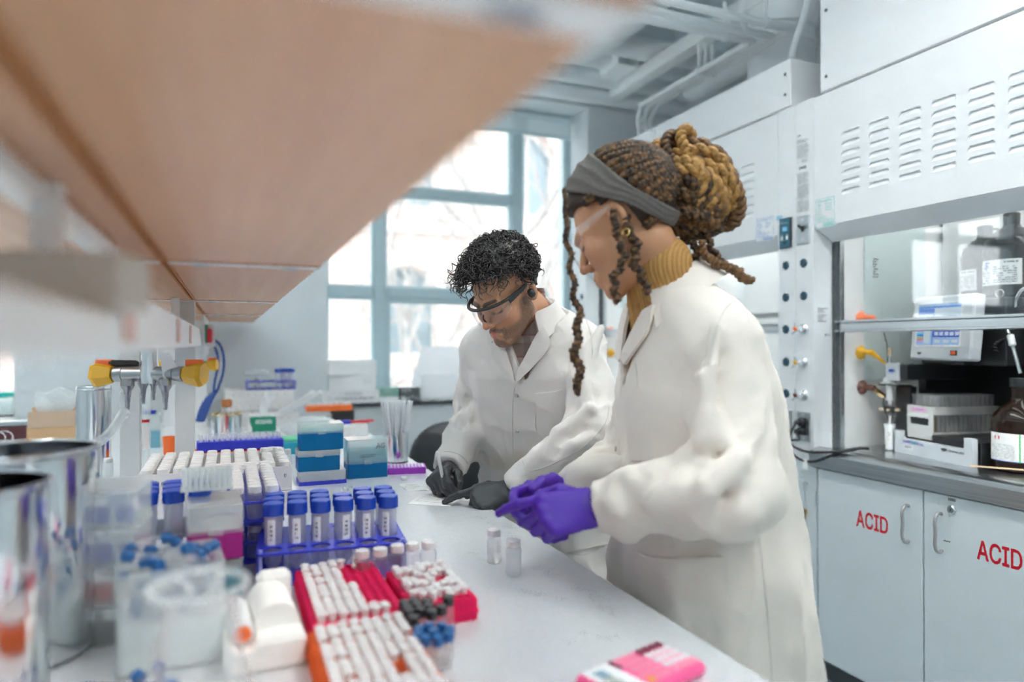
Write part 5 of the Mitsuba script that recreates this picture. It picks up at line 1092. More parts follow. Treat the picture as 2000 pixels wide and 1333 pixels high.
heap((-.115, .91), 16, .05, .045, ZB + .002, 'small clear vial with a dark blue cap lying beside the steel beakers', 'blue-capped vials lying by the beakers', 4)
# --- magenta and teal tip boxes
def tipbox(M, w, d, hb, hl, body, lid, label, tips=None, ribs=True, latch=True):
    k = thing('tip_box', label, 'box'); o = rrect(w, d, .006); q = rrect(w - .003, d - .003, .005)
    b = part(k, 'base', mv(cat(ext(o, hb, [q[::-1]]), ext(o, .002)), M), body)
    if ribs:
        for x in (-w / 6, w / 6): part(b, 'rib', mv(cat(bx(x - .0006, x + .0006, -d / 2 - .001, -d / 2 + .0005, .004, hb - .004)), M), body)
    part(k, 'tip_plate', mv(ext(q, .002), M, Tr(0, 0, hb - .004)), tips or 'm_milky')
    if lid:
        o2, q2 = rrect(w + .002, d + .002, .006), rrect(w - .0005, d - .0005, .005)
        l = part(k, 'lid', mv(cat(ext(o2, hl, [q2[::-1]]), mv(ext(o2, .0015), Tr(0, 0, hl - .0015))), M, Tr(0, 0, hb - .006)), lid)
        if latch: part(l, 'latch', mv(bx(-.012, .012, -d / 2 - .004, -d / 2, hb - .008, hb + .004, .001), M), lid)
    return k
a = at(472, 1163); M = Tr(a[0] - .044, a[1] + .062, ZB) @ Rz(.06)
tipbox(M, .086, .122, .050, .018, 'm_tealbox', 'm_lid', 'teal pipette tip box under the magenta one'); thin('m_tealbox', (.01, .35, .45), .3, .2, .8)
tipbox(Tr(0, 0, .064) @ M, .086, .122, .050, .048, 'm_magbox', 'm_lid', 'magenta pipette tip box with a clear lid, stacked on a teal one')
k = one('tip_tray', mv(cat(*[mv(cyl(.0035, .034, 8, r2=.0045), Tr(-.036 + .0092 * i, -.018 + .0092 * j, 0)) for i in range(9) for j in range(4)], bx(-.042, .043, -.023, .015, -.003, .0)), Tr(0, 0, .177) @ M @ Tr(-.012, .01, 0)), 'm_milky', 'pale tray of pipette tips on top of the magenta tip box', 'tray')
# --- 50 ml tubes standing behind, in a low rack
def tube_rack(M, nx, ny, px, py, zt, m, label, rhole, h0=.004, posts=True, cat_='rack', white=True):
    k = thing('tube_rack', label, cat_); w, d = nx * px + .012, ny * py + .012; o = rrect(w, d, .010)
    holes = [circ(-(nx - 1) * px / 2 + i * px, -(ny - 1) * py / 2 + j * py, rhole, 14)[::-1] for i in range(nx) for j in range(ny)]
    part(k, 'top_plate', mv(ext(o, .004, holes), M, Tr(0, 0, zt)), m); part(k, 'bottom_plate', mv(ext(o, h0), M), m)
    for sx in (-1, 1):
        for sy in (-1, 1): part(k, 'corner_post', mv(cyl(.0035, zt + .010, 10, c=.001), M @ Tr(sx * (w / 2 - .008), sy * (d / 2 - .008), 0)), 'm_milkblue' if white else m, 40)
    for sx in (-1, 1): part(k, 'end_wall', mv(bx(sx * (w / 2 - .002) - .001, sx * (w / 2 - .002) + .001, -d / 2 + .012, d / 2 - .012, 0, zt), M), m)
    return k
mat('m_milkblue', (.35, .38, .80), .3); mat('m_rackblue', (.02, .03, .46), .28)
one('flat_carton', mv(bx(-.098, .098, -.075, .075, 0, .036, .002), Tr(-.112, 1.42, ZB) @ Rz(.06)), 'm_carton', 'flat white carton under the low grey rack of blue-capped tubes', 'carton')
M = Tr(-.112, 1.42, ZB + .0365) @ Rz(.06)
tube_rack(M, 4, 3, .043, .043, .052, 'm_greyblue', 'low grey rack of blue-capped tubes in front of the opened vial tray', .0175); mat('m_greyblue', (.20, .24, .32), .4)
for i in range(4):
    for j in range(3): T50.put('centrifuge_tube', M @ Tr(-.0645 + .043 * i, -.043 + .043 * j, .006), f'blue-capped 50 ml tube in the low grey rack, {ORD[j]} row, {ORD[i]} from left', 'tube', 'blue-capped tubes in the grey rack', skip=())
# --- boxes of vials
def carton(M, w, d, h, label, openbox=False, text=None, nums=None, t=.0025):
    k = thing('vial_tray', label, 'box'); o = [(-w / 2, -d / 2), (w / 2, -d / 2), (w / 2, d / 2), (-w / 2, d / 2)]; i_ = [(-w / 2 + t, -d / 2 + t), (w / 2 - t, -d / 2 + t), (w / 2 - t, d / 2 - t), (-w / 2 + t, d / 2 - t)]
    part(k, 'tray', mv(cat(ext(o, h, [i_[::-1]] if openbox else ()), ext(o, .002)), M), 'm_carton')
    if nums:
        for x, s in nums: part(k, 'lettering', mv(meshkit.text_mesh(s, .008, .0004), frame((x - .003, -d / 2 - .0001, h * .55), (1, 0, 0), (0, 0, 1)), M), 'm_ink')
    if text: 
        for x, z, s, hh in text: part(k, 'lettering', mv(meshkit.text_mesh(s, hh, .0004), frame((x, -d / 2 - .0001, z), (1, 0, 0), (0, 0, 1)), M), 'm_print')
    return k
mat('m_carton', (.80, .79, .78), .7)
BX, BY = -.020, 1.972
carton(Tr(BX + .008, BY - .004, ZB), .352, .302, .062, 'white cardboard vial box underneath the opened tray of vials')
M = Tr(BX, BY, ZB + .063)
k = carton(M, .345, .296, .060, 'opened white cardboard tray full of white-capped vials, front marked with numbers', True, nums=[(-.155 + .0345 * i, str(9 - i)) for i in range(0, 10)])
for i in range(10):
    for j in range(9):
        if i >= 8 and j in (6, 7): continue
        CAPV.put('scintillation_vial', M @ Tr(-.155 + .0345 * i, -.130 + .0325 * j, .004), f'white-capped vial in the opened tray, {ORD[j]} row from the front, {ORD[i]} from the left', 'vial', 'white-capped vials in the cardboard tray')
one('clear_cover', mv(rb(.05, .04, .012, .003, 1), Tr(.122, 2.075, ZB + .119)), 'm_lid', 'small clear lid lying in the gap of the vial tray', 'lid')
# --- blue vial racks, two stacked
RX, RY = .036, 1.615
for n_, z in enumerate((ZB, ZB + .078)):
    tube_rack(Tr(RX, RY, z), 4, 10, .0325, .0325, .038, 'm_rackblue', f"{['lower', 'upper'][n_]} of two stacked blue racks of scintillation vials", .0152)
    for i in range(4):
        for j in range(10):
            if n_ == 0 and not (j == 0 or i == 3): continue
            VIAL.put('scintillation_vial', Tr(RX, RY, z) @ Tr(-.04875 + .0325 * i, -.14625 + .0325 * j, .0045), f"white-capped vial in the {['lower', 'upper'][n_]} blue rack, {ORD[j]} row from front, {ORD[i]} from left", 'vial', f"vials in the {['lower', 'upper'][n_]} blue rack")
# --- rack of 50 ml tubes
M = Tr(.188, 1.372, ZB) @ Rz(-.09)
tube_rack(M, 6, 4, .0425, .043, .056, 'm_rackblue', 'blue rack of blue-capped 50 ml tubes behind the pink tube racks', .0172)
rng = random.Random(9)
for i in range(6):
    for j in range(1, 4):
        if (i, j) in ((3, 3),): continue
        p4 = M @ Tr(-.106 + .0425 * i, -.0645 + .043 * j, .008) @ Rz(rng.uniform(0, 6))
        T = T50.put('centrifuge_tube', p4, f'blue-capped 50 ml tube with a label, blue rack, {ORD[j - 1]} row, {ORD[i]} from the left', 'tube', 'blue-capped tubes in the blue rack')
        a0 = -math.pi / 2 + rng.uniform(-.5, .3); P0 = M @ Tr(-.106 + .0425 * i, -.0645 + .043 * j, .008)
        part(T, 'label', mv(arc_label(.0159, .050, .098, a0 - .45, a0 + .45), P0), 'm_paper'); part(T, 'print', mv(arc_print(.0159, .058, .090, a0 - .2, a0 + .15, 4, rng), P0), 'm_ink')
# --- five vials in a row
for n_, (u, v) in enumerate(((708, 1060), (743, 1056), (776, 1050), (806, 1046), (837, 1043))):
    q = onz(u, v, ZB + .066); q = CAM + (q - CAM) * .965; VIAL.put('scintillation_vial', Tr(q[0], q[1], ZB), f'white-capped vial, {ORD[n_]} from the left in the row of five behind the pink racks', 'vial', 'row of five vials behind the pink racks')
# --- pink and orange racks full of small tubes
def mrack(x0, x1, y0, y1, nx, ny, m, label, fill, tl, grp, seed):
    k = thing('microtube_rack', label, 'rack'); w, d = x1 - x0, y1 - y0; M = Tr((x0 + x1) / 2, (y0 + y1) / 2, ZB); h = .034
    px, py = (w - .012) / nx, (d - .012) / ny; pos = {(i, j): (-w / 2 + .006 + px * (i + .5), -d / 2 + .006 + py * (j + .5)) for i in range(nx) for j in range(ny)}
    part(k, 'top_plate', mv(ext(rrect(w, d, .004), .003, [circ(*c, .0056, 8)[::-1] for c in pos.values()]), M, Tr(0, 0, h - .003)), m)
    part(k, 'skirt', mv(ext(rrect(w + .004, d + .004, .006), h - .0032, [rrect(w - .002, d - .002, .004)[::-1]]), M), m)
    part(k, 'ledge', mv(ext(rrect(w + .008, d + .008, .008), .006, [rrect(w - .002, d - .002, .004)[::-1]]), M, Tr(0, 0, .010)), m)
    rg = random.Random(seed)
    for (i, j), (x, y) in pos.items():
        if fill(i / nx, j / ny, rg): MT1.put('microtube', M @ Tr(x, y, .014 + rg.uniform(0, .004)) @ Rx(rg.gauss(0, .05)), tl, 'tube', grp)
thin('m_pinkrack', (.95, .035, .17), .3, .12, .7); thin('m_orangerack', (.95, .20, .05), .3, .12, .7)
mrack(.112, .246, 1.0, 1.262, 8, 16, 'm_pinkrack', 'bright pink tube rack, half of it filled with white microtubes', lambda a, b, r: (a < .5 + .12 * math.sin(7 * b) and r.random() < .97) or (b < .10 and a < .8), 'white microtube in the half-filled pink rack', 'microtubes in the half-filled pink rack', 1)
mrack(.257, .362, 1.022, 1.195, 7, 12, 'm_pinkrack', 'bright pink tube rack beside the black-capped vials', lambda a, b, r: r.random() < (.9 if (a < .35 and b > .3) or a > .85 or (b > .8) else (.55 if a < .5 else .22)), 'white microtube in the pink rack beside the black caps', 'microtubes in the pink rack by the black caps', 2)
mrack(.104, .238, .715, .985, 8, 16, 'm_orangerack', 'orange tube rack nearest the camera, full of white microtubes', lambda a, b, r: r.random() < .93 and not (.55 < a < .75 and .25 < b < .45) and not (b < .06), 'white microtube in the orange rack', 'microtubes in the orange rack', 3)
for i, (x, y, a) in enumerate(((.205, 1.225, 1.2), (.214, 1.243, 1.0))): MT1.put('microtube', Tr(x, y, ZB + .040) @ Rz(a) @ Ry(1.35), 'white microtube lying loose on the empty part of the pink rack', 'tube', 'loose microtubes on the pink rack')
# --- foam block
k = thing('foam_block', 'white polystyrene foam packing block with rounded cradles beside the orange rack', 'foam')
M = Tr(.050, 1.045, ZB) @ Rz(.06); fb = to_man(mv(bx(-.056, .046, -.085, .075, 0, .042, .006)))
fb = fb + to_man(mv(lathe([(0, 0), (.030, 0), (.030, .11), (.022, .118), (0, .12)], 28), Rx(-math.pi / 2), Tr(.012, -.045, .045))) + to_man(bx(-.004, .046, .055, .085, 0, .085, .008))
fb = fb - to_man(mv(cyl(.017, .09, 24), Rx(-math.pi / 2), Tr(-.033, -.095, .044)))
part(k, 'block', mv(from_man(fb), M), 'm_foam', 35)
k = thing('sample_tube', 'white tube with an orange end lying in the foam block', 'tube'); part(k, 'tube', mv(cyl(.0155, .10, 24, c=.002), M @ Tr(-.033, -.055, .044) @ Rx(-math.pi / 2)), 'm_white', 35); part(k, 'end_cap', mv(lathe([(0, 0), (.010, 0), (.010, .004), (.004, .004), (.004, .002), (0, .002)], 20), M @ Tr(-.033, -.0555, .044) @ Rx(math.pi / 2)), 'm_orange', 30)
# --- black-capped and blue-capped vials
BV = Proto(('glass', lathe([(0, .0), (.0072, 0), (.0080, .002), (.0080, .034), (.006, .037), (.006, .040)], 16), 'm_vial', 40), ('cap', lathe([(0, .051), (.0070, .051), (.0084, .0498), (.0084, .038), (0, .038)], 20), 'm_black', 35))
for u, v in ((790, 1173), (810, 1169), (834, 1170), (795, 1181), (815, 1177), (838, 1179), (799, 1189), (821, 1186), (843, 1190), (808, 1202), (862, 1182), (876, 1164)):
    q = onz(u, v, ZB + .051); BV.put('black_capped_vial', Tr(q[0], q[1], ZB), 'small clear vial with a black cap standing in front of the pink rack', 'vial', 'black-capped vials by the pink rack')
k = thing('small_beaker', 'small clear beaker holding blue-capped vials beside the orange rack', 'beaker'); q = at(847, 1300)
part(k, 'wall', mv(lathe([(0, .001), (.026, .001), (.0275, .003), (.0275, .036), (.0285, .038)], 32), P4(q)), 'm_glass', 40)
for i in range(9):
    a, r_ = i * 2 * math.pi / 8, (.018 if i < 8 else 0); SV.put('small_vial', Tr(q[0] + r_ * math.cos(a), q[1] + r_ * math.sin(a), ZB + .003) @ Rz(a) @ Ry(.10 if i < 8 else 0), 'small clear vial with a bright blue cap in the small beaker', 'vial', 'blue-capped vials in the small beaker')
# --- two vials, calculator, papers, pen
q = at(965, 1099); k = VIAL.put('scintillation_vial', P4(q), 'white-capped clear vial half full of water, alone on the bench, farther of two', 'vial'); part(k, 'water', mv(lathe([(0, .003), (.0138, .003), (.0138, .024), (0, .024)], 20), P4(q)), 'm_water', 40)
scene['m_water'] = {'type': 'dielectric', 'int_ior': 1.33}
q = at(1003, 1123); VF = Proto(('glass', VB, 'm_milky', 40), ('cap', VC, 'm_capwhite', 35)); VF.put('scintillation_vial', P4(q), 'white-capped frosted vial alone on the bench, nearer of two', 'vial')
k = thing('calculator', 'pink pocket calculator lying at the edge of the bench', 'calculator'); c0 = np.array([.4006, .769]); c1 = np.array([.5527, .813]); up = nrm(c0 - c1); rt = np.array([up[1], -up[0]]); ctr = (c0 + c1) / 2 - rt * .042
M = np.eye(4); M[:2, 0], M[:2, 1], M[:3, 3] = rt, up, (ctr[0], ctr[1], ZB)
part(k, 'body', mv(rb(.083, .160, .017, .0075), M @ Tr(0, 0, .0095)), 'm_pinkcalc', 30); part(k, 'faceplate', mv(ext(rrect(.074, .150, .006), .0012), M @ Tr(0, 0, .0176)), 'm_pinkface'); mat('m_pinkface', (.93, .16, .36), .35)
part(k, 'screen_bezel', mv(ext(rrect(.072, .046, .004), .0008), M @ Tr(0, .050, .0188)), 'm_white'); part(k, 'screen', mv(bx(-.026, .026, .047, .063, .0196, .0200), M), 'm_lcdgrey'); mat('m_lcdgrey', (.42, .48, .44), .25)
part(k, 'solar_cell', mv(bx(.008, .026, .047, .063, .0200, .0204), M), 'm_lcdblue'); mat('m_lcdblue', (.25, .38, .48), .2)
def key(x, y, w, h, m, n='key'): part(k, n, mv(ext(rrect(w, h, min(w, h) * .35, 3), .0026), M @ Tr(x, y, .0186)), m)
mat('m_keypink', (.95, .38, .52), .35); mat('m_keydark', (.16, .03, .06), .35)
for r in range(4):
    for c in range(5): key(-.029 + .0145 * c, .016 - .010 * r, .0105, .0058, 'm_keypink' if not (r == 0 and c == 0) else 'm_yellow')
for r in range(4):
    for c in range(5): key(-.029 + .0145 * c, -.030 - .0125 * r, .0120, .0088, 'm_keydark' if c == 4 else ('m_white' if c > 0 else 'm_keypink'))
for c in range(2): key(.018 + .012 * c, .024, .009, .005, 'm_keydark')
def sheet(px, label, seed, lines=6):
    P = [onz(u, v, ZB) for u, v in px]; k = thing('paper_sheet', label, 'paper'); part(k, 'sheet', mv(ext([(q[0], q[1]) for q in P], .0004), Tr(0, 0, ZB + .0003)), 'm_paper')
    a, b, d = P[0][:2], P[1][:2], P[-1][:2]; ex_, ey = b - a, d - a; rg = random.Random(seed)
    m = scrib(np.linalg.norm(ex_) * .8, np.linalg.norm(ey) * .7, lines, rg, .5, .0012); part(k, 'handwriting', mv(m, frame((a[0] + ex_[0] * .1 + ey[0] * .85, a[1] + ex_[1] * .1 + ey[1] * .85, ZB + .0008), (*ex_, 0), (*ey, 0))), 'm_pencil'); return k
mat('m_pencil', (.42, .36, .34), .7)
sheet([(796, 985), (880, 990), (905, 968), (828, 964)], 'small sheet of paper under the writing hand', 1); sheet([(798, 960), (842, 958), (836, 942), (779, 946)], 'small sheet of paper behind the writing hand', 2)
k = thing('pen', 'white pen held in the black glove, tip on the paper', 'pen'); a = onz(872, 969, ZB + .001); b = atd(854, 882, 1.915)
d = nrm(b - a); L = np.linalg.norm(b - a); F = frame(a, np.cross(d, [1, 0, 0]), np.cross(d, np.cross(d, [1, 0, 0]))); F[:3, 2] = d; F[:3, 0] = nrm(np.cross([0, 1, 0], d)); F[:3, 1] = np.cross(d, F[:3, 0])
part(k, 'barrel', mv(lathe([(0, .016), (.0032, .016), (.0048, .034), (.0050, L - .004), (.0040, L), (0, L)], 16), F), 'm_gloss', 35); part(k, 'tip', mv(lathe([(0, 0), (.0006, 0), (.0028, .016), (0, .016)], 12), F), 'm_steel', 35)
k = VIAL.put('scintillation_vial', Tr(atd(1046, 990, 1.335)) @ Rz(.4) @ Ry(-1.1) @ Tr(0, 0, -.035) @ np.diag([.62, .62, .75, 1]), 'small white-capped vial held in the purple gloves', 'vial')
# --- tip boxes farther back
M = Tr(.273, 2.222, ZB)
k = thing('storage_case', 'flat clear-lidded case with a dark blue base under the stacked tip boxes', 'case'); part(k, 'base', mv(ext(rrect(.142, .095, .006), .012), M), 'm_rackblue'); part(k, 'lid', mv(cat(ext(rrect(.138, .091, .006), .030, [rrect(.135, .088, .005)[::-1]]), mv(ext(rrect(.138, .091, .006), .0015), Tr(0, 0, .0285))), M, Tr(0, 0, .012)), 'm_milky')
tipbox(Tr(.262, 2.222, ZB + .043), .125, .086, .050, .018, 'm_bluebox', 'm_milky', 'bright blue pipette tip box, lower of two stacked on a flat case', 'm_greenplate'); mat('m_greenplate', (.05, .42, .36), .4)
tipbox(Tr(.270, 2.224, ZB + .106), .130, .086, .056, .030, 'm_bluebox', 'm_lid', 'bright blue pipette tip box, upper of two stacked on a flat case', 'm_greenplate')
k = tipbox(Tr(.420, 2.275, ZB), .128, .088, .052, .078, 'm_bluebox', 'm_lid', 'blue pipette tip box with a tall clear lid marked in black pen', 'm_milky')
part(k, 'tip_rack', mv(ext(rrect(.118, .080, .005), .036), Tr(.420, 2.275, ZB + .052)), 'm_aquaclear'); thin('m_aquaclear', (.10, .62, .72), .3, .45, .8)
F = frame((.462, 2.275 - .0452, ZB + .098), (-1, 0, 0), (0, 0, 1)); F = frame((.445, 2.275 - .0456, ZB + .094), (1, 0, 0), (0, 0, 1))
part(k, 'lettering', mv(meshkit.text_mesh('AG', .016, .0003), F), 'm_ink'); part(k, 'handwriting', mv(scrib(.05, .012, 2, random.Random(3), 1, .003), frame((.395, 2.275 - .0456, ZB + .076), (1, 0, 0), (0, 0, 1))), 'm_print')
# --- purple plate rack, cap
M = Tr(.560, 2.288, ZB) @ Rz(-.20); k = thing('plate_rack', 'purple well-plate rack with white strips near the edge of the bench', 'rack'); part(k, 'body', mv(ext(rrect(.125, .082, .004), .020), M), 'm_purple')
for i in range(10): part(k, 'strip', mv(bx(-.054 + .0115 * i, -.047 + .0115 * i, -.034, .034, .020, .0225), M), 'm_lilac')
mat('m_lilac', (.72, .62, .80), .4)
one('bottle_stopper', mv(cyl(.011, .011, 18, c=.002), P4(at(790, 938))), 'm_white', 'white cap lying on the bench in front of the purple rack', 'cap', 35)
k = thing('plastic_scraps', 'small clear plastic caps dropped on the bench in front of the tip boxes', 'plastic scraps')
for u, v in ((672, 960), (684, 955)): part(k, 'cap', mv(lathe([(.006, 0), (.008, .004), (.008, .010), (.0065, .012)], 12), P4(at(u, v)) @ Rx(.5)), 'm_lid', 40)
# --- steel cylinder with pipettes, little flask
q = at(776, 903); k = thing('steel_cylinder', 'polished steel cylinder holding a fan of white pipettes', 'container'); part(k, 'wall', mv(lathe([(0, .002), (.036, .002), (.038, .004), (.038, .104), (.040, .106), (.040, .109), (.0375, .109), (.0365, .106), (.0365, .006), (0, .005)], 40), P4(q)), 'm_chrome', 30); part(k, 'foot', mv(cyl(.0385, .006, 32), P4(q)), 'm_black', 30)
PP = Proto(('', cat(cyl(.0026, .20, 8, r2=.0042), mv(cyl(.0046, .018, 8), Tr(0, 0, .20))), 'm_pipette', 40)); thin('m_pipette', (.93, .95, .96), .4, 0.0, .6)
for i in range(34):
    r_ = .028 * math.sqrt((i + .5) / 34); a = i * 2.39996; tilt = .05 + r_ * 6.0; PP.put('pipette', Tr(q[0] + r_ * .8 * math.cos(a), q[1] + r_ * .8 * math.sin(a), ZB + .008) @ Rz(a) @ Ry(tilt * .8), 'white plastic pipette standing in the steel cylinder', 'pipette', 'pipettes in the steel cylinder')
q = at(772, 909); k = thing('small_flask', 'tiny clear flask in front of the steel cylinder', 'flask'); part(k, 'body', mv(lathe([(0, .001), (.018, .001), (.019, .004), (.007, .034), (.007, .048), (.009, .050)], 24), P4(q, 0) @ Tr(-.01, -.025, 0)), 'm_glass', True)
# --- far end of the bench
q = at(667, 835); 
for i, (u, c) in enumerate(((649, 'm_redlabel'), (660, None), (671, 'm_redlabel'), (684, 'm_redlabel'))):
    qq = at(u, 834); k = VIAL.put('scintillation_vial', P4(qq), ['white-capped vial with a red label, first from the clear box', 'white-capped vial without a red label among the red-labelled ones', 'white-capped vial with a red label between two other vials', 'white-capped vial with a red label, nearest the bench edge'][i], 'vial')
    if c: part(k, 'label', mv(arc_label(.0147, .016, .040, -2.6, -.5), P4(qq)), c)
mat('m_redlabel', (.85, .05, .09), .4)
q = np.array([.47, 3.62, ZB]); k = thing('acrylic_box', 'clear ribbed plastic box under the orange rack at the far end', 'box'); part(k, 'body', mv(rb(.14, .10, .075, .004, 1), P4(q) @ Tr(-.05, 0, .0375)), 'm_lid'); one('black_block', mv(bx(-.055, .055, -.04, .04, 0, .088, .003), P4(q) @ Tr(.085, .04, 0)), 'm_black', 'black block under the orange rack at the far end', 'block')
M = P4(q) @ Tr(.015, .015, .089) @ Rz(-.05); k = thing('microtube_rack', 'orange tube rack with white caps lifted on boxes at the far end of the bench', 'rack'); part(k, 'body', mv(bx(-.115, .115, -.035, .035, 0, .028, .003), M), 'm_orange')
for i in range(14):
    if i not in (8, 9, 10): MT1.put('microtube', M @ Tr(-.104 + .016 * i, -.018, .012), 'white-topped microtube in the orange rack at the far end', 'tube', 'microtubes in the far orange rack')
    if i % 2: MT1.put('microtube', M @ Tr(-.104 + .016 * i, .012, .012), 'white-topped microtube in the orange rack at the far end', 'tube', 'microtubes in the far orange rack')
k = carton(P4(at(700, 880)) @ Tr(.02, .30, 0), .13, .10, .075, 'small white carton under the red-handled pliers'); pc = np.array(labels and (P4(at(700, 880)) @ Tr(.02, .30, .0765))[:3, 3])
k = thing('pliers', 'pair of pliers with red handles and blue jaws behind the clear-lidded tip box', 'pliers'); M = Tr(pc) @ Rz(-.35)
part(k, 'jaw', mv(cat(bx(-.065, .0, -.016, -.002, 0, .014, .003), bx(-.065, .0, .002, .016, .0, .014, .003)), M), 'm_rackblue', label='blue jaws')
for s in (-1, 1): part(k, 'handle', mv(tb(spline([(0, s * .006, .007), (.03, s * .012, .008), (.07, s * .020, .010), (.10, s * .014, .012)], 16), [.005] * 12 + [.0045, .004, .0035, .002], 8), M), 'm_red', True, label='red handle')
q = np.array([.165, 3.66, ZB]); k = thing('tissue_box', 'green and white tissue box with a tissue sticking out', 'tissue box'); part(k, 'carton', mv(bx(-.06, .06, -.055, .055, 0, .082, .001), P4(q)), 'm_white'); part(k, 'front', mv(bx(-.0605, .0605, -.0556, -.0548, .0, .074), P4(q)), 'm_green')
part(k, 'banner', mv(bx(-.034, .040, -.0562, -.0555, .040, .058), P4(q)), 'm_white'); part(k, 'lettering', mv(meshkit.text_mesh('KIMTECH', .0095, .0004, True), P4(q) @ frame((-.030, -.0563, .0445), (1, 0, 0), (0, 0, 1))), 'm_green')
tv = [(-.022, 0, .080), (.020, .004, .080), (.034, -.006, .130), (.060, .0, .168), (.040, .006, .185), (.012, -.004, .192), (-.004, .002, .150)]; pts2, T2, _ = subdiv_poly([(x * 1000, z * 1000) for x, y, z in tv], 6); V2 = np.array([(x / 1000, .010 * math.sin(x * .11 + z * .06), z / 1000) for x, z in pts2])
part(k, 'tissue', mv(trimesh.Trimesh(V2, T2, process=False), P4(q)), 'm_tissue', True)
q = np.array([.175, 3.98, ZB])
for i in range(3): carton(P4(q) @ Tr(-.012 * i + .01, 0, .0632 * i), .34, .27, .062, f"white vial box, {['lowest', 'middle', 'topmost'][i]} of three stacked by the wall", nums=[(-.13 + .036 * j, 'HGFEDCBA'[j]) for j in range(8)], text=[(-.13, .012, 'Disposable Scintillation Vials', .016)] if i == 1 else None)
M = P4(q) @ Tr(.045, -.03, .19); tube_rack(M, 7, 3, .034, .04, .038, 'm_rackblue', 'blue tube rack on top of the stacked vial boxes by the wall', .0155)
for i, j in ((4, 0), (5, 1), (6, 0), (6, 2), (5, 2)): T50.put('centrifuge_tube', M @ Tr(-.102 + .034 * i, -.04 + .04 * j, .005) @ np.diag([.95, .95, .8, 1]), 'blue-capped tube in the rack on the stacked vial boxes', 'tube', 'tubes in the rack on the vial boxes')
one('plastic_tray', mv(rb(.13, .07, .026, .004, 1), M @ Tr(-.07, 0, .085)), 'm_lid', 'clear plastic tray above the blue rack on the stacked boxes', 'tray'); VIAL.put('scintillation_vial', M @ Tr(-.068, 0, .005), 'white-capped vial standing in the rack under the clear tray', 'vial')
q = np.array([.0, 3.34, ZB]); k = thing('steel_can', 'shiny steel can with a gold rim in front of the stacked vial boxes', 'can'); part(k, 'wall', mv(lathe([(0, .002), (.062, .002), (.064, .004), (.064, .118), (.0605, .118), (.0605, .006), (0, .005)], 48), P4(q)), 'm_chrome', 30); part(k, 'rim', mv(lathe([(.0625 + .003 * math.cos(a), .119 + .003 * math.sin(a)) for a in np.linspace(0, 2 * math.pi, 11)], 48), P4(q)), 'm_gold', True)
k = thing('glass_bottle', 'clear glass bottle with an orange-brown cap standing in the steel can', 'bottle'); part(k, 'body', mv(lathe([(0, .008), (.044, .008), (.046, .012), (.046, .09), (.036, .115), (.020, .135), (.019, .152)], 32), P4(q)), 'm_vial', True); part(k, 'cap', mv(cyl(.0225, .032, 28, .15, .002), P4(q)), 'm_corkcap', 35); mat('m_corkcap', (.42, .15, .04), .5)
for i, u in enumerate((475, 490)):
    k = thing('dropper_bottle', f"white dropper bottle in front of the tissue box, {['farther from', 'closer to'][i]} the green front", 'bottle'); part(k, 'body', mv(lathe([(0, 0), (.012, 0), (.013, .002), (.013, .040), (.007, .048), (.004, .062), (0, .064)], 20), Tr(.060 + .036 * i, 3.42, ZB + .005)), 'm_white', 35)
k = carton(Tr(.085, 3.40, ZB - .001) @ np.diag([1, 1, .1, 1]), .22, .09, .06, 'flat white lid under the dropper bottles')
# blue rack with clear tubes lying over pink and orange racks
M = Tr(.045, 2.60, ZB); 
for i, (dx, m, c) in enumerate(((-.09, 'm_orangerack', 'orange'), (.06, 'm_pinkrack', 'pink'))): one('rack_base', mv(ext(rrect(.135, .11, .006), .062), M @ Tr(dx, .01, 0)), m, f'{c} rack under the blue rack of clear tubes', 'rack')
M2 = M @ Tr(.0, 0, .0635) @ Rz(.06); k = thing('tube_rack', 'dark blue rack of uncapped clear tubes behind the opened vial tray', 'rack'); part(k, 'body', mv(bx(-.140, .140, -.04, .04, 0, .034, .004), M2), 'm_rackblue')
CT = Proto(('', lathe([(0, .0), (.005, 0), (.0058, .003), (.0058, .036)], 12), 'm_vial', 40))
for i in range(16):
    for j in range(4): CT.put('clear_tube', M2 @ Tr(-.1275 + .017 * i, -.027 + .018 * j, .018), 'clear uncapped tube in the dark blue rack behind the vial tray', 'tube', 'clear tubes in the dark blue rack')
k = one('green_case', mv(rb(.12, .09, .05, .005, 1), Tr(.215, 2.86, ZB + .0255)), 'm_aqua3', 'turquoise plastic case with a green lid behind the blue tip boxes', 'case'); mat('m_aqua3', (.02, .42, .55), .3)
one('green_cover', mv(rb(.115, .085, .012, .004, 1), Tr(.215, 2.86, ZB + .057)), 'm_limegreen', 'green lid resting on the turquoise case', 'lid'); mat('m_limegreen', (.16, .70, .42), .35)
for i, (x, y) in enumerate(((.135, 2.40), (.165, 2.44), (.14, 2.47), (.185, 2.40))): VIAL.put('scintillation_vial', Tr(x, y, ZB) @ np.diag([1, 1, 1.25, 1]), 'white-capped vial standing behind the stacked blue tip boxes', 'vial', 'vials behind the blue tip boxes')
k = thing('plastic_bag', 'crumpled clear plastic bag with white tubes lying at the far end of the bench', 'bag')
def bagf(P): return ell(P, (0, 0, .03), (.13, .085, .045)) - .016 * (ridge(P, 17.0, 3) - .6)
part(k, 'bag', mv(sn(bagf, (-.16, -.12, -.03), (.16, .12, .11), .008), Tr(.36, 3.30, ZB + .018)), 'm_milky', True)
for i in range(2): part(k, 'tube', mv(cyl(.010, .22, 14, c=.002), Tr(.25 + .03 * i, 3.36, ZB + .13) @ Rz(-.5) @ Ry(1.05) @ Tr(0, 0, -.06)), 'm_white', 35)
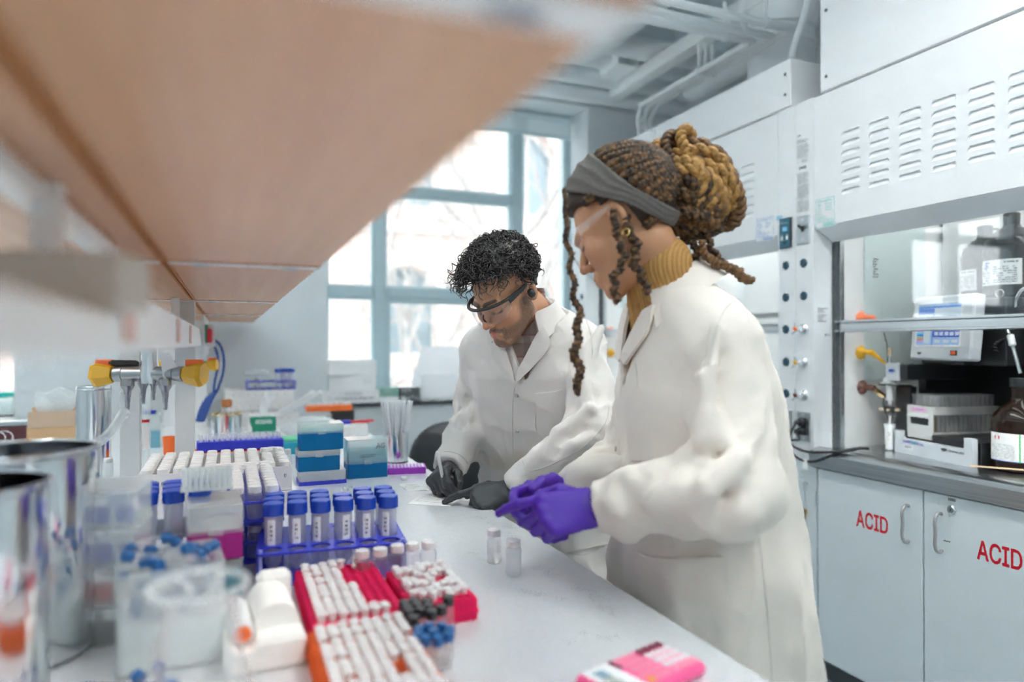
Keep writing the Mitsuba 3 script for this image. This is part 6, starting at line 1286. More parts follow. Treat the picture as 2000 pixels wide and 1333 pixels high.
# --- by the uprights
q = np.array([-.385, 2.50, ZB]); k = thing('steel_flask', 'tall shiny steel cylinder standing behind the gas taps', 'flask'); part(k, 'wall', mv(lathe([(0, .001), (.047, .001), (.048, .003), (.048, .296), (.046, .300), (.0455, .296), (.0455, .006), (0, .005)], 48), P4(q)), 'm_chrome', 30)
part(k, 'ring', mv(lathe([(.048, .286), (.0495, .287), (.0495, .290), (.048, .291)], 48), P4(q)), 'm_steel', 30)
k = thing('glass_cylinder', 'tall clear tube with a red and white label behind the grey upright', 'cylinder'); p = atd(283, 900, 2.35); part(k, 'tube', mv(lathe([(0, 0), (.016, 0), (.018, .002), (.018, .30)], 24), Tr(p[0], p[1], ZB)), 'm_lid', 40); part(k, 'label', mv(arc_label(.0182, .075, .165, -2.2, -.6), Tr(p[0], p[1], ZB)), 'm_paper'); part(k, 'label_band', mv(arc_label(.0184, .165, .175, -2.2, -.6), Tr(p[0], p[1], ZB)), 'm_red')
k = tipbox(Tr(-.32, 3.25, ZB) @ Rz(.15), .12, .085, .075, .07, 'm_paleblue', 'm_lid', 'pale blue tip box with a clear lid seen between the two uprights'); thin('m_paleblue', (.45, .80, .90), .3, .3, .9)
for i in range(2): one('blue_clip', mv(rb(.045, .02, .016, .004, 1), Tr(-.345 + .05 * i, 3.23, ZB + .148)), 'm_blue', 'short blue clip lying on the pale blue tip box', 'clip', group='blue clips on the pale tip box')
one('orange_cup', mv(lathe([(0, 0), (.022, 0), (.026, .07), (.0245, .07), (.021, .003), (0, .003)], 24), Tr(-.205, 3.0, ZB)), 'm_orange', 'orange cup seen beside the pale blue tip box', 'cup', 35)
# gas tap turrets
def turret(c, rz, s, label, barbs=True):
    k = thing('gas_tap', label, 'tap'); M = Tr(c) @ Rz(rz) @ np.diag([s, s, s, 1])
    part(k, 'stem', mv(lathe([(0, -.02), (.019, -.02), (.020, .0), (.016, .03), (.016, .09), (0, .09)], 24), M), 'm_chrome', 30)
    part(k, 'crossbar', mv(lathe([(0, -.075), (.013, -.075), (.0165, -.072), (.0165, -.055), (.0150, -.054), (.0165, -.053), (.0165, .053), (.0150, .054), (.0165, .055), (.0165, .072), (.013, .075), (0, .075)], 24), M @ Ry(math.pi / 2)), 'm_tapsteel', 30)
    for sx in (-1, 1):
        h = part(k, 'handle', mv(hullm(*[np.array([(sx * x, r * math.cos(a + .3), r * math.sin(a + .3)) for a in np.arange(6) * math.pi / 3]) for x, r in ((.076, .0195), (.108, .0285), (.117, .025))]), M), 'm_yellow', label='yellow handle')
        part(h, 'indicator', mv(bx(sx * .096 - .018, sx * .096 + .018, -.006, .006, .018, .031, .002), M), 'm_orange')
        if barbs:
            for j, (x, y, L) in enumerate(((.040, -.012, 1.0), (.024, .020, .85), (.010, .035, .75))[:3 if sx < 0 else 2]):
                prof = [(0, 0), (.0125 * L, 0), (.0135 * L, -.014 * L), (.0095 * L, -.022 * L)]; z = -.022 * L; r = .0085 * L
                for b in range(7): prof += [(r, z), (r * .80, z - .0055 * L)]; z -= .0062 * L; r *= .90
                prof += [(0, z)]; part(k, 'barb', mv(lathe(prof[::-1], 16), M @ Tr(sx * x, y, -.010)), 'm_tapsteel', 30)
    return k
mat('m_tapsteel', (.40, .41, .42), .28, 1.0)
tc = atd(292, 731, 1.47); turret(tc, -.40, 1.0, 'double gas tap with yellow handles hanging under the raceway'); turret(np.array([-.135, 2.95, 1.27]), -.3, .9, 'second double gas tap, farther along the bench', False)
k = one('lever_switch', mv(hullm(trimesh.creation.icosphere(1, .006).vertices + [-.02, 0, 0], trimesh.creation.icosphere(1, .009).vertices + [.025, 0, -.004]), Tr(tc + np.array([-.055, .03, .024]))), 'm_black', 'black lever on top of the gas tap with the clear hose', 'lever')
labels[k]['label'] = 'small black lever beside the left yellow tap handle'
p0 = tc + np.array([-.047, .004, -.085])
k = thing('clear_hose', 'clear tubing running from the gas tap down to the steel beakers', 'hose'); part(k, 'hose', tb(spline([p0 + [0, 0, .045], p0, atd(243, 805, 1.40), atd(222, 838, 1.34), atd(190, 866, 1.27), atd(150, 884, 1.18), atd(110, 905, 1.14)], 40), .0085, 12, False), 'm_hose', True); frost('m_hose', (.85, .92, .95), .35)
# taped paper tag hanging by the tap
one('paper_tag', mv(ext([(0, 0), (.018, .0), (.050, -.062), (.008, -.072)], .0006), frame(tc + np.array([.022, -.03, .045]), (1, 0, 0), (0, 0, 1))), 'm_paper', 'white paper tag hanging beside the gas tap stem', 'tag')
# blue hoses by the end panel
k = thing('blue_hose', 'coiled dark blue hose hanging from the far gas tap', 'hose')
for i in range(6): part(k, 'loop', tb(spline([atd(424, 764, 3.2 + .01 * i), atd(412 - 2.6 * i, 786, 3.2 + .01 * i), atd(404 - 3.2 * i, 806 + i, 3.2 + .01 * i), atd(397 - 2.5 * i, 824, 3.2 + .01 * i)], 14), .0065, 8), 'm_bluehose', True)
part(k, 'feed', tb(spline([atd(424, 766, 3.2), atd(434, 735, 3.15), atd(437, 700, 3.1), atd(428, 672, 3.1), atd(412, 664, 3.1)], 24), .0055, 8), 'm_bluehose', True); part(k, 'feed', tb(spline([atd(418, 766, 3.2), atd(423, 730, 3.15), atd(424, 690, 3.1), atd(412, 668, 3.1)], 24), .0055, 8), 'm_bluehose', True)
# red and green spray bottle on the raceway end
k = thing('squeeze_bottle', 'small red and green bottle hanging by the end panel under the shelf', 'bottle'); p = atd(405, 656, 3.0); M = Tr(p); part(k, 'red_half', mv(rb(.022, .035, .062, .006, 1), M @ Tr(.008, 0, 0)), 'm_red'); part(k, 'green_half', mv(rb(.018, .036, .066, .006, 1), M @ Tr(-.010, 0, 0)), 'm_green'); part(k, 'neck', mv(cyl(.006, .016, 12), M @ Tr(-.004, 0, .032)), 'm_green', 30)
one('wall_bracket', mv(bx(-.03, .03, .022, .026, -.05, .05, .001), M), 'm_hood', 'white plate holding the red and green bottle', 'plate')
# --- far side of the bench
q = np.array([-.66, 3.36, ZB]); k = thing('cardboard_box', 'open brown cardboard box with bubble wrap sticking out', 'box'); M = P4(q, .10)
o = [(-.085, -.06), (.085, -.06), (.085, .06), (-.085, .06)]; i_ = [(-.083, -.058), (.083, -.058), (.083, .058), (-.083, .058)]
part(k, 'carton', mv(cat(ext(o, .095, [i_[::-1]]), ext(o, .003)), M), 'm_card'); part(k, 'flap', mv(hullm(np.array([(x, y, z) for x in (-.083, .083) for y, z in ((-.060, .094), (-.063, .094), (-.045, .155), (-.048, .156))])), M), 'm_card2'); part(k, 'flap', mv(hullm(np.array([(x, y, z) for y in (-.058, .058) for x, z in ((.085, .094), (.087, .094), (.108, .150), (.106, .151))])), M), 'm_greycard'); part(k, 'flap', mv(hullm(np.array([(x, y, z) for x in (-.083, .083) for y, z in ((.060, .094), (.062, .094), (.075, .165), (.073, .166))])), M), 'm_card')
mat('m_card2', (.50, .36, .26), .7); mat('m_greycard', (.55, .54, .53), .7)
def bub(P):
    y0 = .02 + .022 * np.sin(P[:, 0] * 38 + P[:, 2] * 14) * np.clip((P[:, 2] - .09) * 9, 0, 1); e = np.maximum(np.abs(P[:, 0] - .004) - (.064 + .012 * np.sin(P[:, 2] * 40)), np.maximum(.06 - P[:, 2], P[:, 2] - .240 - .012 * np.sin(P[:, 0] * 60)))
    return smax(np.abs(P[:, 1] - y0) - .006 - .012 * (ridge(P, 70.0, 2) - .6), e, .004)
k = thing('bubble_wrap', 'crumpled clear bubble wrap sticking out of the cardboard box', 'wrap'); part(k, 'sheet', mv(sn(bub, (-.09, -.06, .05), (.10, .10, .27), .004), M), 'm_milky', True)
k = thing('white_cable', 'coiled white cable on the far side of the bench', 'cable')
for i in range(4): part(k, 'loop', tb([(-.95 + .03 * i + (.05 - .004 * i) * math.cos(a), 3.45 + .03 * math.sin(a), ZB + .036 + .034 * math.sin(a) * .9) for a in np.linspace(0, 2 * math.pi, 24)], .0022, 6, False), 'm_white', True)
k = thing('dark_instrument', 'dark red and silver instrument with a black end against the far wall', 'instrument'); part(k, 'body', bx(-1.35, -.80, 3.75, 3.95, ZB, ZB + .055, .004), 'm_maroon'); part(k, 'top', bx(-1.35, -.80, 3.75, 3.95, ZB + .055, ZB + .085, .006), 'm_steel'); part(k, 'end', bx(-.80, -.775, 3.74, 3.96, ZB, ZB + .11, .008), 'm_black'); mat('m_maroon', (.07, .015, .02), .4)
labels[k]['label'] = 'long dark red instrument with a silver top beside the coiled white cable'
one('wall_counter', bx(-1.6, -.832, 3.6, 4.27, ZB - .032, ZB - .001, .004), 'm_bench', 'pale counter along the window wall carrying the dark instrument', 'counter')
one('counter_cabinet', bx(-1.58, -.85, 3.66, 4.27, 0, ZB - .033, .003), 'm_cab', 'white cabinet under the counter along the window wall', 'cabinet')
k = thing('notebook', 'grey-blue notebook lying beside the steel beakers', 'notebook'); q = at(215, 965); M = P4(q, .5); part(k, 'cover', mv(bx(-.07, .07, -.05, .09, 0, .022, .002), M), 'm_notebook'); part(k, 'pages', mv(bx(-.068, .071, -.051, .088, .004, .018), M), 'm_greypage'); mat('m_notebook', (.20, .34, .42), .5); mat('m_greypage', (.35, .36, .36), .7)
VF.put('scintillation_vial', P4(at(212, 938, ZB + .022)) @ Tr(0, 0, .0), 'white-capped milky vial standing on the notebook', 'vial')
q = at(226, 990); 
for i in range(4): one('jar_cover', mv(lathe([(0, 0), (.021, 0), (.022, .002), (.022, .010), (.020, .0115), (0, .0115)], 28), Tr(q[0] + .0, q[1] + .02, ZB + .0118 * i)), 'm_capblue', f"round blue lid, {['bottom', 'second', 'third', 'top'][i]} of a stack of four beside the notebook", 'lid', 30)
k = thing('label_pouch', 'white folded pouch with blue print leaning by the steel beakers', 'pouch'); q = at(190, 950); part(k, 'pouch', mv(hullm(np.array([(-.035, 0, 0), (.035, 0, 0), (-.035, .03, 0), (.035, .03, 0), (-.03, .028, .055), (.02, .028, .038), (-.03, .03, .055), (.02, .03, .038)])), Tr(q[0], q[1] + .06, ZB)), 'm_paper'); part(k, 'print', mv(scrib(.04, .012, 2, random.Random(2), 1, .004), frame((q[0] - .02, q[1] + .066, ZB + .020), (1, 0, 0), (0, .4, 1))), 'm_blue')
# --- pen writing left on the worktop
rng = random.Random(12); strokes = []
for u, v, n, w in ((925, 1008, 3, .05), (955, 1018, 4, .07), (985, 1025, 4, .05), (965, 1036, 4, .06), (990, 1045, 3, .05), (912, 1078, 2, .05), (932, 1090, 2, .035), (1040, 1105, 3, .05), (1060, 1118, 3, .04), (1015, 1150, 3, .05), (1045, 1158, 2, .03), (1120, 1145, 3, .05), (1150, 1160, 4, .05), (1165, 1180, 3, .04), (1180, 1195, 2, .03), (1125, 1230, 2, .03), (1160, 1240, 2, .03), (1098, 1250, 2, .03), (1190, 1238, 2, .03), (1085, 1165, 2, .03)):
    o = at(u, v); dx = np.array([.62, -.78]); dy = np.array([.78, .62]); w *= 1.0
    for L in range(n):
        x = rng.uniform(0, .01); e = w * rng.uniform(.5, 1)
        while x < e:
            l = rng.uniform(.004, .009); y = -.0075 * L; pts = [o[:2] + dx * (x + l * t) + dy * (y + .0016 * math.sin(t * rng.uniform(6, 11) + L)) for t in np.linspace(0, 1, 6)]
            for a, b in zip(pts[:-1], pts[1:]):
                nn = np.array([-(b - a)[1], (b - a)[0]]); nn = nn / (np.linalg.norm(nn) + 1e-9) * .00035
                strokes.append(np.array([(*(a + nn), ZB + .0003), (*(a - nn), ZB + .0003), (*(b - nn), ZB + .0003), (*(b + nn), ZB + .0003)]))
            x += l + rng.uniform(.001, .004)
V = np.vstack(strokes); F = np.array([[4 * i + a, 4 * i + b, 4 * i + c] for i in range(len(strokes)) for a, b, c in ((0, 1, 2), (0, 2, 3))]); part('lab_bench', 'pen_writing', trimesh.Trimesh(V, F, process=False), 'm_faintink', kind='stuff'); mat('m_faintink', (.22, .22, .25), .6)
# ------------------------------------------------------------------ window sill
ZS1 = W1[2]
def sillbox(u0, u1, y, h, z=0.0, d=.20, m='m_white', label='', rz=0.0, name='carton'):
    a, b = ony(u0, 760, y)[0], ony(u1, 760, y)[0]; k = thing(name, label, 'box'); M = Tr((a + b) / 2, y + d / 2, ZS1 + .0005 + z) @ Rz(rz)
    part(k, 'carton', mv(bx(-(b - a) / 2, (b - a) / 2, -d / 2, d / 2, 0, h, .0015), M), m); return k, M, b - a, d, h
k, M, w, d, h = sillbox(629, 741, 4.285, .080, label='white vial carton with black lettering on the window sill, lowest of its stack', d=.22)
fy = -d / 2 - .0003
part(k, 'lettering', mv(meshkit.text_mesh('20 mL Disposable Scintillation Vials', .0105, .0004, True), M @ frame((-.10, fy, .028), (1, 0, 0), (0, 0, 1)), ), 'm_ink'); part(k, 'lettering', mv(cat(*[mv(meshkit.text_mesh(c, .008, .0004), Tr(-.155 + .043 * i, 0, 0)) for i, c in enumerate('HGFEDCBA')]), M @ frame((0, fy, .062), (1, 0, 0), (0, 0, 1))), 'm_ink')
part(k, 'handwriting', mv(scrib(.11, .012, 1, random.Random(2), 1, .005), M @ frame((-.04, fy, .062), (1, 0, 0), (0, 0, 1))), 'm_print'); part(k, 'drawing', mv(cat(bx(0, .016, 0, .001, 0, .0004), bx(0, .016, .03, .031, 0, .0004), bx(0, .001, 0, .03, 0, .0004), bx(.015, .016, 0, .03, 0, .0004)), M @ frame((-.135, fy, .014), (1, 0, 0), (0, 0, 1))), 'm_ink')
k, M, w, d, h = sillbox(646, 737, 4.30, .092, .081, label='plain white box on the window sill, middle of a stack of three', d=.20, rz=-.10); part(k, 'seam', mv(bx(-.12, .12, -d / 2 - .0006, -d / 2, .045, .0465), M), 'm_ltgrey'); part(k, 'lettering', mv(scrib(.05, .03, 3, random.Random(5), .9, .004), M @ frame((.06, -d / 2 - .0004, .07), (1, 0, 0), (0, 0, 1))), 'm_ltgrey')
sillbox(634, 733, 4.29, .092, .174, label='plain white box on the window sill, topmost of a stack of three', d=.20, rz=.16)
k, M, w, d, h = sillbox(741, 779, 4.30, .088, label='green and white glove box on the window sill', d=.12); part(k, 'green_panel', mv(bx(-w / 2 - .0006, w / 2 + .0006, -d / 2 - .0006, d / 2, .036, .0885), M), 'm_greengrey'); part(k, 'lettering', mv(cat(scrib(.04, .012, 2, random.Random(1), 1), mv(scrib(.04, .016, 5, random.Random(4), 1), Tr(.045, -.045, 0))), M @ frame((-.03, -d / 2 - .0010, .075), (1, 0, 0), (0, 0, 1))), 'm_white'); mat('m_greengrey', (.22, .40, .34), .5)
k, M, w, d, h = sillbox(781, 820, 4.30, .090, label='black and grey glove box on the window sill', d=.12, m='m_darkbox'); mat('m_darkbox', (.07, .08, .085), .45)
part(k, 'lettering', mv(meshkit.text_mesh('CAT5', .016, .0004, True), M @ frame((-.055, -d / 2 - .0004, .064), (1, 0, 0), (0, 0, 1))), 'm_white'); part(k, 'wave', mv(ext([(x / 100, .030 + .006 * math.sin(x)) for x in np.linspace(-6, 6, 20)] + [(x / 100, .022 + .007 * math.sin(x)) for x in np.linspace(6, -6, 20)], .0004), M @ frame((0, -d / 2 - .0003, 0), (1, 0, 0), (0, 0, 1))), 'm_grey'); part(k, 'emblem', mv(ext(rrect(.026, .026, .005), .0004), M @ frame((-.04, -d / 2 - .0004, .02), (1, 0, 0), (0, 0, 1))), 'm_ltgrey'); part(k, 'top_panel', mv(bx(-w / 2, w / 2, -d / 2, d / 2, .090, .0915), M), 'm_white')
k = thing('foam_cooler', 'white foam shipping box with its lid tilted up on the window sill', 'cooler'); a, b = ony(822, 760, 4.31)[0], ony(945, 760, 4.31)[0]; M = Tr((a + b) / 2, 4.43, ZS1 + .0005); w = b - a
o = [(-w / 2, -.11), (w / 2, -.11), (w / 2, .11), (-w / 2, .11)]; q = [(-w / 2 + .02, -.09), (w / 2 - .02, -.09), (w / 2 - .02, .09), (-w / 2 + .02, .09)]
part(k, 'box', mv(cat(ext(o, .165, [q[::-1]]), ext(o, .02)), M), 'm_foamclear'); part(k, 'lid', mv(ext([(-w / 2 - .03, 0), (w / 2 + .03, 0), (w / 2 + .0, .185), (-w / 2 + .03, .185)], .02), M @ Tr(0, -.07, .167) @ Rx(1.25)), 'm_foamclear'); thin('m_foamclear', (.93, .94, .95), .6, 0.0, .9)
# far-left window: a clear tub with a green rim on the sill
k = thing('plastic_tub', 'clear plastic tub with a turquoise rim on the left window sill', 'tub'); x = ony(10, 760, 4.40)[0]; part(k, 'tub', mv(ext(rrect(.30, .2, .02), .09, [rrect(.294, .194, .018)[::-1]]), Tr(x - .1, 4.43, .986)), 'm_lid'); part(k, 'rim', mv(ext(rrect(.31, .21, .02), .012, [rrect(.29, .19, .018)[::-1]]), Tr(x - .1, 4.43, 1.076)), 'm_turq'); part(k, 'clip', mv(bx(-.03, .03, -.112, -.10, -.004, .018, .003), Tr(x, 4.43, 1.076)), 'm_turq'); mat('m_turq', (.02, .55, .50), .35)
# ------------------------------------------------------------------ chair and white box beyond the man
k = thing('office_chair', 'black padded lab chair pushed up to the far part of the bench', 'chair'); M = Tr(.885, 2.98, -.015) @ Rz(math.radians(150))
part(k, 'backrest', mv(sn(lambda P: np.abs(ell(P * [1, 1, 1], (0, .02, .80), (.20, .055, .19))) * 0 + smax(ell(P, (0, .0, .80), (.205, .062, .20)), -(P[:, 1] + .035), .02), (-.23, -.1, .57), (.23, .1, 1.02), .008), M @ Tr(0, -.20, 0)), 'm_leather', True); mat('m_leather', (.022, .024, .026), .28, spec=.6)
part(k, 'seat', mv(rb(.44, .42, .08, .035), M @ Tr(0, .02, .50)), 'm_leather', 40); part(k, 'back_bar', mv(tb(spline([(0, -.10, .46), (0, -.24, .50), (0, -.262, .62), (0, -.25, .78)], 16), .014, 8), M), 'm_black', True); part(k, 'column', mv(cyl(.025, .40, 16, .07), M), 'm_black', 30)
for i in range(5):
    a = i * 2 * math.pi / 5; l = part(k, 'leg', mv(tb([(0, 0, .10), (.22 * math.cos(a), .22 * math.sin(a), .075)], [.022, .014], 8), M), 'm_black', 40); part(l, 'caster', mv(cyl(.026, .03, 14), M @ Tr(.22 * math.cos(a), .22 * math.sin(a), .042) @ Rz(a) @ Rx(math.pi / 2) @ Tr(0, 0, -.015)), 'm_black', 30)
p = atd(940, 925, 3.75); k = thing('bench_cart', 'low cart with a blue top standing past the end of the aisle', 'cart'); z0 = p[2] - .10; part(k, 'top', bx(p[0] - .22, p[0] + .20, p[1] - .02, p[1] + .36, z0 - .03, z0, .003), 'm_bluetop'); mat('m_bluetop', (.02, .06, .20), .4)
for sx in (-.20, .18):
    for sy in (0, .34): part(k, 'leg', bx(p[0] + sx - .012, p[0] + sx + .012, p[1] + sy - .012, p[1] + sy + .012, 0, z0 - .03, .002), 'm_steel')
k = thing('white_instrument', 'white box-shaped instrument on the low cart behind the arm of the writing person', 'instrument'); part(k, 'case', bx(p[0] - .16, p[0] + .09, p[1], p[1] + .30, z0, z0 + .165, .008), 'm_white'); part(k, 'lettering', mv(meshkit.text_mesh('d', .045, .0006), frame((p[0] - .06, p[1] - .0004, z0 + .035), (1, 0, 0), (0, 0, 1))), 'm_grey'); part(k, 'button', mv(cyl(.012, .004, 14), Tr(p[0] - .06, p[1] + .05, z0 + .165)), 'm_black')
# ------------------------------------------------------------------ inside the near fume hood
ZF = .9285; O = np.array([2.425, 1.938, ZF]); ex3, ey3 = nrm([-.221, -.975, 0]), nrm([.975, -.221, 0]); IM = np.eye(4); IM[:3, 0], IM[:3, 1], IM[:3, 3] = ex3, ey3, O   # x along the front, y into the hood
IM[:3, 2] = np.array([0, 0, 1])
mat('m_instblack', (.012, .013, .014), .3); mat('m_instgrey', (.64, .67, .70), .35)
def ib(*a, **k): 
    m = bx(*a, **k); return mv(m, IM)
def fixm(m):
    if m.volume < 0: m.invert()
    return m
k = thing('chromatography_instrument', 'black and grey lab instrument with a touch screen inside the near fume hood', 'instrument')
part(k, 'housing', mv(cat(bx(-.015, .375, .34, .46, 0, .585, .004), bx(-.015, .375, .13, .34, .345, .585, .004), bx(-.015, .022, .12, .34, .10, .345), bx(.15, .375, .03, .34, .0, .085, .002), bx(-.0, .15, .03, .34, 0, .060)), IM), 'm_instblack')
fp = part(k, 'front_panel', mv(ext([(0, 0), (.370, 0), (.370, .098), (.335, .098), (.335, .065), (.328, .058), (.036, .058), (.029, .065), (.029, .086), (0, .086)], .022), IM @ frame((0, .022, 0), (1, 0, 0), (0, 0, 1))), 'm_instgrey')
F = IM @ frame((0, -.0006, 0), (1, 0, 0), (0, 0, 1)); part(fp, 'lettering', mv(meshkit.text_mesh('Combi', .0085, .0005), F, IM @ Tr(0, 0, 0) @ np.linalg.inv(IM)), 'm_purple') if False else None
part(fp, 'lettering', mv(meshkit.text_mesh('Combi', .009, .0005, True), F @ Tr(.046, .044, 0)), 'm_inkpurple'); part(fp, 'lettering', mv(meshkit.text_mesh('Flash', .012, .0005, True), F @ Tr(.078, .043, 0)), 'm_inkteal'); part(fp, 'lettering', mv(meshkit.text_mesh('Rf 200', .008, .0005), F @ Tr(.116, .042, 0)), 'm_inkpurple')
mat('m_inkpurple', (.16, .08, .40), .5); mat('m_inkteal', (.0, .22, .38), .5)
part(fp, 'sticker', mv(cat(bx(.050, .098, .018, .036, 0, .0005)), F), 'm_white'); part(fp, 'barcode', mv(cat(*[bx(.056 + .0028 * i, .0572 + .0028 * i, .024, .033, .0005, .0008) for i in range(13)]), F), 'm_ink'); part(fp, 'lettering', mv(meshkit.text_mesh('TELEDYNE ISCO', .0062, .0005), F @ Tr(.268, .040, 0)), 'm_ink')
WING = [(0, -.10), (.12, -.42), (.20, -.10), (.48, -.40), (.46, -.05), (.85, -.25), (.72, .05), (1.0, .10), (.62, .28), (.22, .22), (.10, .40), (-.10, .40), (-.22, .22), (-.62, .28), (-1.0, .10), (-.72, .05), (-.85, -.25), (-.46, -.05), (-.48, -.40), (-.20, -.10), (-.12, -.42)]
part(fp, 'emblem', mv(ext([(x * .016, y * .016) for x, y in WING], .0005), F @ Tr(.248, .044, 0)), 'm_ink')
arm_ = part(k, 'collector_arm', mv(bx(.028, .090, -.02, .36, .285, .345, .003), IM), 'm_instblack'); part(arm_, 'end_plate', mv(bx(-.012, .056, -.03, -.018, .280, .349, .002), IM), 'm_instgrey'); part(arm_, 'emblem', mv(ext([(x * .019, y * .019) for x, y in WING], .0005), IM @ frame((.022, -.0306, .318), (1, 0, 0), (0, 0, 1))), 'm_inkblue'); mat('m_inkblue', (.01, .08, .45), .4)
# monitor
mon = part(k, 'monitor', mv(rb(.285, .050, .238, .010), IM @ Tr(.190, .062, .480) @ Rx(-.10)), 'm_instgrey', 30); MM = IM @ Tr(.190, .062, .480) @ Rx(-.10); F = MM @ frame((0, -.0252, 0), (1, 0, 0), (0, 0, 1))
part(mon, 'screen_frame', mv(ext(rrect(.216, .166, .004), .002, [rrect(.204, .154, .003)[::-1]]), F @ Tr(-.010, .012, 0)), 'm_white')
S0 = F @ Tr(-.010, .012, .0004); mat('m_scr1', (.10, .25, .72), .3); mat('m_scr2', (.42, .60, .88), .3); mat('m_scr3', (.70, .80, .90), .3); mat('m_scr4', (.06, .10, .55), .3)
part(mon, 'screen', mv(bx(-.102, .102, -.077, .077, 0, .0006), S0), 'm_scr2'); rect = lambda x0, x1, y0, y1, m, z=.0006, n='screen_panel': part(mon, n, mv(bx(x0, x1, y0, y1, z, z + .0004), S0), m)
rect(-.100, .100, .062, .068, 'm_scr1'); rect(-.100, -.024, .040, .060, 'm_scr1'); rect(-.020, .100, .012, .060, 'm_scr3'); rect(-.100, -.026, -.012, .036, 'm_scr3'); rect(-.022, .101, -.048, -.022, 'm_scr4'); rect(-.026, -.022, -.077, .060, 'm_scr1'); rect(-.066, -.034, -.070, -.018, 'm_scr3')
for i in range(5): rect(-.014 + .024 * i, .004 + .024 * i, -.042, -.028, 'm_scr3', .0010, 'screen_button')
for i in range(3): rect(-.012 + .040 * i, .016 + .040 * i, -.068, -.057, 'm_scr3', .0010, 'screen_button')
for i in range(7): rect(-.010 + .0155 * i, .002 + .0155 * i, -.016, -.006, 'm_scr2', .0010, 'screen_button')
for i, c in enumerate(((.85, .35, .75), (.1, .75, .85), (.05, .15, .75), (.35, .7, .25), (.85, .25, .10), (.7, .4, .85))): mat(f'm_scrc{i}', c, .4); rect(-.098, -.068, -.028 - .0075 * i, -.022 - .0075 * i, f'm_scrc{i}', .0008)
for i in range(5):
    for j in range(2): rect(-.096 + .008 * i, -.092 + .008 * i, .002 - .008 * j, .006 - .008 * j, ('m_red', 'm_scr1', 'm_scr4')[(i + j) % 3], .0010, 'screen_icon')
sw = part(mon, 'switch', mv(bx(.062, .092, -.100, -.082, 0, .002, .0008), F @ Tr(-.005, -.002, 0)), 'm_black'); part(mon, 'switch_light', mv(bx(.067, .087, -.097, -.085, .002, .0045, .0008), F @ Tr(-.005, -.002, 0)), 'm_orangered'); mat('m_orangered', (.90, .12, .02), .3); part(mon, 'port', mv(bx(-.100, -.084, -.100, -.092, -.0005, .0012), F), 'm_dark')
part(k, 'pedestal', mv(bx(.14, .24, .085, .14, .345, .50, .004), IM), 'm_instblack')
# rack of test tubes on the drawer
k = thing('test_tube_rack', 'white plastic rack full of glass test tubes on the instrument drawer', 'rack'); TM = IM @ Tr(.095, .175, .062)
def win(w, d, h, t, cut): return cat(bx(-w / 2, w / 2, -d / 2, d / 2, 0, .018, .002), bx(-w / 2, w / 2, -d / 2, -d / 2 + t, .018, h), bx(-w / 2, w / 2, d / 2 - t, d / 2, .018, h))
part(k, 'frame', mv(cat(bx(-.065, .065, -.145, .145, 0, .016, .002), bx(-.065, .065, -.145, -.139, .016, .125, .001), bx(-.065, .065, .139, .145, .016, .125, .001), bx(-.065, -.060, -.139, .139, .095, .125), bx(.060, .065, -.139, .139, .095, .125), bx(.060, .065, -.139, .139, .016, .030), bx(-.065, -.060, -.139, .139, .016, .030)), TM), 'm_rackwhite'); mat('m_rackwhite', (.72, .72, .70), .4)
part(k, 'grip', mv(hullm(np.array([(x, y, z) for x in (-.052, .052) for y, z in ((-.145, .098), (-.158, .086), (-.158, .083), (-.145, .080))])), TM), 'm_rackwhite'); part(k, 'slot', mv(bx(-.044, .044, -.1456, -.1448, .055, .080), TM), 'm_instblack'); part(k, 'tape', mv(bx(-.044, .034, -.1456, -.1450, .103, .119), TM), 'm_pinktape'); mat('m_pinktape', (.85, .50, .72), .5); part(k, 'lettering', mv(meshkit.text_mesh('16 x 150mm, 25ml', .0045, .0003), TM @ frame((-.034, -.1458, .109), (1, 0, 0), (0, 0, 1))), 'm_inkpurple')
TT = Proto(('', lathe([(0, 0), (.005, .001), (.0078, .006), (.0080, .150), (.0083, .151)], 14), 'm_vial', 40))
for i in range(6):
    for j in range(14):
        if (i in (1, 2, 3) and 3 < j < 13): continue
        TT.put('test_tube', TM @ Tr(-.0475 + .019 * i, -.125 + .0192 * j, .017), 'empty glass test tube standing in the white rack', 'tube', 'test tubes in the white rack')
for x, y, h, m in ((.0475, -.125, .06, 'm_liquid'), (-.0475 + .038, -.125, .105, 'm_liquid'), (-.0475, -.125, .07, 'm_water')): one('liquid', mv(cyl(.0070, h, 12), TM @ Tr(x, y, .022)), m, f"{'yellow' if m == 'm_liquid' else 'clear'} liquid in a test tube at the front of the white rack, {'full' if h > .08 else ('low' if m == 'm_water' else 'half full')}", 'liquid', 40)
thin('m_liquid', (.55, .42, .10), .1, .7, .6)
# column and valve at the left of the instrument
k = thing('column_cartridge', 'white column cartridge with a black valve and tan fittings beside the instrument', 'cartridge'); CM = IM @ Tr(-.032, .005, 0)
part(k, 'column', mv(lathe([(0, .003), (.014, .003), (.0165, .008), (.0175, .085), (.021, .090), (.021, .104), (0, .104)], 20), CM), 'm_white', 35); part(k, 'label', mv(arc_label(.0182, .035, .078, -2.0, -.2), CM), 'm_paper'); part(k, 'print', mv(arc_print(.0182, .04, .075, -1.2, -.6, 4, random.Random(3)), CM), 'm_ink')
part(k, 'stem', mv(cat(cyl(.005, .035, 10, .104), cyl(.004, .02, 10, .175)), CM), 'm_white', 30); part(k, 'valve', mv(cat(mv(cyl(.021, .020, 18), Tr(0, 0, .152), ) , ), CM), 'm_instblack', 30)
for a in range(5): part(k, 'fitting', mv(cyl(.0055, .020, 10, .018), CM @ Tr(0, 0, .162) @ Rz(a * 1.256 + .4) @ Ry(math.pi / 2)), 'm_tan', 30)
mat('m_tan', (.62, .50, .36), .5)
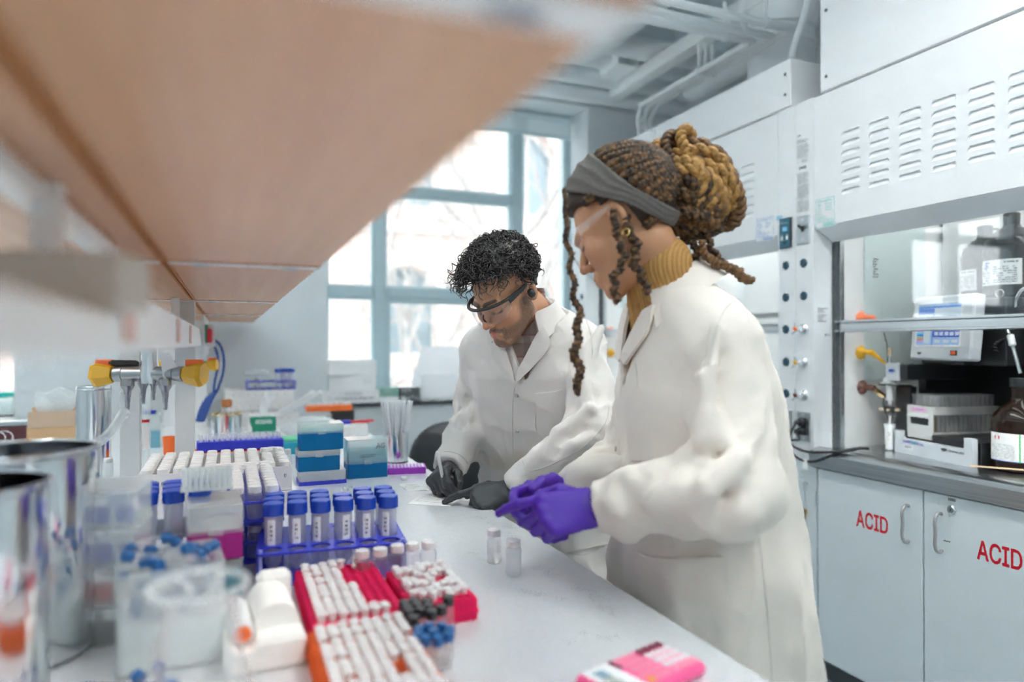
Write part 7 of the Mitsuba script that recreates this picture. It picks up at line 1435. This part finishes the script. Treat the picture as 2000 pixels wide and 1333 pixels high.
part(k, 'syringe', mv(cat(cyl(.013, .062, 18, .198), cyl(.007, .016, 12, .182)), CM), 'm_syringe', 35); mat('m_syringe', (.74, .74, .74), .4); part(k, 'clamp', mv(cat(cyl(.024, .020, 24, .268, .002), bx(-.045, .045, -.008, .03, .262, .268)), CM), 'm_white', 35); part(k, 'plate', mv(bx(-.05, .06, -.012, .05, .256, .262), CM), 'm_instblack')
part(k, 'spring', mv(cat(*[lathe([(.006 + .0018 * math.cos(a), .292 + .006 * i + .0018 * math.sin(a)) for a in np.linspace(0, 2 * math.pi, 7)], 14) for i in range(8)], cyl(.005, .10, 10, .288)), CM), 'm_steel', 30); part(k, 'tip', mv(cyl(.007, .030, 12, .375), CM), 'm_tan', 30)
part(k, 'backplate', mv(bx(-.03, .05, .05, .08, 0, .255, .002), CM), 'm_instblack')
k = thing('black_tubing', 'thin black tubing hanging beside the instrument column', 'tubing'); part(k, 'line', tb(spline([onx(1726, 650, 2.50), onx(1733, 680, 2.48), onx(1732, 720, 2.46), onx(1726, 752, 2.45)], 16), .0022, 6), 'm_cord', True); part(k, 'line', mv(tb(spline([(-.06, .02, .23), (-.05, -.01, .18), (-.03, -.02, .16), (-.06, .02, .12)], 16), .002, 6), IM), 'm_cord', True)
# sealed jugs on top
def jug(p, r, h, label, handle, lab, seed):
    k = thing('glass_jug', label, 'jug'); s = h / .29; part(k, 'body', mv(lathe([(0, .004), (r - .012, .0), (r, .012), (r, .170 * s), (r * .92, .200 * s), (r * .55, .228 * s), (.026, .240 * s), (.022, .250 * s), (.024, .285 * s), (.021, .290 * s), (0, .290 * s)], 40), Tr(p)), 'm_shade', True)
    part(k, 'shoulder', mv(lathe([(r * .90, .206 * s), (r * .55, .231 * s), (.028, .243 * s), (.0245, .252 * s), (.0262, .288 * s), (.018, .293 * s), (0, .293 * s)], 40), Tr(p)), 'm_shrink', True)
    if handle: part(k, 'handle', mv(tb([(.030 + .020 * math.cos(a), 0, .262 * s + .017 * math.sin(a)) for a in np.linspace(0, 2 * math.pi, 18)], .0052, 8, False), Tr(p) @ Rz(-.75)), 'm_shrink', True)
    a0, a1, z0, z1 = lab; l = part(k, 'label', mv(arc_label(r + .0006, z0, z1, a0, a1, 14), Tr(p)), 'm_paper'); rg = random.Random(seed); da = a1 - a0
    part(l, 'print', mv(cat(arc_print(r + .0006, z0 + (z1 - z0) * .82, z1 - .004, a0 + da * .2, a1 - da * .08, 1, rg), arc_print(r + .0006, z0 + .004, z0 + (z1 - z0) * .75, a0 + da * .05, a0 + da * .32, 7, rg), arc_print(r + .0006, z0 + .006, z0 + (z1 - z0) * .75, a0 + da * .40, a1 - da * .1, 8, rg)), Tr(p)), 'm_print'); return k, l
thin('m_shrink', (.10, .095, .09), .08, .55, .2)
j1 = (IM @ np.array([.115, .30, .5855, 1]))[:3]; j2 = (IM @ np.array([.285, .245, .5855, 1]))[:3]
jug(j1, .080, .288, 'dark tinted glass jug with a ring handle, left of two on the instrument', True, (-3.95, -2.9, .040, .120), 3); kk, l = jug(j2, .088, .305, 'dark tinted glass jug with a large label, right of two on the instrument', False, (-3.9, -2.25, .045, .135), 5)
part(l, 'letter', mv(cat(arc_label(.0892, .100, .128, -3.62, -3.57, 2, .0006), arc_label(.0892, .123, .128, -3.57, -3.42, 2, .0006), arc_label(.0892, .112, .117, -3.57, -3.46, 2, .0006)), Tr(j2)), 'm_inkblue')
# amber bottle at the front right
k = thing('amber_bottle', 'large amber glass bottle with a white chemical label at the front of the hood', 'bottle'); ab = np.array([2.445, 1.488, ZF]); r = .078
part(k, 'body', mv(lathe([(0, .003), (r - .008, 0), (r, .008), (r, .160), (r * .94, .185), (r * .6, .215), (.026, .232), (.022, .245), (.022, .285)], 44), Tr(ab)), 'm_amber', True); part(k, 'contents', mv(lathe([(0, .006), (r - .010, .006), (r - .004, .012), (r - .004, .10), (0, .10)], 32), Tr(ab)), 'm_amberdark', 40); thin('m_amberdark', (.05, .02, .01), .1, .5, .2)
part(k, 'cap', mv(cyl(.027, .032, 28, .277, .002), Tr(ab)), 'm_black', 35); l = part(k, 'label', mv(arc_label(r + .0006, .035, .128, -3.95, -1.2, 30), Tr(ab)), 'm_paper'); rg = random.Random(8)
part(l, 'print', mv(cat(arc_print(r + .0006, .040, .092, -3.75, -2.75, 12, rg), arc_print(r + .0006, .040, .078, -2.45, -1.4, 9, rg)), Tr(ab)), 'm_greyprint'); mat('m_greyprint', (.45, .47, .48), .6); part(l, 'stripe', mv(arc_label(r + .0008, .035, .128, -2.60, -2.55, 2, .0006), Tr(ab)), 'm_greenstripe'); mat('m_greenstripe', (.10, .55, .18), .5); part(l, 'edge', mv(arc_label(r + .0008, .035, 0.037, -3.95, -1.2, 30, .0006), Tr(ab)), 'm_inkblue')
for a in (-3.55, -3.36): part(l, 'hazard_mark', mv(cat(arc_label(r + .0008, .107, .117, a - .035, a + .035, 3, .0006)), Tr(ab)), 'm_red')
def arc_text(s, z, hgt, a, m): part(l, 'lettering', mv(meshkit.text_mesh(s, hgt, .0005, True), Tr(ab) @ Rz(a) @ frame((r + .0012, 0, z), (0, 1, 0), (0, 0, 1))), m)
arc_text('MA', .098, .011, -2.40, 'm_inkblue'); arc_text('Ethyl', .086, .006, -2.40, 'm_ink')
one('wooden_stick', mv(bx(-.10, .10, -.008, .008, 0, .004, .002), Tr(*onz(1965, 917, .945)) @ Rz(-.95)), 'm_stick', 'flat pale wooden stick at the front edge of the hood', 'stick'); mat('m_stick', (.72, .52, .32), .6)
k = thing('grey_cabinet', 'grey metal instrument case behind the touch screen in the hood', 'case'); part(k, 'case', mv(bx(.385, .70, .20, .45, 0, .57, .004), IM), 'm_galv'); mat('m_galv', proc(lambda p, n, uv: mix((.22, .24, .25), (.32, .34, .35), fbm(p.x * 25, p.y * 25, p.z * 25, 3))), .5, .5)
for z in (.18, .40): part(k, 'seam', mv(bx(.386, .699, .1985, .2, z, z + .004), IM), 'm_dark')
k = thing('clamp_rod', 'steel rod with a ring and white clamp in front of the grey case', 'rod'); rp = [onx(1953, 585, 2.50), onx(1960, 620, 2.48), onx(1972, 655, 2.47), onx(1993, 730, 2.45)]; part(k, 'rod', tb(rp, .0055, 8), 'm_steel', 40); F = frame(rp[0] + [0, 0, .02], (0, -1, .1), (0, 0, 1)); part(k, 'ring', mv(tb([(.014 * math.cos(a), .014 * math.sin(a), 0) for a in np.linspace(0, 2 * math.pi, 18)], .0022, 6, False), F), 'm_chrome', True); part(k, 'clamp', tb([onx(1973, 655, 2.46), onx(1978, 675, 2.455)], .011, 10), 'm_white', 40)
P = spline([onx(1950, 690, 2.47), onx(1946, 672, 2.47), onx(1958, 664, 2.47), onx(1970, 660, 2.47), onx(1968, 645, 2.47)], 120); t_ = np.linspace(0, 60, 120); one('coiled_cord', tb(P + np.stack([.008 * np.sin(t_), .008 * np.cos(t_), 0 * t_], 1), .0026, 6), 'm_cord', 'black coiled cord hanging beside the touch screen', 'cord', True)
one('curved_hose', tb(spline([onx(1985, 600, 2.5), onx(1990, 575, 2.5), onx(2003, 563, 2.5), onx(2015, 570, 2.5)], 16), .006, 8), 'm_chrome', 'shiny curved metal hose at the right of the touch screen', 'hose', True)
# service nozzles on the hood side walls
def nozzle(u, v, y, m, label, brass=False):
    p = ony(u, v, y); k = thing('gas_nozzle', label, 'nozzle'); N = frame((p[0], y, p[2]), (1, 0, 0), (0, 0, 1))
    part(k, 'flange', mv(lathe([(0, 0), (.026, 0), (.028, .004), (.020, .014), (.012, .020), (0, .020)], 24), N), m, 35)
    part(k, 'spout', mv(tb(spline([(0, 0, .012), (0, .001, .040), (.004, -.002, .058)], 10), [.011] * 7 + [.012, .0125, .012], 12), N), m, True)
    if brass: part(k, 'coupling', mv(tb([(.004, -.004, .056), (.016, -.020, .070), (.026, -.032, .082)], [.010, .011, .010], 6), N), 'm_brass'); part(k, 'barb', mv(tb([(.026, -.032, .082), (.040, -.050, .098)], [.008, .005], 10), N), 'm_white', 40); k2 = thing('clear_tubing', 'thin clear tubing hanging from the brown gas nozzle', 'tubing'); q = (N @ np.array([.042, -.052, .10, 1]))[:3]; part(k2, 'tube', tb(spline([q, q + [.01, -.01, -.06], q + [-.01, .0, -.15], q + [.005, -.01, -.195]], 20), .003, 6), 'm_vial', True)
    else: part(k, 'tip', mv(tb([(.004, -.002, .056), (.028, -.034, .082), (.036, -.046, .092)], [.010, .0055, .0035], 10), N), m, 40)
nozzle(1680, 689, 2.091, 'm_yellow', 'yellow gas nozzle on the side wall of the near fume hood'); nozzle(1683, 757, 2.091, 'm_brown', 'dark brown gas nozzle with a brass coupling on the hood side wall', True); nozzle(1681, 622, 2.091, 'm_orange', 'orange gas nozzle on the hood side wall, just above the sash bar')
nozzle(1192, 648, 3.989, 'm_orange', 'orange gas nozzle in the far fume hood, seen between the two people'); nozzle(1192, 690, 3.989, 'm_yellow', 'yellow gas nozzle in the far fume hood, seen between the two people')
p = ony(1706, 505, 2.084); part('fume_hood', 'pen_marks', mv(scrib(.032, .085, 8, random.Random(3), .3, .004), frame((p[0], 2.0855, p[2]), (1, 0, 0), (0, 0, 1))), 'm_ink', kind='stuff')
